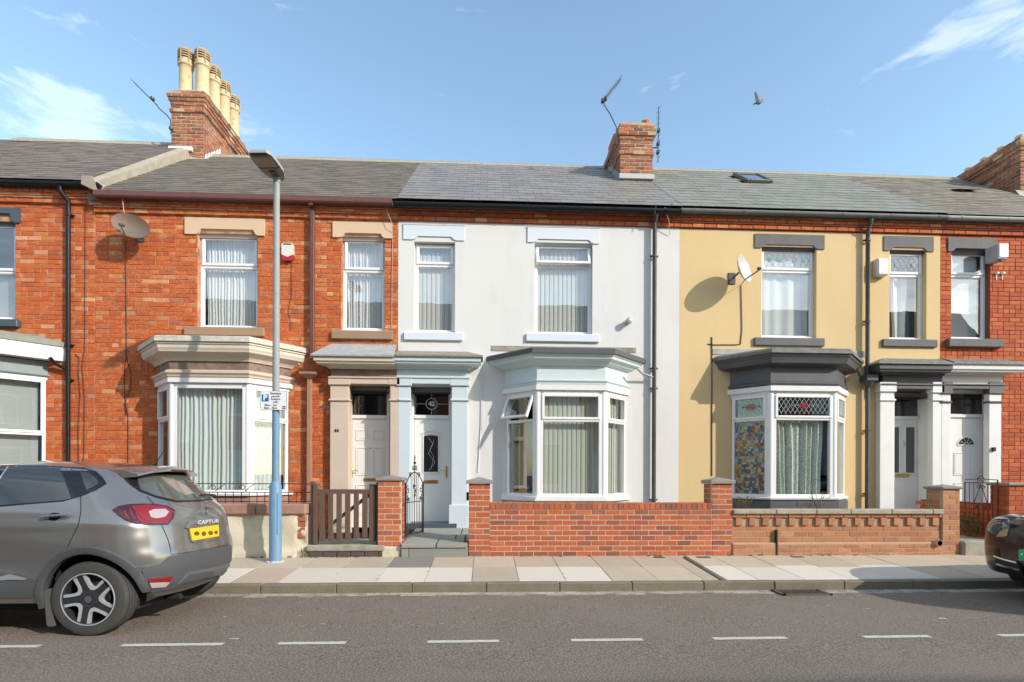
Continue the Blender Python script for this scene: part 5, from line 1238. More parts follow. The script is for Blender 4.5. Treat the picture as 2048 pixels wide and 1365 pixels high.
# railing on it
RL = thing('iron_railing', (wx(500), YW+.13, zc3), 'thin black iron railing with scrolls on top of the cream garden wall', 'railing')
yr_ = YW+.13; rz0, rz1, rz2 = zc3+.03, AZ(985,yr_,520), AZ(968,yr_,520); rx0, rx1 = wx(215), wx(615)
MB().tube([(rx0,yr_,rz1),(rx1,yr_,rz1)], .008, 6).tube([(rx0,yr_,rz2),(rx1,yr_,rz2)], .008, 6).tube([(rx0,yr_,rz0),(rx1,yr_,rz0)], .008, 6).build('rail', M_wire, RL)
x = rx0; k = 0
while x <= rx1+.01:
    MB().tube([(x,yr_,zc3-.005),(x,yr_,rz1)], .0065, 5).build('bar', M_wire, RL); x += .118; k += 1
x = rx0+.1
while x < rx1-.3:
    c = []; r_ = (rz2-rz1)*.42; zc_ = (rz1+rz2)/2
    for t in range(20): q = t/19*5.2; rr = r_*(1-.13*q); c.append((x+.05-rr*math.cos(q), yr_, zc_+rr*math.sin(q)))
    c2 = [(x+.05+.03+t*.02, yr_, zc_+r_*math.sin(-1+t*.32)) for t in range(8)]
    MB().tube(c, .006, 5).tube(c2, .006, 5).build('scroll', M_wire, RL); x += .44
# wooden gate
gx0, gx1 = wx(622), wx(755); gz0, gz1 = wz(1088,690), wz(968,690)
GT = thing('wooden_gate', ((gx0+gx1)/2, YW+.08, gz0), 'closed brown slatted timber gate with a diagonal brace in front of door 44', 'gate')
yg = YW+.08
gp0 = MB().box(gx0-.0, gx0+.075, yg-.02, yg+.06, gz0-.02, AZ(968,yg,640), .008).build('gate_post', M_wood, GT)
MB().box(wx(617), wx(625), yg, yg+.09, gz0-.05, AZ(963,yg,620), .008).build('gate_post', M_wood, GT)
MB().box(wx(736), wx(749), yg-.02, yg+.06, gz0+.02, AZ(969,yg,742), .008).build('gate_post', M_wood, GT)
MB().box(wx(750), wx(755), yg, yg+.05, gz0-.05, AZ(965,yg,752), .004).build('latch_post', M_iron, GT)
MB().box(gx0+.075, wx(736), yg-.015, yg+.035, AZ(988,yg,690), AZ(979,yg,690), .006).build('gate_rail', M_wood, GT)
MB().box(gx0+.075, wx(736), yg+.01, yg+.045, AZ(1078,yg,690), AZ(1066,yg,690), .006).build('gate_rail', M_wood, GT)
ns = 6; sx0, sx1 = gx0+.075, wx(736)
for i in range(ns):
    cx_ = sx0+(sx1-sx0)*(i+.5)/ns*1.0; MB().box(cx_-.039, cx_+.039, yg-.02, yg+.008, gz0+.03+.01*i, AZ(986,yg,690)-.002, .006).build('slat', M_wood, GT)
d0, d1_ = (sx0+.02, AZ(1068,yg,650)), (sx1-.0, AZ(990,yg,735)); v = Vector((d1_[0]-d0[0], d1_[1]-d0[1])).normalized(); nn = Vector((-v.y, v.x))*.026
MB().prism([(d0[0]+nn.x, d0[1]+nn.y), (d1_[0]+nn.x, d1_[1]+nn.y), (d1_[0]-nn.x, d1_[1]-nn.y), (d0[0]-nn.x, d0[1]-nn.y)], yg+.012, yg+.04).build('brace', M_wood, GT)
# step below it
ST = thing('gate_step', (wx(690), YW-.03, zbase), 'mossy concrete step under the brown timber gate', 'step')
MB().box(wx(613), wx(770), YW-.03, YW+.32, wz(1103,690), wz(1091,690), .015).build('tread', M_conc, ST)
x = wx(618)
while x < wx(765): MB().box(x+.004, x+.20, YW-.01, YW+.2, zbase-.04, wz(1103,690)-.004, .006).build('brick', mat('dark_step_brick', (.10,.07,.06), .9, fine=.2, bump=.3) if 'dark_step_brick' not in MT else MT['dark_step_brick'], ST); x += .208
# brick pillar between the two gates
xp0, xp1 = wx(755), wx(802.5); z0p, z1p = wz(1094,780), wz(962,780)
GP = thing('gate_pillar', ((xp0+xp1)/2, YW, zbase), 'square orange brick gate pillar with a grey cap between the timber gate and the iron gate', 'pillar')
MB().box(xp0+.004, xp1-.004, YW+.004, YW+.33, z0p-.02, z1p).build('pillar_core', M_mortarW, GP)
pieces(GP, 'brick', brick_wall(GP, xp0, xp1, z0p, z1p, YW, YW+.34, M_brickW, ends=(xp0, xp1)), mat('bright_pillar_brick', (.4,.12,.06), .85, palette=[(.46,.13,.05),(.52,.15,.055),(.36,.10,.05),(.55,.17,.065),(.32,.11,.08)], fine=.2, bump=.4, bs=120), cy=.07)
MB().box(xp0-.03, xp1+.03, YW-.03, YW+.37, z1p, z1p+.045, .008).add([(xp0-.025,YW-.025,z1p+.044),(xp1+.025,YW-.025,z1p+.044),(xp1+.025,YW+.365,z1p+.044),(xp0-.025,YW+.365,z1p+.044),((xp0+xp1)/2,YW+.17,z1p+.085)], [(0,1,4),(1,2,4),(2,3,4),(3,0,4)]).build('pillar_cap', M_capg, GP)
MB().box(xp0+.06, xp1+.004, YW-.02, YW+.34, zbase-.05, z0p, .02).build('pillar_foot', M_render2, GP)
# flagged path and step of 42
P2 = thing('stone_path', ((xp1+xC0)/2, -1, zbase), 'grey stone flagged path rising to the white door with the number 42', 'path')
zf, zk = wz(1087, 870), AZ(1057, -.2, 860)
xa, xb = xp1+.01, xC0-.008
def pz_(y): return zf+(zk-zf)*(y-YW)/(YW*-1-.2)
MB().box(xa, xb, YW+.02, -.1, .05, zf-.045).build('path_bed', M_joint, P2)
bx = []
for (x0, x1, y0, y1) in ((xa, xa+.52, YW-.09, -1.36), (xa+.53, xb, YW-.09, -1.36), (xa, xa+.78, -1.35, -.86), (xa+.79, xb, -1.35, -.86), (xa, xa+.85, -.85, -.12), (xa+.86, xb+.1, -.85, -.12)):
    cy = (y0+y1)/2; bx.append(((x0+x1)/2, cy, pz_(cy)-.028, x1-x0-.012, y1-y0-.012, .056, math.atan2(zk-zf, 1.6), 0, 0))
pieces(P2, 'flagstone', bx, M_flag, cx=.006, cz=.08, cy=.006)
for (x0, x1) in ((xa, wx(818)), (wx(819), xb)): MB().box(x0, x1, YW-.06, YW+.1, zbase-.06, zf-.058, .006).build('riser_stone', M_flag, P2)
# open iron gate of 42
hx_, hy = xp1+.05, YW+.10; ex_, ey = AX(846, -1.02, 1000), -1.02
GI = thing('iron_gate', ((hx_+ex_)/2, (hy+ey)/2, .5), 'black wrought iron gate with a scrolled arched top standing open beside the white house path', 'gate')
dv = Vector((ex_-hx_, ey-hy, 0)); Lg = dv.length; dv.normalize(); nv = Vector((-dv.y, dv.x, 0)); MG = Matrix((dv, nv, Vector((0,0,1)))).transposed().to_4x4(); MG.translation = (hx_, hy, 0)
gb = .50; gtp = AZ(968, hy, 805)
def gm(): b_ = MB(); b_.M = MG; return b_
gm().box(-.012, .012, -.012, .012, gb, gtp+.02).box(Lg-.012, Lg+.012, -.012, .012, gb, gtp+.02).build('gate_frame', M_wire, GI)
gm().box(.012, Lg-.012, -.008, .008, gb+.02, gb+.035).box(.012, Lg-.012, -.008, .008, gb+.10, gb+.115).box(.012, Lg-.012, -.008, .008, gtp-.30, gtp-.288).build('gate_rail', M_wire, GI)
def arch_z(u): return gtp-.02+.20*math.sin(math.pi*min(1, max(0, u/Lg)))**.8
gm().tube([(u*Lg/20, 0, arch_z(u*Lg/20)) for u in range(21)], .009, 6).build('arch', M_wire, GI)
nb = 9
for i in range(1, nb+1):
    u = Lg*i/(nb+1); t = arch_z(u) if i in (3, 4, 6, 7) else gtp-.30+(.10 if i % 2 else .05)
    b_ = gm().tube([(u, 0, gb), (u, 0, t)], .006, 5)
    if i not in (3, 4, 6, 7): b_.tube([(u, 0, t), (u, 0, t+.04)], [.012, .001], 5)
    b_.build('bar', M_wire, GI)
def spiral(cx_, cz_, r, turns, a0, sg=1): return [(cx_+sg*r*(1-t/24*.8)*math.cos(a0+turns*6.283*t/24), 0, cz_+r*(1-t/24*.8)*math.sin(a0+turns*6.283*t/24)) for t in range(25)]
for (cx_, cz_, r, a0, sg) in ((Lg*.42, gtp+.24, .05, 0, 1), (Lg*.58, gtp+.24, .05, 0, -1), (Lg*.12, gtp-.10, .07, 1.5, 1), (Lg*.88, gtp-.10, .07, 1.5, -1), (Lg*.25, gtp+.14, .045, 0, 1), (Lg*.75, gtp+.14, .045, 0, -1), (Lg*.45, gtp-.05, .04, 2, 1), (Lg*.55, gtp-.12, .04, 2, -1), (Lg*.5, gtp-.2, .035, 0, 1), (Lg*.13, gtp-.24, .04, 3, 1), (Lg*.87, gtp-.24, .04, 3, -1)):
    gm().tube(spiral(cx_, cz_, r, 1.3, a0, sg), .0065, 5).build('scroll', M_wire, GI)
gm().tube([(Lg*.5, 0, gtp-.3), (Lg*.5, 0, gtp+.40)], .007, 6).tube([(Lg*.5, 0, gtp+.40), (Lg*.5, 0, gtp+.47)], [.014, .001], 6).lathe([(.001,0),(.028,.03),(.001,.06)], 8, Matrix.Translation((Lg*.5, 0, gtp+.30))).lathe([(.001,0),(.022,.025),(.001,.05)], 8, Matrix.Translation((Lg*.5, 0, gtp-.06))).build('finial', M_wire, GI)
# 38: step, gate, side wall, pillar, plant
xs0, xs1 = xP1+.01, wx(2016)
S2 = thing('concrete_step', ((xs0+xs1)/2, YW, zbase), 'worn concrete step and path beside the black car at the right-most gate', 'step')
z2 = AZ(1083, YW-.06, 1950)
MB().box(xs0, xs1, YW-.07, -1.35, zbase-.06, z2, .02).build('step_block', M_conc, S2)
MB().add([(xs0,-1.35,z2-.01),(xs1,-1.35,z2-.01),(xs1,-.1,z2+.05),(xs0,-.1,z2+.05)], [(0,1,2,3)]).build('path_surface', M_slab, S2)
SW = thing('side_wall', (xs1+.12, -1, zbase), 'dark red brick side wall running back from the right-most gate pillar', 'wall')
zsw = 1.02; MB().box(xs1+.012, xs1+.22, YW+.33, -.02, .2, zsw).build('wall_core', M_mortarE, SW)
bx = []
n = int((zsw-.25)/.083)
for r in range(n):
    y = YW+.33-(r % 2)*.11
    while y < -.05: bx.append((xs1+.03, y+.112, .25+.083*(r+.5), .06, .213, .073, 0, 0, 0)); y += .225
pieces(SW, 'brick', bx, M_brickE, 300, cy=.05)
PR = thing('gate_pillar', (xs1+.2, YW, zbase), 'right-most brick gate pillar with a flat grey cap behind the black car', 'pillar')
zpr = AZ(972, YW, 2040); MB().box(xs1+.018, xs1+.34, YW+.004, YW+.32, zbase-.1, zpr).build('pillar_core', M_mortarE, PR)
pieces(PR, 'brick', brick_wall(PR, xs1+.01, xs1+.35, zbase, zpr, YW, YW+.33, M_brickE, ends=(xs1+.01, xs1+.35)), M_brickE, cy=.07)
MB().box(xs1-.03, xs1+.39, YW-.04, YW+.37, zpr, zpr+.05, .012).build('pillar_cap', M_capg, PR)
W3 = thing('garden_wall', (9.8, YW, zbase), 'brick garden wall of the right-most house beyond the black car', 'wall')
MB().box(xs1+.36, 12.1, YW+.004, YW+TH, zbase-.1, .95).build('wall_core', M_mortarE, W3)
pieces(W3, 'brick', courses(xs1+.36, 12.1, zbase, .95, YW, hdr=0, depth=.06), M_brickE, 150, cy=.07)
GE = thing('iron_gate', (xs1, -1.4, z2), 'rusty thin iron gate with paired scrolls standing open at the right-most path', 'gate')
ax_, ay = xs1-.03, YW+.15; bx_, by_ = AX(1930, -1.0, 1000), -1.0
dv = Vector((bx_-ax_, by_-ay, 0)); Lg = dv.length; dv.normalize(); nv = Vector((-dv.y, dv.x, 0)); MG = Matrix((dv, nv, Vector((0,0,1)))).transposed().to_4x4(); MG.translation = (ax_, ay, 0)
gb, gt_ = z2+.05, AZ(966, -1.4, 1960)
gm().tube([(0,0,gb),(0,0,gt_+.05)], .011, 6).tube([(Lg,0,gb),(Lg,0,gt_)], .010, 6).build('gate_frame', M_rustw, GE)
gm().tube([(0,0,gt_),(Lg,0,gt_)], .008, 5).tube([(0,0,gb+.03),(Lg,0,gb+.03)], .008, 5).tube([(Lg,0,gt_+.05),(Lg*.62,0,gt_+.06),(Lg*.5,0,gt_+.12),(Lg*.38,0,gt_+.06),(0,0,gt_+.05)], .007, 5).build('gate_rail', M_rustw, GE)
for i in range(1, 7):
    u = Lg*i/7; gm().tube([(u,0,gb),(u,0,gt_ if i not in (3,4) else gt_-.35)], .006, 5).build('bar', M_rustw, GE)
gm().tube([(Lg*2/7,0,gt_-.36),(Lg*.5,0,gt_-.02),(Lg*5/7,0,gt_-.36)], .007, 5).build('brace', M_rustw, GE)
for (cx_, cz_, r, a0, sg) in ((Lg*.44, gt_+.04, .04, 0, 1), (Lg*.56, gt_+.04, .04, 0, -1), (Lg*.44, gt_-.06, .045, 3, 1), (Lg*.56, gt_-.06, .045, 3, -1), (Lg*.4, gt_-.42, .04, 2, 1), (Lg*.6, gt_-.42, .04, 2, -1)):
    gm().tube(spiral(cx_, cz_, r, 1.2, a0, sg), .006, 5).build('scroll', M_rustw, GE)
def leafy(name, cx_, cy_, z, w, d, h, n, m, label, s0_=.012, s1_=.028, stem=M_dry):
    PL = thing(name, (cx_, cy_, z), label, 'plant'); mb = MB()
    for i in range(n):
        a = random.uniform(0, 6.283); r = math.sqrt(random.random()); hh = random.random()**.8
        p = Vector((cx_+w/2*r*math.cos(a)*(1.1-hh*.4), cy_+d/2*r*math.sin(a)*(1.1-hh*.4), z+h*hh)); s_ = random.uniform(s0_, s1_)
        u = Vector((random.gauss(0,1), random.gauss(0,1), random.gauss(0,.6))).normalized(); v = u.cross(Vector((random.gauss(0,1), random.gauss(0,1), random.gauss(0,1)))).normalized()
        mb.add([p-u*s_, p+v*s_*.45, p+u*s_, p-v*s_*.45], [(0,1,2,3)])
    mb.build('foliage', m, PL, kind='stuff')
    st = MB()
    for i in range(9): a = random.uniform(0, 6.283); st.tube([(cx_+.02*math.cos(a), cy_+.02*math.sin(a), z-.02), (cx_+w*.25*math.cos(a), cy_+d*.25*math.sin(a), z+h*.5), (cx_+w*.4*math.cos(a+.4), cy_+d*.4*math.sin(a+.4), z+h*random.uniform(.7,1))], .003, 4, caps=False)
    st.build('stems', stem, PL)
leafy('green_weed', xs1-.10, -1.15, z2-.0, .22, .60, .36, 420, M_moss, 'small leafy green weed growing at the foot of the dark side wall behind the gate')
leafy('green_weed', wx(610), YW-.05, zbase, .10, .06, .18, 60, M_moss, 'tiny weed at the right end of the cream garden wall', .008, .016)
leafy('green_weed', xC0-.05, YW+.1, zf, .05, .10, .12, 40, M_moss, 'tiny weed at the foot of the pillar beside the flagged path', .006, .012)
def twigs(cx_, cy_, z, w, h, n, label):
    t = MB()
    for i in range(n):
        x = cx_+random.uniform(-w/2, w/2); q = random.uniform(-.9, .9); t.tube([(x, cy_, z), (x+q*h*.4, cy_+random.uniform(-.05,.05), z+h*random.uniform(.3,.7)), (x+q*h, cy_+random.uniform(-.1,.05), z+h*random.uniform(.6,1.2))], .0035, 4, caps=False)
    t.build('dry_stalks', M_dry, None, label=label, category='plant')
twigs(AX(1480,-1.3,1000), -1.35, .95, .22, .16, 26, 'dry brown stalks spilling over the coping left of the black-corniced bay')
twigs(AX(1632,-1.3,1000), -1.35, .92, .12, .26, 12, 'upright dry grass stalks in front of the middle of the black-corniced bay')
twigs(AX(1600,-1.3,1005), -1.40, .95, .30, .08, 16, 'flat dry stalks lying behind the coping of the yellow house wall')

mb = MB()
for i in range(70):      # low weeds and moss along the wall foot and in the slab joints
    if i < 45: cx_, cy_ = random.choice((random.uniform(-4.2, -1.6), random.uniform(.0, 7.2))), YW-random.uniform(.0, .035)-.02
    else: k = random.randint(-12, 4); cx_, cy_ = -.175+.6*k+random.uniform(-.01,.01), random.uniform(YK+.15, YW-.1)
    hh = random.uniform(.008, .035) if i < 45 else .007
    for j in range(int(8+hh*400)):
        a = random.uniform(0, 6.283); r = random.uniform(0, .03); x, y = cx_+r*math.cos(a), min(cy_+r*.5*math.sin(a), YW-.022); z = zp(y); s_ = random.uniform(.003, .009)
        mb.add([(x-s_, y, z), (x+s_, y, z+.003), (x+random.uniform(-.01,.01), y-random.uniform(0,.012), z+hh*random.uniform(.4,1))], [(0,1,2)])
mb.build('moss_and_weeds', M_moss, None, kind='stuff', label='low moss and tiny weeds along the wall foot and paving joints', category='weeds')
# ================================================================ fittings on the fronts
def satellite(px, py, off, m, label, aim, w=.36, h=.26, lnbd=(.25,-.25,-.12), roll=0):
    c = Vector((AX(px, -off, py), -off, AZ(py, -off, px))); D_ = thing('satellite_dish', c, label, 'satellite dish')
    zq = Vector(aim).normalized(); M = Matrix.Translation(c) @ zq.to_track_quat('Z', 'Y').to_matrix().to_4x4() @ Matrix.Rotation(roll, 4, 'Z')
    mb = MB(); prof = [(r/10, .085*(r/10)**2) for r in range(11)]
    vs = []; fs = []; n = 32
    for s_, o in ((1, 0), (-1, -.012)):
        b0 = len(vs)
        for r, zz in prof:
            for k in range(n): q = 6.2832*k/n; vs.append(M @ Vector((r*w*math.cos(q), r*h*math.sin(q), zz+o-.03)))
        for i in range(10):
            for k in range(n): a, b_, c_, d = b0+i*n+k, b0+i*n+(k+1) % n, b0+(i+1)*n+(k+1) % n, b0+(i+1)*n+k; fs.append((a,b_,c_,d) if s_ > 0 else (d,c_,b_,a))
    for k in range(n): fs.append((10*n+k, 10*n+(k+1) % n, 11*n+10*n+(k+1) % n, 11*n+10*n+k))
    mb.add(vs, fs, True); mb.build('reflector', m, D_)
    foot = M @ Vector((0, -h*.97, .04)); tip = foot + Vector(lnbd)
    MB().tube([foot, tip], .011, 6).build('feed_arm', M_iron, D_)
    MB().tube([tip-Vector((.02,0,.0)), tip+(c-tip).normalized()*.07], .026, 10).build('receiver_head', M_iron, D_)
    bk = M @ Vector((0, -.02, -.045)); MB().tube([bk, (bk.x, -.04, bk.z-.02)], .018, 8).box(bk.x-.07, bk.x+.07, -.02, 0, bk.z-.12, bk.z+.1, .004).build('wall_bracket', M_iron, D_)
    return foot
f1 = satellite(264, 455, .27, M_dish, 'tilted rusty brown satellite dish high on the orange brick wall', (.22, -.95, .20), .315, .215, (.0,-.12,.13), R(-22))
f2 = satellite(1484, 540, .36, M_dish2, 'pale rust-spotted satellite dish on the yellow rendered wall', (.62, -.74, .22), .25, .27, (.24,-.14,.16), R(-20))
def fpts(l, Y=-.012): return [(AX(a, Y, b_), Y, AZ(b_, Y, a)) for a, b_ in l]
cable(fpts([(250,480),(252,560),(253,700),(248,760),(250,800),(256,830),(256,925)]), .006, M_cable, 'black cable hanging down from the rusty dish on the orange brick wall')
cable(fpts([(250,700),(262,750),(260,780),(250,806),(252,830)]), .006, M_cable, 'loop of black cable below the rusty dish at bay cornice height')
cable(fpts([(171,400),(170,560),(169,700),(164,730),(169,800),(168,900),(166,930)]), .005, M_cable, 'thin black cable down the brick joint between the two left houses')
cable(fpts([(150,708),(158,716),(156,745),(160,790),(156,860),(157,930)]), .006, M_cable, 'short wavy cable beside the black downpipe, lower left')
cable(fpts([(238,382),(245,400),(250,440)], -.15), .006, M_cablew, 'pale cable from the brown gutter to the rusty dish')
cable(fpts([(770,404),(775,425),(784,447)], -.12)+fpts([(785,470),(784,560),(783,655)]), .005, M_cablew, 'pale cable hanging from the end of the brown gutter')
cable(fpts([(583,525),(583,590),(577,620),(583,660)]), .004, M_cable, 'thin dark cable below the red and cream alarm box')
cable([tuple(f2)]+fpts([(1482,570),(1484,660),(1481,689),(1470,690),(1424,690),(1416,688)]), .008, M_cable, 'dark cable bending left from the dish on the yellow wall')
cable(fpts([(1424,674),(1424,800),(1424,952)]), .009, M_cable, 'straight dark cable down the yellow wall left of the bay')
cable([(AX(1250,1.6,362),1.6,ZE+1.72*math.tan(a)+.05),(AX(1285,.8,388),.8,ZE+.92*math.tan(a)+.05),(AX(1310,.2,404),.2,ZE+.32*math.tan(a)+.04),(AX(1345,-.15,419),-.15,ZE+.06)], .007, M_cable, 'black cable lying across the slates from the middle chimney')
cable([(AX(1244,1.6,362),1.6,ZE+1.72*math.tan(a)+.05),(AX(1275,.8,388),.8,ZE+.92*math.tan(a)+.05),(AX(1308,-.1,417),-.1,ZE+.08),(AX(1312,-.25,425),-.25,ZE-.06),(AX(1309,-.26,445),-.25,ZE-.2)], .007, M_cable, 'second black cable from the middle chimney over the gutter')
cable([(AX(1330,-.26,415),-.26,AZ(415,-.26,1330)),(AX(1337,-.1,445),-.13,AZ(445,-.1,1337)),(AX(1339,-.02,455),-.02,AZ(470,-.02,1339))], .006, M_cablew, 'pale cable loop below the gutter by the grey downpipe')
# alarm boxes
c = (AX(576,-.03,505), -.0, AZ(524,-.0,576)); AB = thing('alarm_box', c, 'cream alarm box with a red lower edge between the upstairs windows of the orange house', 'alarm box')
x, z0_, z1_ = c[0], AZ(522,-.05,576), AZ(487,-.05,576)
MB().prism([(x-.105,z1_-.03),(x-.075,z1_),(x+.075,z1_),(x+.105,z1_-.03),(x+.105,z0_+.11),(x+.04,z0_+.08),(x,z0_+.065),(x-.04,z0_+.08),(x-.105,z0_+.11)], -.07, -.003).build('box_cover', M_alrm, AB)
MB().prism([(x-.105,z0_+.108),(x-.04,z0_+.078),(x,z0_+.063),(x+.04,z0_+.078),(x+.105,z0_+.108),(x+.10,z0_+.03),(x+.07,z0_),(x-.07,z0_),(x-.10,z0_+.03)], -.066, -.003).build('strobe_lens', M_red, AB)
MB().box(x-.07, x+.07, -.075, -.068, z1_-.035, z1_-.012, .002).build('vent_slot', M_ink, AB)
def sbox(name, px0, py0, px1, py1, d, m, label, cat, extra=None):
    x0, x1, z0, z1 = RC(px0, py0, px1, py1, -d); T = thing(name, ((x0+x1)/2, 0, z0), label, cat); MB().box(x0, x1, -d, -.002, z0, z1, .012).build('box_cover', m, T)
    if extra: extra(T, x0, x1, z0, z1, d)
    return T
sbox('alarm_box', 1755, 516, 1777, 551, .13, M_alrm, 'plain cream box on the yellow wall left of the narrow upstairs window', 'alarm box', lambda T, x0, x1, z0, z1, d: MB().box(x0+.02, x1-.01, -d-.012, -d+.002, z0+.02, z1-.02, .006).build('front_panel', M_alrm, T))
sbox('alarm_box', 1996, 487, 2016, 518, .28, M_greybox, 'grey alarm box on the red brick wall right of the last upstairs window', 'alarm box', lambda T, x0, x1, z0, z1, d: (MB().box(x0+.015, x1-.0, -d-.015, -d+.002, z0+.03, z1-.01, .006).build('front_panel', M_signw, T), MB().lathe([(.03,0),(.03,-.03),(.01,-.04)], 12, Matrix.Translation(((x0+x1)/2, -d+.05, z0))).build('strobe_lens', M_signb, T)))
for (px, py, lb) in ((1995, 547, 'left one of two tiny white sensors under the grey alarm box'), (2007, 547, 'right one of two tiny white sensors under the grey alarm box')):
    x, z = AX(px,-.03,py), AZ(py,-.03,px); MB().lathe([(.03,0),(.03,.03),(.02,.05),(.001,.055)], 14, Matrix.Translation((x, -.001, z)) @ Matrix.Rotation(R(90),4,'X')).box(x-.006, x+.006, -.012, -.001, z-.12, z-.02).build('wall_sensor', M_signw, None, label=lb, category='sensor')
x, z = AX(1257,-.07,643), AZ(643,-.07,1257); VC = thing('round_vent_cap', (x, 0, z), 'small round grey vent cap sticking out of the white rendered wall', 'vent')
MB().lathe([(.05,0),(.05,.10),(.062,.105),(.062,.13),(.04,.145),(.001,.15)], 18, Matrix.Translation((x, -.001, z)) @ Matrix.Rotation(R(90),4,'X')).build('cap_body', M_greybox, VC)
sbox('door_lamp', 1990, 885, 2000, 905, .10, M_plast, 'small black lamp beside the right-most white door', 'lamp')
MB().box(AX(1984,-.13,900), AX(1990,-.13,900), -.155, -.121, AZ(903,-.13,1987), AZ(895,-.13,1987), .003).build('door_bell', M_plast, None, label='tiny black doorbell on the white pilaster of the right-most door', category='doorbell')
cable([(AX(963,-.01,758),-.014,AZ(758,-.01,963)),(AX(962,-.01,850),-.014,AZ(850,-.01,962)),(AX(956,-.01,945),-.014,AZ(945,-.01,956))], .008, M_upvc, 'white painted cable down the white wall between the door and the bay')
cable([(AX(966,-.01,758),-.014,AZ(758,-.01,966)),(AX(965,-.01,860),-.014,AZ(860,-.01,965)),(AX(960,-.01,870),-.014,AZ(870,-.01,960))], .006, M_upvc, 'second short white cable beside the mint bay window')
# aerials
def aerial(mast, boom, els, label, Y, cross=None, r=.014):
    P = lambda a, dy=0: (AX(a[0], Y+dy, a[1]), Y+dy, AZ(a[1], Y+dy, a[0])); T = thing('tv_aerial', P(mast[0]), label, 'aerial')
    MB().tube([P(p) for p in mast], r, 6).build('mast', M_iron, T); MB().tube([P(p) for p in boom], .010, 5).build('boom', M_iron, T)
    b0, b1 = Vector(P(boom[0])), Vector(P(boom[-1]))
    for k in range(els):
        p = b0.lerp(b1, (k+.5)/els); MB().tube([p-Vector((0,.16,0)), p+Vector((0,.16,0))], .004, 4).build('element', M_iron, T)
    if cross:
        for c_ in cross: p = Vector(P(c_)); MB().box(p.x-.03, p.x+.03, p.y-.05, p.y+.05, p.z-.035, p.z+.035, .008).build('clamp', M_iron, T)
    return T
aerial([(342,268),(341,240),(335,232),(318,217),(312,208)], [(268,165),(313,210)], 12, 'spindly television aerial leaning left off the tall chimney', 2.8, [(305,198),(342,258)])
aerial([(1233,290),(1233,255),(1220,228),(1208,210),(1209,199)], [(1242,158),(1205,203)], 12, 'television aerial on a bent mast left of the middle chimney', 1.75, [(1211,198),(1205,202)])
aerial([(1302,296),(1316,296)], [(1317,214),(1316,325)], 10, 'upright television aerial just right of the middle chimney', 2.2, [(1317,262),(1316,288),(1316,305)])
# pigeon
bY = 3.5; bc = Vector((AX(1515,bY,204), bY, AZ(204,bY,1515))); PG = thing('pigeon', bc, 'grey pigeon in flight with raised wings in the blue sky', 'bird')
sc = (Vector((AX(1527,bY,204),bY,0))-Vector((AX(1507,bY,204),bY,0))).length
M_pig = mat('pigeon_grey', (.16,.17,.19), .8, col2=(.25,.25,.26), vs=30); M_pigd = mat('pigeon_dark', (.04,.045,.06), .7)
def bp(px, py, dy=0): return (AX(px, bY+dy, py), bY+dy, AZ(py, bY+dy, px))
MB().tube([bp(1507.5,208.5), bp(1511,207.2), bp(1515,206), bp(1519,204.6), bp(1522.5,202.7), bp(1525,202), bp(1526.6,203)], [.012,.02,.045,.055,.035,.032,.006], 12).build('body', M_pig, PG)
MB().tube([bp(1506.8,209), bp(1511.5,207.2)], [.03,.02], 8, flat=.35).build('tail', M_pigd, PG)
MB().tube([bp(1521.8,203.2), bp(1524,201.8), bp(1526.4,202.8)], [.03,.036,.01], 10).build('head', M_pigd, PG)
for dy, k, nm in ((-.05, 0, 0), (.06, 2.0, 1)):
    wing = [(1512,205),(1511,196),(1509.6,190),(1509.6,185),(1511,183),(1513,187),(1515.5,193),(1518,201),(1517,205)]
    top = [bp(a+k, b_-k*.2, dy*(1+max(0,(205-b_))*.12)) for a, b_ in wing]; bot = [(p[0], p[1]+.012, p[2]) for p in top]; n = len(top)
    MB().add(top+bot, [tuple(range(n)), tuple(range(2*n-1, n-1, -1))]+[(i, i+n, (i+1) % n+n, (i+1) % n) for i in range(n)]).build('wing', M_pig, PG)

# ================================================================ lamp post and sign
YL = -2.12; lx = AX(551, YL, 1050); lz = zp(YL)
LP = thing('street_lamp', (lx, YL, lz), 'tall street lamp with blue lower pole and flat grey lantern beside the grey car', 'street lamp')
zj = AZ(965, YL, 550); zs = AZ(820, YL, 550); ztop = AZ(357, YL, 549)
MB().lathe([(.088,0),(.086,.02),(.085,zj-lz-.06),(.07,zj-lz-.02),(.050,zj-lz+.02)], 24, Matrix.Translation((lx,YL,lz))).build('pole_base', M_polb, LP)
MB().lathe([(.052,0),(.051,zs-zj)], 24, Matrix.Translation((lx,YL,zj))).build('blue_pole', M_polb, LP)
MB().lathe([(.050,0),(.043,ztop-zs)], 24, Matrix.Translation((lx,YL,zs))).build('grey_pole', M_alum, LP)
MB().box(lx+.03, lx+.072, YL-.075, YL-.03, AZ(1068,YL,560), AZ(985,YL,560), .006).build('access_door', mat('pale_blue_hatch', (.18,.33,.50), .5), LP)
mb = MB(); n = 12
for i in range(n): q = 6.28*i/n; mb.box(lx+.09*math.cos(q)-.03, lx+.09*math.cos(q)+.03, YL+.08*math.sin(q)-.03, YL+.08*math.sin(q)+.03, lz-.02, lz+.012+random.uniform(0,.012), .01)
mb.build('mortar_collar', mat('pale_mortar_collar', (.5,.5,.48), .9), LP)
HLc = Vector((lx, YL, ztop+.02)); tipd = Vector((-.06, -1, .03)).normalized(); side = tipd.cross(Vector((0,0,1))).normalized(); upd = side.cross(tipd)
MH = Matrix((side, tipd, upd)).transposed().to_4x4(); MH.translation = HLc
out = [(-.05,-.10),(.05,-.10),(.10,-.03),(.155,.12),(.16,.36),(.15,.51),(.11,.57),(-.11,.57),(-.15,.51),(-.16,.36),(-.155,.12),(-.10,-.03)]
hd = MB(); hd.M = MH; n = len(out)
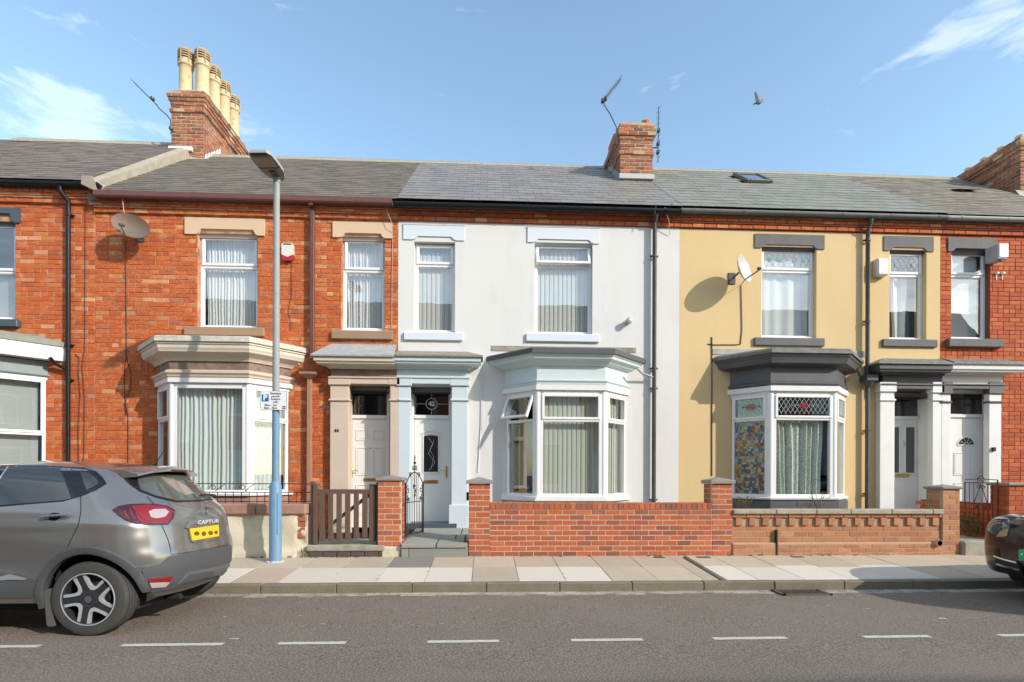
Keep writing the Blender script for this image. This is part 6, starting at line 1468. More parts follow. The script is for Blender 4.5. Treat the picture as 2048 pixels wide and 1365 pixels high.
rings = [(1.0, .0), (1.0, .03), (.93, .06), (.7, .085)]
vs = [(x*s_, .26+(y-.26)*s_, z) for s_, z in rings for x, y in out]
hd.add(vs, [(j*n+i, j*n+(i+1) % n, (j+1)*n+(i+1) % n, (j+1)*n+i) for j in range(3) for i in range(n)]+[tuple(3*n+i for i in range(n))]); hd.build('lantern_housing', M_lampb, LP, recalc=True)
us = MB(); us.M = MH; us.add([(x*.97, .26+(y-.26)*.97, .001) for x, y in out], [tuple(range(n-1, -1, -1))]); us.build('lantern_underside', M_lampd, LP)
gp = MB(); gp.M = MH; gp.box(-.13, .13, .24, .52, -.012, .003, .006); gp.build('lamp_glass', mat('lamp_lens', (.20,.19,.15), .15), LP)
gp = MB(); gp.M = MH; gp.box(-.12, .12, .48, .54, -.018, -.004, .004).box(-.14, .14, .225, .245, -.02, .002, .003); gp.box(-.05, .05, .02, .16, -.02, .002, .01); gp.build('lamp_fitting', mat('lamp_fitting_dark', (.08,.07,.05), .5), LP)
MB().lathe([(.052,-.06),(.052,.05)], 16, Matrix.Translation((lx,YL,ztop))).build('lantern_socket', M_alum, LP)
# sign
ys = YL-.062; sx0, sx1, sz0, sz1 = RC(520.5, 782, 573.5, 821, ys)
SG = thing('parking_sign', ((sx0+sx1)/2, ys, sz0), 'white parking sign with a blue P square strapped to the lamp post', 'sign')
MB().box(sx0, sx1, ys, ys+.006, sz0, sz1, .002).build('sign_plate', M_ink, SG)
MB().box(sx0+.006, sx1-.006, ys-.002, ys+.001, sz0+.006, sz1-.006).build('sign_face', M_signw, SG)
sw, sh = sx1-sx0, sz1-sz0
MB().box(sx0+sw*.06, sx0+sw*.32, ys-.004, ys-.001, sz1-sh*.55, sz1-sh*.19).build('parking_square', M_signb, SG)
lettering('P', sh*.40, sx0+sw*.19, ys-.0055, sz1-sh*.37, M_signw, SG, .001, .004)
for i, t in enumerate(('Resident', 'permit', 'holders', 'only')): lettering(t, sh*.155, sx0+sw*.58, ys-.0045, sz1-sh*(.14+.145*i), M_ink, SG, .001, .0004)
for i, t in enumerate(('Mon - Sat', '8am - 8pm')): lettering(t, sh*.155, sx0+sw*.40, ys-.0045, sz1-sh*(.74+.145*i), M_ink, SG, .001, .0004)
MB().box(sx1-sw*.155, sx1-sw*.05, ys-.004, ys-.001, sz0+sh*.07, sz0+sh*.22).build('zone_square', M_ink, SG)
lettering('A', sh*.13, sx1-sw*.102, ys-.0055, sz0+sh*.145, M_signw, SG, .001, .001)
for z in (sz0+.05, sz1-.05): MB().lathe([(.054,-.012),(.054,.012)], 16, Matrix.Translation((lx,YL,z))).build('sign_strap', M_alum, SG)

# ================================================================ the terrace across the street (seen in the panes)
M_opw = mat('opposite_brick', (.36,.12,.06), .9, col2=(.42,.16,.08), vs=3, fine=.2)
for k in range(-4, 5):
    x0 = k*5.4-1.2; T = thing('opposite_house', (x0+2.7, -15.4, 0), ('plain house across the street, %s from the left, reflected in the panes' % ('first','second','third','fourth','fifth','sixth','seventh','eighth','ninth')[k+4]), 'house', group='houses opposite')
    m = M_opw if k % 3 else M_white
    MB().box(x0+.01, x0+5.39, -22, -15.4, 0, 6.4).build('wall', m, T)
    MB().add([(x0,-15.1,6.35),(x0+5.4,-15.1,6.35),(x0+5.4,-18.0,10.35),(x0,-18.0,10.35),(x0,-22,6.2),(x0+5.4,-22,6.2)], [(3,2,1,0),(5,2,3,4)]).build('roof', M_slB, T)
    for (a, b_, c_, d) in ((.7,1.6,4,5.6),(3,4.2,4,5.6),(2.7,4.6,1,2.9)):
        w_ = MB(); ringbox(w_, x0+a, x0+b_, c_, d, .08, -15.33, -15.25); W_ = w_.build('window', M_upvc, T); MB().add([(x0+a+.05,-15.36,c_+.05),(x0+b_-.05,-15.36,c_+.05),(x0+b_-.05,-15.36,d-.05),(x0+a+.05,-15.36,d-.05)], [(3,2,1,0)]).build('pane', MT['dark_door_glass'], W_)
    MB().box(x0+.6, x0+1.6, -15.36, -15.3, .3, 2.5, .01).build('door', M_wpaint, T)
# ================================================================ cars
def interp(keys, z):
    if z <= keys[0][0]: return keys[0][1:]
    for a, b_ in zip(keys, keys[1:]):
        if a[0] <= z <= b_[0]:
            t = (z-a[0])/(b_[0]-a[0]); return tuple(p+(q-p)*t for p, q in zip(a[1:], b_[1:]))
    return keys[-1][1:]
def smooth_keys(keys, z):      # average a little so that the rows flow
    return tuple(sum(c)/5 for c in zip(*[interp(keys, z+d) for d in (-.03,-.015,0,.015,.03)]))
class Car:
    def __init__(s, keys, ox, oy, oz, n=2.6, drop=None, wheels=(0, -2.606), rw=.328, cr=.55, cf=.75, sculpt=None, mirror=1):
        s.K = keys; s.o = Vector((ox, oy, oz)); s.n = n; s.wh = wheels; s.rw = rw; s.cr = cr; s.cf = cf; s.sc = sculpt; s.drop = drop or (lambda x: 0)
    def ring(s, z, ns=110, nc=16):
        w, xf, xr = smooth_keys(s.K, z); cr, cf, n = min(s.cr, w*.9), min(s.cf, w), s.n; pts = []
        e = 2/n
        a0, a1 = xf+cf, xr-cr
        # near side (y = -w) from rear corner to the front, then the front, far side, rear
        for i in range(ns+1): pts.append((a1+(a0-a1)*i/ns, -w))
        for i in range(1, nc+1): q = (i/nc)*math.pi/2; pts.append((a0-cf*math.sin(q)**e, -w*math.cos(q)**e if i < nc else 0))
        side = pts[:]
        full = side+[(x, -y) for x, y in side[-2::-1]]
        for i in range(1, nc+1):
            q = (1-i/nc)*math.pi/2 if False else (i/nc)*math.pi/2
            full.append((a1+cr*math.sin(q)**e, w*math.cos(q)**e if i < nc else 0))
        for i in range(nc-1, 0, -1):
            q = (i/nc)*math.pi/2; full.append((a1+cr*math.sin(q)**e, -w*math.cos(q)**e))
        return full
    def place(s, x, y, z):
        if s.sc: y = y + s.sc(x, y, z)
        t = max(0, (z-.98)/.57); zz = z - s.drop(x)*min(1, t)
        return s.o+Vector((x, y, zz))
    def body(s, paint, parent, name='body'):
        z0, z1 = s.K[0][0], s.K[-1][0]; zs = [z0+(z1-z0)*i/52 for i in range(53)]
        rings = [s.ring(z) for z in zs]; m_ = len(rings[0]); vs = []; fs = []
        for z, rg in zip(zs, rings):
            for x, y in rg: vs.append(s.place(x, y, z))
        for i in range(len(zs)-1):
            for j in range(m_):
                j2 = (j+1) % m_; a, b_, c, d = rings[i][j], rings[i][j2], rings[i+1][j2], rings[i+1][j]
                cx_ = (a[0]+b_[0]+c[0]+d[0])/4; cz_ = (zs[i]+zs[i+1])/2; cy_ = abs(a[1])
                if cy_ > .6 and any((cx_-w_)**2+(cz_-s.rw)**2 < (s.rw+.085)**2 for w_ in s.wh): continue
                fs.append((i*m_+j, i*m_+j2, (i+1)*m_+j2, (i+1)*m_+j))
        top = (len(zs)-1)*m_; k = len([p for p in rings[-1]])
        # roof: join near and far points of the last ring
        ns = 110; nc = 16; half = ns+nc
        for j in range(half): fs.append((top+j, top+j+1, top+(2*half-j-1), top+(2*half-j)))
        L_ = [top]+[top+m_-1-i for i in range(nc)]; R_ = [top+2*half+i for i in range(nc+1)]
        for i in range(nc-1): fs.append((L_[i], L_[i+1], R_[i+1], R_[i]))
        mb = MB(); mb.v = vs; mb.f = fs; mb.s = [True]*len(fs); mb.r = [0]*len(fs)
        s.bvh = BVHTree.FromPolygons([tuple(v) for v in vs], fs)
        o = mb.build(name, paint, parent, recalc=True); o.data.shade_smooth(); return o
def hit(car, px, py, off=.004):
    d = ray(px, py).normalized(); h = car.bvh.ray_cast(CAM, d)
    if h[0] is None: return None
    n = h[1] if h[1].dot(d) < 0 else -h[1]
    return h[0]+n*off, n
def zz2(z): return (z[0]/3.592, 900+z[1]/3.592)
def patch(car, poly, m, name, parent, off=.005, grid=5.0, conv=zz2, th=.02, smooth=True, mirror=False):
    """a panel that follows the body, its outline taken where it stands on the flank"""
    P = [conv(p) for p in poly]
    # refine outline
    O = []
    for i in range(len(P)):
        a, b_ = Vector(P[i]), Vector(P[(i+1) % len(P)]); n = max(1, int((b_-a).length/grid))
        for k in range(n): O.append(a.lerp(b_, k/n))
    xs = [p.x for p in O]; ys = [p.y for p in O]
    def inside(x, y):
        c = False; j = len(O)-1
        for i in range(len(O)):
            if (O[i].y > y) != (O[j].y > y) and x < (O[j].x-O[i].x)*(y-O[i].y)/(O[j].y-O[i].y)+O[i].x: c = not c
            j = i
        return c
    V = list(O); y = min(ys)+grid*.5
    while y < max(ys):
        x = min(xs)+grid*.5
        while x < max(xs):
            if inside(x, y) and min((Vector((x, y))-o).length for o in O) > grid*.45: V.append(Vector((x, y)))
            x += grid
        y += grid
    r = geometry.delaunay_2d_cdt([Vector((v.x, v.y)) for v in V], [(i, (i+1) % len(O)) for i in range(len(O))], [], 1, 1e-4)
    vs2, fs2 = r[0], r[2]; pts = []; ok = []
    for v in vs2:
        h = hit(car, v.x, v.y, off); ok.append(h is not None); pts.append(h if h else (Vector(), Vector((0,-1,0))))
    from collections import Counter
    def biggest(fs):
        par = {}
        def fd(a):
            while par.setdefault(a, a) != a: a = par[a]
            return a
        for f in fs:
            for k in f[1:]: par[fd(k)] = fd(f[0])
        c = Counter(fd(f[0]) for f in fs); k0 = c.most_common(1)[0][0] if c else None
        return [f for f in fs if fd(f[0]) == k0]
    fs = [tuple(f) for f in fs2 if all(ok[i] for i in f)]
    # drop stretched triangles
    fs = [f for f in fs if max((pts[f[i]][0]-pts[f[(i+1) % 3]][0]).length for i in range(3)) < .25] if grid < 12 else fs
    fs = biggest(fs)
    ec = Counter((f[i], f[(i+1) % len(f)]) for f in fs for i in range(len(f)))
    n0 = len(pts); vs = [p for p, n in pts]+[p-n*(off+th) for p, n in pts]; sk = [(a, b_, b_+n0, a+n0) for (a, b_) in ec if (b_, a) not in ec]
    used = sorted({i for f in fs+sk for i in f}); ix = {a: b_ for b_, a in enumerate(used)}
    mb = MB(); mb.add([vs[i] for i in used], [tuple(ix[i] for i in f) for f in fs+sk], smooth); o = mb.build(name, m, parent, recalc=False); return o
def strip(pts, w):      # a polyline in pixels as a thin closed outline
    P = [Vector(p) for p in pts]; L1, L2 = [], []
    for i, p in enumerate(P):
        t = (P[min(i+1, len(P)-1)]-P[max(i-1, 0)]).normalized(); n = Vector((-t.y, t.x))*w/2; L1.append(p+n); L2.append(p-n)
    return [tuple(v) for v in L1+L2[::-1]]
def wheel(T, c, r, w, sign, name='wheel', detail=True):
    """tyre and five twin spokes; sign -1 faces the camera side"""
    Mx = Matrix.Translation(c) @ Matrix.Rotation(R(90), 4, 'X')        # lathe axis along y
    if sign > 0: Mx = Matrix.Translation(c) @ Matrix.Rotation(R(-90), 4, 'X')
    h = w/2
    prof = [(r*.66,-h*.8),(r*.72,-h*.98),(r*.86,-h*1.02),(r*.95,-h*.92),(r*.99,-h*.72),(r,-h*.4),(r,h*.4),(r*.99,h*.72),(r*.95,h*.92),(r*.86,h*1.02),(r*.72,h*.98),(r*.66,h*.8)]
    W_ = MB().lathe(prof, 64, Mx, closed=True).build(name, M_tyre, T, recalc=True)
    for k in (-.55, -.2, .2, .55): MB().lathe([(r*.985,w/2*k-.004),(r*1.0005,w/2*k-.004),(r*1.0005,w/2*k+.004),(r*.985,w/2*k+.004)], 64, Mx, closed=True).build('tread_groove', M_sootshade, W_)
    MB().lathe([(r*.70,h*.96),(r*.69,h*1.0),(r*.665,h*1.0),(r*.655,h*.9),(r*.63,h*.3),(r*.63,-h*.8),(.02,-h*.8)], 48, Mx, caps=False).build('rim', M_rimd, W_)
    MB().lathe([(r*.705,h*.97),(r*.70,h*1.015),(r*.675,h*1.015),(r*.66,h*.93)], 48, Mx, caps=False).build('rim_lip', M_rims, W_)
    if not detail: return W_
    MB().lathe([(.145,h*.25),(.14,h*.3),(.02,h*.3)], 40, Mx, caps=False).build('brake_disc', M_chrome2, W_)
    R_ = r*.665; y0, y1 = h*.62, h*.86
    def place(poly, m, nm, ya, yb):
        for k in range(5):
            q = 2*math.pi*k/5+.16; n = len(poly); vs = []
            for yy in (yb, ya):
                for a, rr in poly: vs.append(Mx @ Vector((rr*math.cos(a+q), rr*math.sin(a+q), yy)))
            MB().add(vs, [tuple(range(n)), tuple(range(2*n-1, n-1, -1))]+[(i, i+n, (i+1) % n+n, (i+1) % n) for i in range(n)]).build(nm, m, W_, recalc=True)
    # dark web between hub and rim, then the bright U-shaped bands
    place([(.42,R_),(.36,R_*.74),(.22,R_*.50),(.0,R_*.38),(-.34,R_*.40),(-.5,.02),(.3,.02),(.92,R_*.40),(.75,R_*.55),(.70,R_*.75),(.69,R_)], M_rimd, 'spoke_web', y0-.02, y0+.018)
    out_ = [(-.56,R_),(-.54,R_*.75),(-.50,R_*.55),(-.34,R_*.40),(.02,R_*.38),(.22,R_*.50),(.36,R_*.74),(.42,R_)]
    inn_ = [(.30,R_),(.22,R_*.78),(.08,R_*.60),(-.08,R_*.53),(-.26,R_*.54),(-.37,R_*.64),(-.41,R_*.80),(-.44,R_)]
    place(out_+inn_, M_rims, 'spoke', y0, y1)
    MB().lathe([(r*.27,y0-.03),(r*.25,y0+.02),(r*.12,y0+.03),(r*.10,y0+.02)], 30, Mx, caps=False).build('hub', M_rimd, W_)
    MB().lathe([(r*.10,y0),(r*.098,y0+.034),(.001,y0+.036)], 24, Mx, caps=False).build('hub_cap', M_chrome2, W_)
    return W_
M_tyre = mat('tyre_rubber', (.045,.045,.043), .85, col2=(.065,.062,.056), vs=10, bump=.2, bs=60)
M_rimd = mat('dark_rim_lacquer', (.025,.028,.035), .3, coat=.5)
M_rims = mat('diamond_cut_alloy', (.52,.54,.56), .3, metal=.35)
M_chrome2 = mat('dull_steel', (.35,.35,.36), .35, metal=.9)
M_carp = mat('grey_metallic_paint', (.25,.24,.228), .24, metal=.6, coat=1.0, fine=.04, fs=900)
M_trim = mat('dark_grey_bumper_plastic', (.075,.077,.082), .55, bump=.1, bs=300)
M_glossb = mat('gloss_black_trim', (.012,.012,.014), .12)
M_cglass = mat('tinted_car_glass', (.035,.042,.042), .04, spec=.9)
M_cglass2 = mat('rear_glass', (.06,.065,.06), .04, spec=.9, stretch=(9,9,2), col2=(.11,.12,.10), vs=.8)
M_lampr = mat('red_lamp_lens', (.24,.005,.008), .08, coat=1)
M_lampdk = mat('dark_red_lamp_lens', (.045,.006,.008), .08, coat=1)
M_lampw = mat('clear_lamp_lens', (.42,.36,.35), .12, coat=1)
M_seam = mat('panel_gap', (.012,.012,.012), .9)
M_plate = mat('yellow_number_plate', (.75,.50,.02), .4)
M_green = mat('green_plate_flash', (.01,.42,.14), .4)
def well(T, x, y, z, sg, ya, yb, r):
    vs = []; n = 18
    for i in range(n+1):
        q = R(-8)+R(196)*i/n; c = abs(math.cos(q)); yo = ya-.16*max(0, c-.5)
        vs += [(x+r*math.cos(q), y+sg*yo, z+r*math.sin(q)), (x+r*math.cos(q), y+sg*yb, z+r*math.sin(q))]
    k = len(vs)
    MB().add(vs, [(2*i, 2*i+1, 2*i+3, 2*i+2) for i in range(n)]+[tuple(range(1, k, 2))]).build('wheel_well', M_sootshade, T)
# grey hatchback: x rearwards from the rear axle, y across, z up
K1 = [(.285,.835,-3.35,.53),(.33,.865,-3.42,.60),(.42,.880,-3.46,.645),(.56,.885,-3.46,.665),(.68,.887,-3.44,.655),(.76,.885,-3.40,.625),(.86,.882,-3.32,.610),(.96,.872,-3.15,.595),(1.04,.862,-2.85,.565),(1.10,.845,-2.45,.535),
      (1.16,.815,-2.20,.485),(1.24,.775,-2.00,.415),(1.33,.730,-1.80,.335),(1.41,.690,-1.62,.265),(1.47,.640,-1.45,.205),(1.515,.565,-1.25,.13),(1.545,.44,-1.0,.0),(1.56,.30,-.8,-.2)]
def drop1(x): 
    t = max(0, min(1, (x+1.4)/1.8)); return .075*t**1.6 + (.05*max(0, (x-.25)/.3) if x > .25 else 0)
def sculpt1(x, y, z):
    s_ = -1 if y < 0 else 1; e = 0
    e += .030*math.exp(-((x-.10)/.42)**2)*math.exp(-((z-.80)/.20)**2)          # haunch over the rear wheel
    e -= .045*math.exp(-((x+.95)/.55)**2)*math.exp(-((z-.62)/.17)**2)          # scooped lower door
    e += .012*math.exp(-((z-.97)/.045)**2)*(1 if x < .2 else math.exp(-((x-.2)/.25)**2))
    if abs(y) < .5: e *= abs(y)/.5
    return s_*e
CX, CY, CZ = (AX(185, -5.30, 1191)-.06, -4.385, .045)
T1 = thing('parked_car', (CX-1.4, CY, CZ), 'grey metallic hatchback parked at the kerb on the left, seen from its rear corner', 'car')
car = Car(K1, CX, CY, CZ, n=2.5, drop=drop1, rw=.328, cr=.60, sculpt=sculpt1)
car.body(M_carp, T1)
MB().box(CX-3.2, CX+.30, CY-.70, CY+.70, CZ+.19, CZ+.5).build('underbody', M_sootshade, T1)
for wx_ in (0, -2.606):
    for sg in (-1, 1):
        c = Vector((CX+wx_, CY+sg*.785, CZ+.326)); wheel(T1, c, .328, .205, sg)
        well(T1, CX+wx_, CY, CZ+.328, sg, .815, .55, .41)
        # plastic arch trim
        mb = MB(); n = 30; vs = []; a_0, a_1 = R(2), R(192)
        for i in range(n+1):
            q = a_0+(a_1-a_0)*i/n
            for rr, oo in ((.385,-.05),(.385,.016),(.395,.022),(.445,.020),(.455,.0)):
                x, z = rr*math.cos(q), .328+rr*math.sin(q)*1.0+ (.012 if math.sin(q) > 0 else 0)
                zc = max(z, .2); w_ = smooth_keys(K1, zc)[0]; s_ = abs(sculpt1(x+wx_, .9, zc)) * (1 if sculpt1(x+wx_, .9, zc) > 0 else -1)
                w2, xf, xr = smooth_keys(K1, zc); a1 = xr-car.cr; xx = x+wx_
                if xx > a1: w_ = w2*(max(0, 1-((xx-a1)/car.cr)**car.n))**(1/car.n)
                vs.append((CX+xx, CY+sg*(w_+s_+oo), CZ+z))
        fs = []
        for i in range(n):
            for k in range(4): fs.append((i*5+k, i*5+k+1, (i+1)*5+k+1, (i+1)*5+k))
        MB().add(vs, fs, True).build('arch_trim', M_trim, T1, recalc=True)
pt = lambda *a, **k: patch(car, *a, **k)
pt([(-900,340),(-700,200),(-400,130),(-100,110),(120,112),(300,114),(460,120),(600,128),(690,155),(740,200),(768,245),(690,292),(580,336),(450,372),(200,392),(0,410),(-900,470)], M_glossb, 'window_surround', T1, off=.003, grid=9, th=.004)
pt([(-880,345),(-690,215),(-400,148),(-60,130),(-10,132),(-75,260),(-110,410),(-860,455)], M_cglass, 'front_side_window', T1, off=.008, grid=10, th=.006)
pt([(0,215),(60,127),(250,128),(428,134),(470,220),(515,352),(450,366),(250,382),(0,400),(-60,405),(-40,300)], M_cglass, 'rear_side_window', T1, off=.008, grid=7, th=.006)
pt([(578,162),(640,170),(690,205),(712,243),(668,272),(622,292)], M_cglass, 'quarter_window', T1, off=.008, grid=5, th=.004)
pt(strip([(-70,350),(-10,225),(62,124)], 5), M_rims, 'window_chrome', T1, off=.010, grid=3, th=.004)
pt([(885,205),(930,182),(985,164),(1100,160),(1300,172),(1392,200),(1430,240),(1485,300),(1533,355),(1440,372),(1262,378),(1120,345),(1000,300),(930,250)], M_glossb, 'rear_window_surround', T1, off=.003, grid=6, th=.004)
pt([(985,185),(1100,178),(1300,186),(1380,208),(1420,250),(1470,305),(1518,350),(1440,364),(1265,368),(1235,360),(1120,332),(1010,292),(990,240)], M_cglass2, 'rear_window', T1, off=.008, grid=6, th=.004)
# pale patch painted on the opaque rear glass as light from the far window
pt([(1150,200),(1240,212),(1330,262),(1395,318),(1330,330),(1270,300),(1205,252)], mat('painted_far_window_light', (.20,.19,.16), .06, spec=.9, col2=(.30,.20,.14), vs=14), 'painted_window_light', T1, off=.011, grid=5, th=.002)
pt([(808,437),(850,410),(930,395),(1020,392),(1100,393),(1200,408),(1252,440),(1243,490),(1205,540),(1100,543),(980,535),(900,505),(845,468)], M_lampdk, 'tail_lamp', T1, off=.012, grid=5, th=.012)
pt([(940,412),(1060,402),(1180,414),(1232,445),(1222,492),(1196,528),(1100,532),(1010,524),(985,500),(975,452)], M_lampr, 'lamp_lens', T1, off=.017, grid=5, th=.003)
pt([(1062,452),(1100,436),(1180,434),(1205,455),(1178,488),(1120,500),(1078,490)], M_lampw, 'reversing_lamp', T1, off=.021, grid=4, th=.003)
for l in ([(895,445),(905,475),(925,502)], [(930,432),(945,470),(968,508)], [(985,420),(990,460),(1030,505),(1100,515),(1185,508)]): pt(strip(l, 12), M_lampr, 'lamp_strip', T1, off=.021, grid=3, th=.003)
pt([(962,846),(1050,836),(1130,824),(1180,795),(1225,762),(1400,730),(1645,684),(1685,695),(1685,860),(1640,900),(1560,915),(1400,955),(1240,990),(1010,1032),(1000,1010),(985,930)], M_trim, 'rear_bumper', T1, off=.016, grid=7, th=.03)
pt([(1262,962),(1330,880),(1440,858),(1600,826),(1636,808),(1636,860),(1610,890),(1480,905),(1400,935)], mat('bumper_insert', (.12,.122,.128), .5), 'bumper_insert', T1, off=.024, grid=6, th=.012)
pt([(1275,958),(1345,893),(1470,872),(1520,868),(1510,905),(1400,925)], M_trim, 'bumper_recess', T1, off=.030, grid=6, th=.01)
pt([(1060,926),(1232,906),(1225,925),(1212,944),(1068,950)], M_lampr, 'reflector', T1, off=.024, grid=4, th=.01)
pt([(1068,951),(1212,945),(1180,978),(1085,984)], M_lampw, 'fog_lamp', T1, off=.024, grid=4, th=.01)
pt([(-900,850),(-300,880),(0,886),(75,888),(140,892),(270,938),(256,1062),(-900,1062)], M_trim, 'sill_trim', T1, off=.010, grid=8, th=.02)
pt([(-60,925),(0,915),(78,893),(210,925),(180,936),(90,932),(0,940),(-60,945)], mat('satin_silver_trim', (.55,.56,.58), .3, metal=.7), 'silver_strip', T1, off=.018, grid=4, th=.008)
for l in ([(512,128),(548,250),(580,345),(582,440),(562,545),(505,655),(487,698)], [(825,118),(850,175),(885,203)], [(1055,335),(1085,370),(1112,396)], [(1162,543),(1205,640),(1222,700),(1229,752),(1400,730),(1640,682)], [(-120,410),(-130,600),(-120,880)]):
    pt(strip(l, 4.5), M_seam, 'panel_seam', T1, off=.0025, grid=2.2, th=.002)
pt(strip([(840,120),(1000,108),(1120,112)], 3), M_seam, 'roof_seam', T1, off=.0025, grid=2.2, th=.002)
# door handle
pt([(345,470),(380,450),(425,455),(440,480),(400,512),(355,508)], M_glossb, 'handle_recess', T1, off=.001, grid=4, th=.003)
h0, h1 = hit(car, *zz2((305,490)), off=.02)[0], hit(car, *zz2((495,470)), off=.02)[0]; hm = hit(car, *zz2((400,482)), off=.045)[0]
MB().tube([h0, h0.lerp(hm,.35)+Vector((0,-.012,0)), hm, h1.lerp(hm,.35)+Vector((0,-.010,0)), h1], [.008,.013,.015,.013,.010], 10, flat=.8).build('door_handle', M_carp, T1)
# number plate and strip
pt([(1320,562),(1335,530),(1352,512),(1440,502),(1560,490),(1572,500),(1580,610),(1570,640),(1390,672),(1362,655),(1350,570)], M_carp, 'plate_recess', T1, off=.012, grid=5, th=.012)
pt([(1322,563),(1336,530),(1355,511),(1562,488),(1564,514),(1365,541),(1345,566)], mat('tailgate_chrome', (.30,.285,.29), .3, metal=.6), 'tailgate_strip', T1, off=.020, grid=4, th=.01)
pt([(1350,570),(1556,540),(1560,624),(1370,656)], M_plate, 'number_plate', T1, off=.022, grid=5, th=.006)
M_blur = mat('worn_plate_character', (.12,.08,.02), .5)
for (a, b_, w, hh) in ((1398,604,20,16),(1448,606,17,17),(1497,600,18,16),(1536,596,13,13)):
    pt([(a+w*math.cos(t*.785), b_+hh*math.sin(t*.785)) for t in range(8)], M_blur, 'plate_character', T1, off=.0245, grid=3, th=.001)
# badge letters mapped on to the strip
vs, fs = text_mesh('CAPTUR', 1.0, .02)
w_ = max(v.x for v in vs)-min(v.x for v in vs)
pl = []
for v in vs:
    u = v.x/w_; zx, zy = 1480+u*152, 521-u*12 - v.y*36
    h = hit(car, *zz2((zx, zy)), off=.024); pl.append(h[0] if h else Vector((CX, CY, CZ)))
MB().add(pl, fs).build('badge_lettering', mat('bright_badge', (.85,.85,.86), .35, metal=.4), T1)
dm = [(1472,392),(1492,430),(1478,478),(1458,436)]; di = [(1472,410),(1480,430),(1476,460),(1467,436)]
for i in range(4): pt([dm[i], dm[(i+1) % 4], di[(i+1) % 4], di[i]], M_chrome, 'diamond_badge', T1, off=.012, grid=3, th=.008)
# spoiler, third brake lamp, wiper, roof aerial, mud flap
sp = MB(); n = 16; vs = []
for i in range(n+1):
    t = -1+2*i/n; y = CY+t*.53; dz_ = -.05*abs(t)**3; xx = -.09*abs(t)**2.4
    base = CZ+1.487+dz_
    vs += [(CX+.02+xx,y,base+.022),(CX+.16+xx,y,base+.016),(CX+.285+xx,y,base-.022),(CX+.292+xx,y,base-.037),(CX+.27+xx,y,base-.045),(CX+.14+xx,y,base-.055)]
fs = [(i*6+k, i*6+(k+1) % 6, (i+1)*6+(k+1) % 6, (i+1)*6+k) for i in range(n) for k in range(6)]+[tuple(range(5,-1,-1)), tuple(n*6+k for k in range(6))]
sp.add(vs, fs, True).build('roof_spoiler', M_carp, T1, recalc=True)
MB().box(CX+.280, CX+.296, CY-.13, CY+.13, CZ+1.452, CZ+1.467, .004).build('brake_lamp', M_lampr, T1)
wp = [hit(car, *zz2(p), off=.03)[0] for p in ((1525,348),(1500,338),(1470,334),(1425,340))]
MB().tube(wp, [.022,.014,.010,.007], 8).build('rear_wiper', M_glossb, T1)
r0 = Vector((CX+.02, CY+.0, CZ+1.495)); MB().tube([r0, r0+Vector((.03,0,.03))], .014, 8).tube([r0+Vector((.03,0,.03)), r0+Vector((.13,0,.20))], [.005,.003], 6).build('roof_aerial', M_glossb, T1)
fl = [(-.385,.40),(-.36,.10),(-.345,.085),(-.30,.09),(-.31,.30),(-.33,.42)]
MB().prism([(CX+a, CZ+b_) for a, b_ in fl], CY-.865, CY-.66).build('mud_flap', mat('dusty_rubber', (.10,.095,.085), .9), T1)
MB().tube([(CX+.35,CY-.35,CZ+.22),(CX+.50,CY-.35,CZ+.23)], .03, 10).tube([(CX+.05,CY-.7,CZ+.30),(CX+.1,CY+.7,CZ+.30)], .035, 8).build('exhaust', M_sootshade, T1)

# black car, right edge: nose to the left
K2 = [(.27,.90,-3.46,.60),(.33,.912,-3.50,.70),(.42,.92,-3.515,.75),(.60,.925,-3.52,.78),(.76,.925,-3.50,.77),(.86,.92,-3.46,.74),(.93,.91,-3.36,.70),(.98,.895,-3.10,.66),(1.02,.87,-2.60,.60),(1.06,.84,-2.00,.50),
      (1.13,.79,-1.70,.38),(1.22,.72,-1.45,.22),(1.31,.64,-1.15,.05),(1.38,.54,-.8,-.15),(1.41,.40,-.5,-.4),(1.42,.25,-.3,-.6)]
NX = 6.06
C2x, C2y, C2z = NX+3.52, -4.48, .05
T2 = thing('parked_car', (C2x-1.5, C2y, C2z), 'black car at the right edge with a green flash on its front number plate', 'car')
car2 = Car(K2, C2x, C2y, C2z, n=2.7, wheels=(0, -2.66), rw=.335, cr=.6, cf=.46)
M_blk = mat('black_car_paint', (.010,.010,.012), .16, spec=.35, coat=.35)
car2.body(M_blk, T2)
MB().box(C2x-3.1, C2x+.4, C2y-.72, C2y+.72, C2z+.15, C2z+.5).build('underbody', M_sootshade, T2)
for wx_ in (0, -2.66):
    for sg in (-1, 1):
        wheel(T2, Vector((C2x+wx_, C2y+sg*.815, C2z+.333)), .335, .225, sg)
        well(T2, C2x+wx_, C2y, C2z+.335, sg, .85, .58, .42)
z9 = lambda p: (1900+p[0]/4.878, 900+p[1]/4.878)
def p2(poly, m, name, **k): return patch(car2, poly, m, name, T2, conv=z9, **k)
def tryp(*a, **k):
    try: return p2(*a, **k)
    except Exception as e: print('patch', e)
tryp([(512,790),(520,705),(560,668),(590,690),(580,770),(560,835)], mat('headlamp_glass', (.30,.31,.32), .08, metal=.5, coat=1, col2=(.10,.10,.10), vs=14), 'headlamp', off=.008, grid=4, th=.006)
tryp([(452,852),(500,785),(540,800),(575,795),(560,845),(500,850)], mat('painted_orange_reflection', (.30,.17,.10), .1, coat=1), 'headlamp_reflection_patch', off=.010, grid=4, th=.006)  # orange reflections in the headlamp, painted as a coloured patch
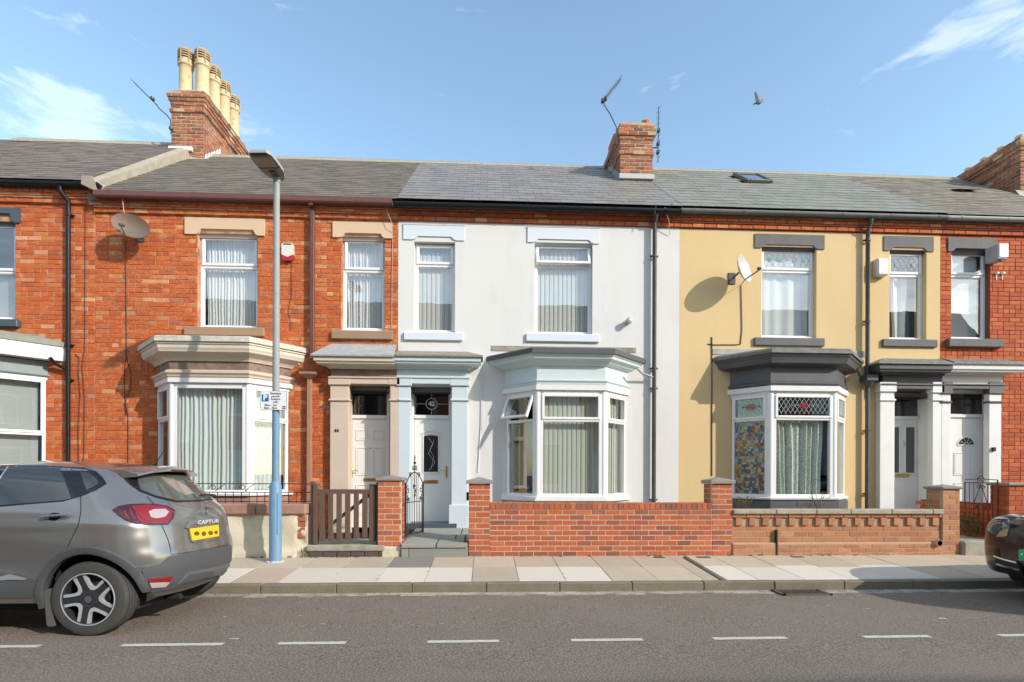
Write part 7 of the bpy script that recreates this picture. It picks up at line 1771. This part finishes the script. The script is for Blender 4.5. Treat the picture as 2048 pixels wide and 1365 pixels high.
tryp([(585,800),(660,800),(760,790),(900,790),(900,850),(760,845),(640,830),(590,820)], M_glossb, 'upper_grille', off=.008, grid=5, th=.006)
tryp([(436,960),(470,955),(490,1040),(520,1075),(650,1085),(700,1100),(725,1250),(620,1262),(500,1220),(445,1150)], mat('intake_black', (.004,.004,.005), .5), 'lower_intake', off=.006, grid=5, th=.006)
for l in ([(442,1035),(480,1050),(560,1075),(660,1100)], [(466,1110),(540,1135),(620,1152),(690,1172)]): tryp(strip(l, 13), M_chrome, 'intake_blade', off=.020, grid=3, th=.012)
tryp(strip([(655,1085),(700,1150),(722,1230)], 16), M_blk, 'intake_frame', off=.020, grid=4, th=.015)
tryp([(684,972),(760,966),(900,960),(900,1072),(760,1078),(684,1082)], M_signw, 'number_plate', off=.014, grid=5, th=.01)
tryp([(684,972),(735,968),(735,1080),(684,1082)], M_green, 'plate_flash', off=.018, grid=5, th=.002)
tryp([(705,1018),(712,1008),(722,1008),(728,1018),(722,1028),(712,1028)], M_signw, 'plate_dot', off=.021, grid=3, th=.001)
tryp([(430,1190),(520,1235),(640,1275),(760,1290),(900,1295),(900,1330),(760,1322),(620,1300),(500,1262),(432,1215)], M_trim, 'lip_spoiler', off=.018, grid=5, th=.02)
tryp([(560,780),(600,700),(700,640),(900,600),(900,700),(750,700),(650,745)], mat('bonnet_glint_panel', (.02,.02,.024), .05, coat=1), 'bonnet_edge', off=.003, grid=7, th=.003)

GROUPS = {'house': 'terraced houses in the row', 'curtain': 'curtains in the windows', 'blind': 'blinds in the windows', 'satellite dish': 'satellite dishes on the fronts', 'aerial': 'aerials by the chimneys',
          'cable': 'cables on the fronts and roofs', 'gate': 'front gates', 'car': 'cars parked at the kerb', 'alarm box': 'alarm boxes on the fronts', 'wall': 'garden walls', 'sensor': 'small sensors under the alarm box', 'pillar': 'gate pillars', 'plant': 'weeds and stalks'}
for o in COL.objects:
    if o.parent is None and 'category' in o and 'group' not in o and o['category'] in GROUPS: o['group'] = GROUPS[o['category']]
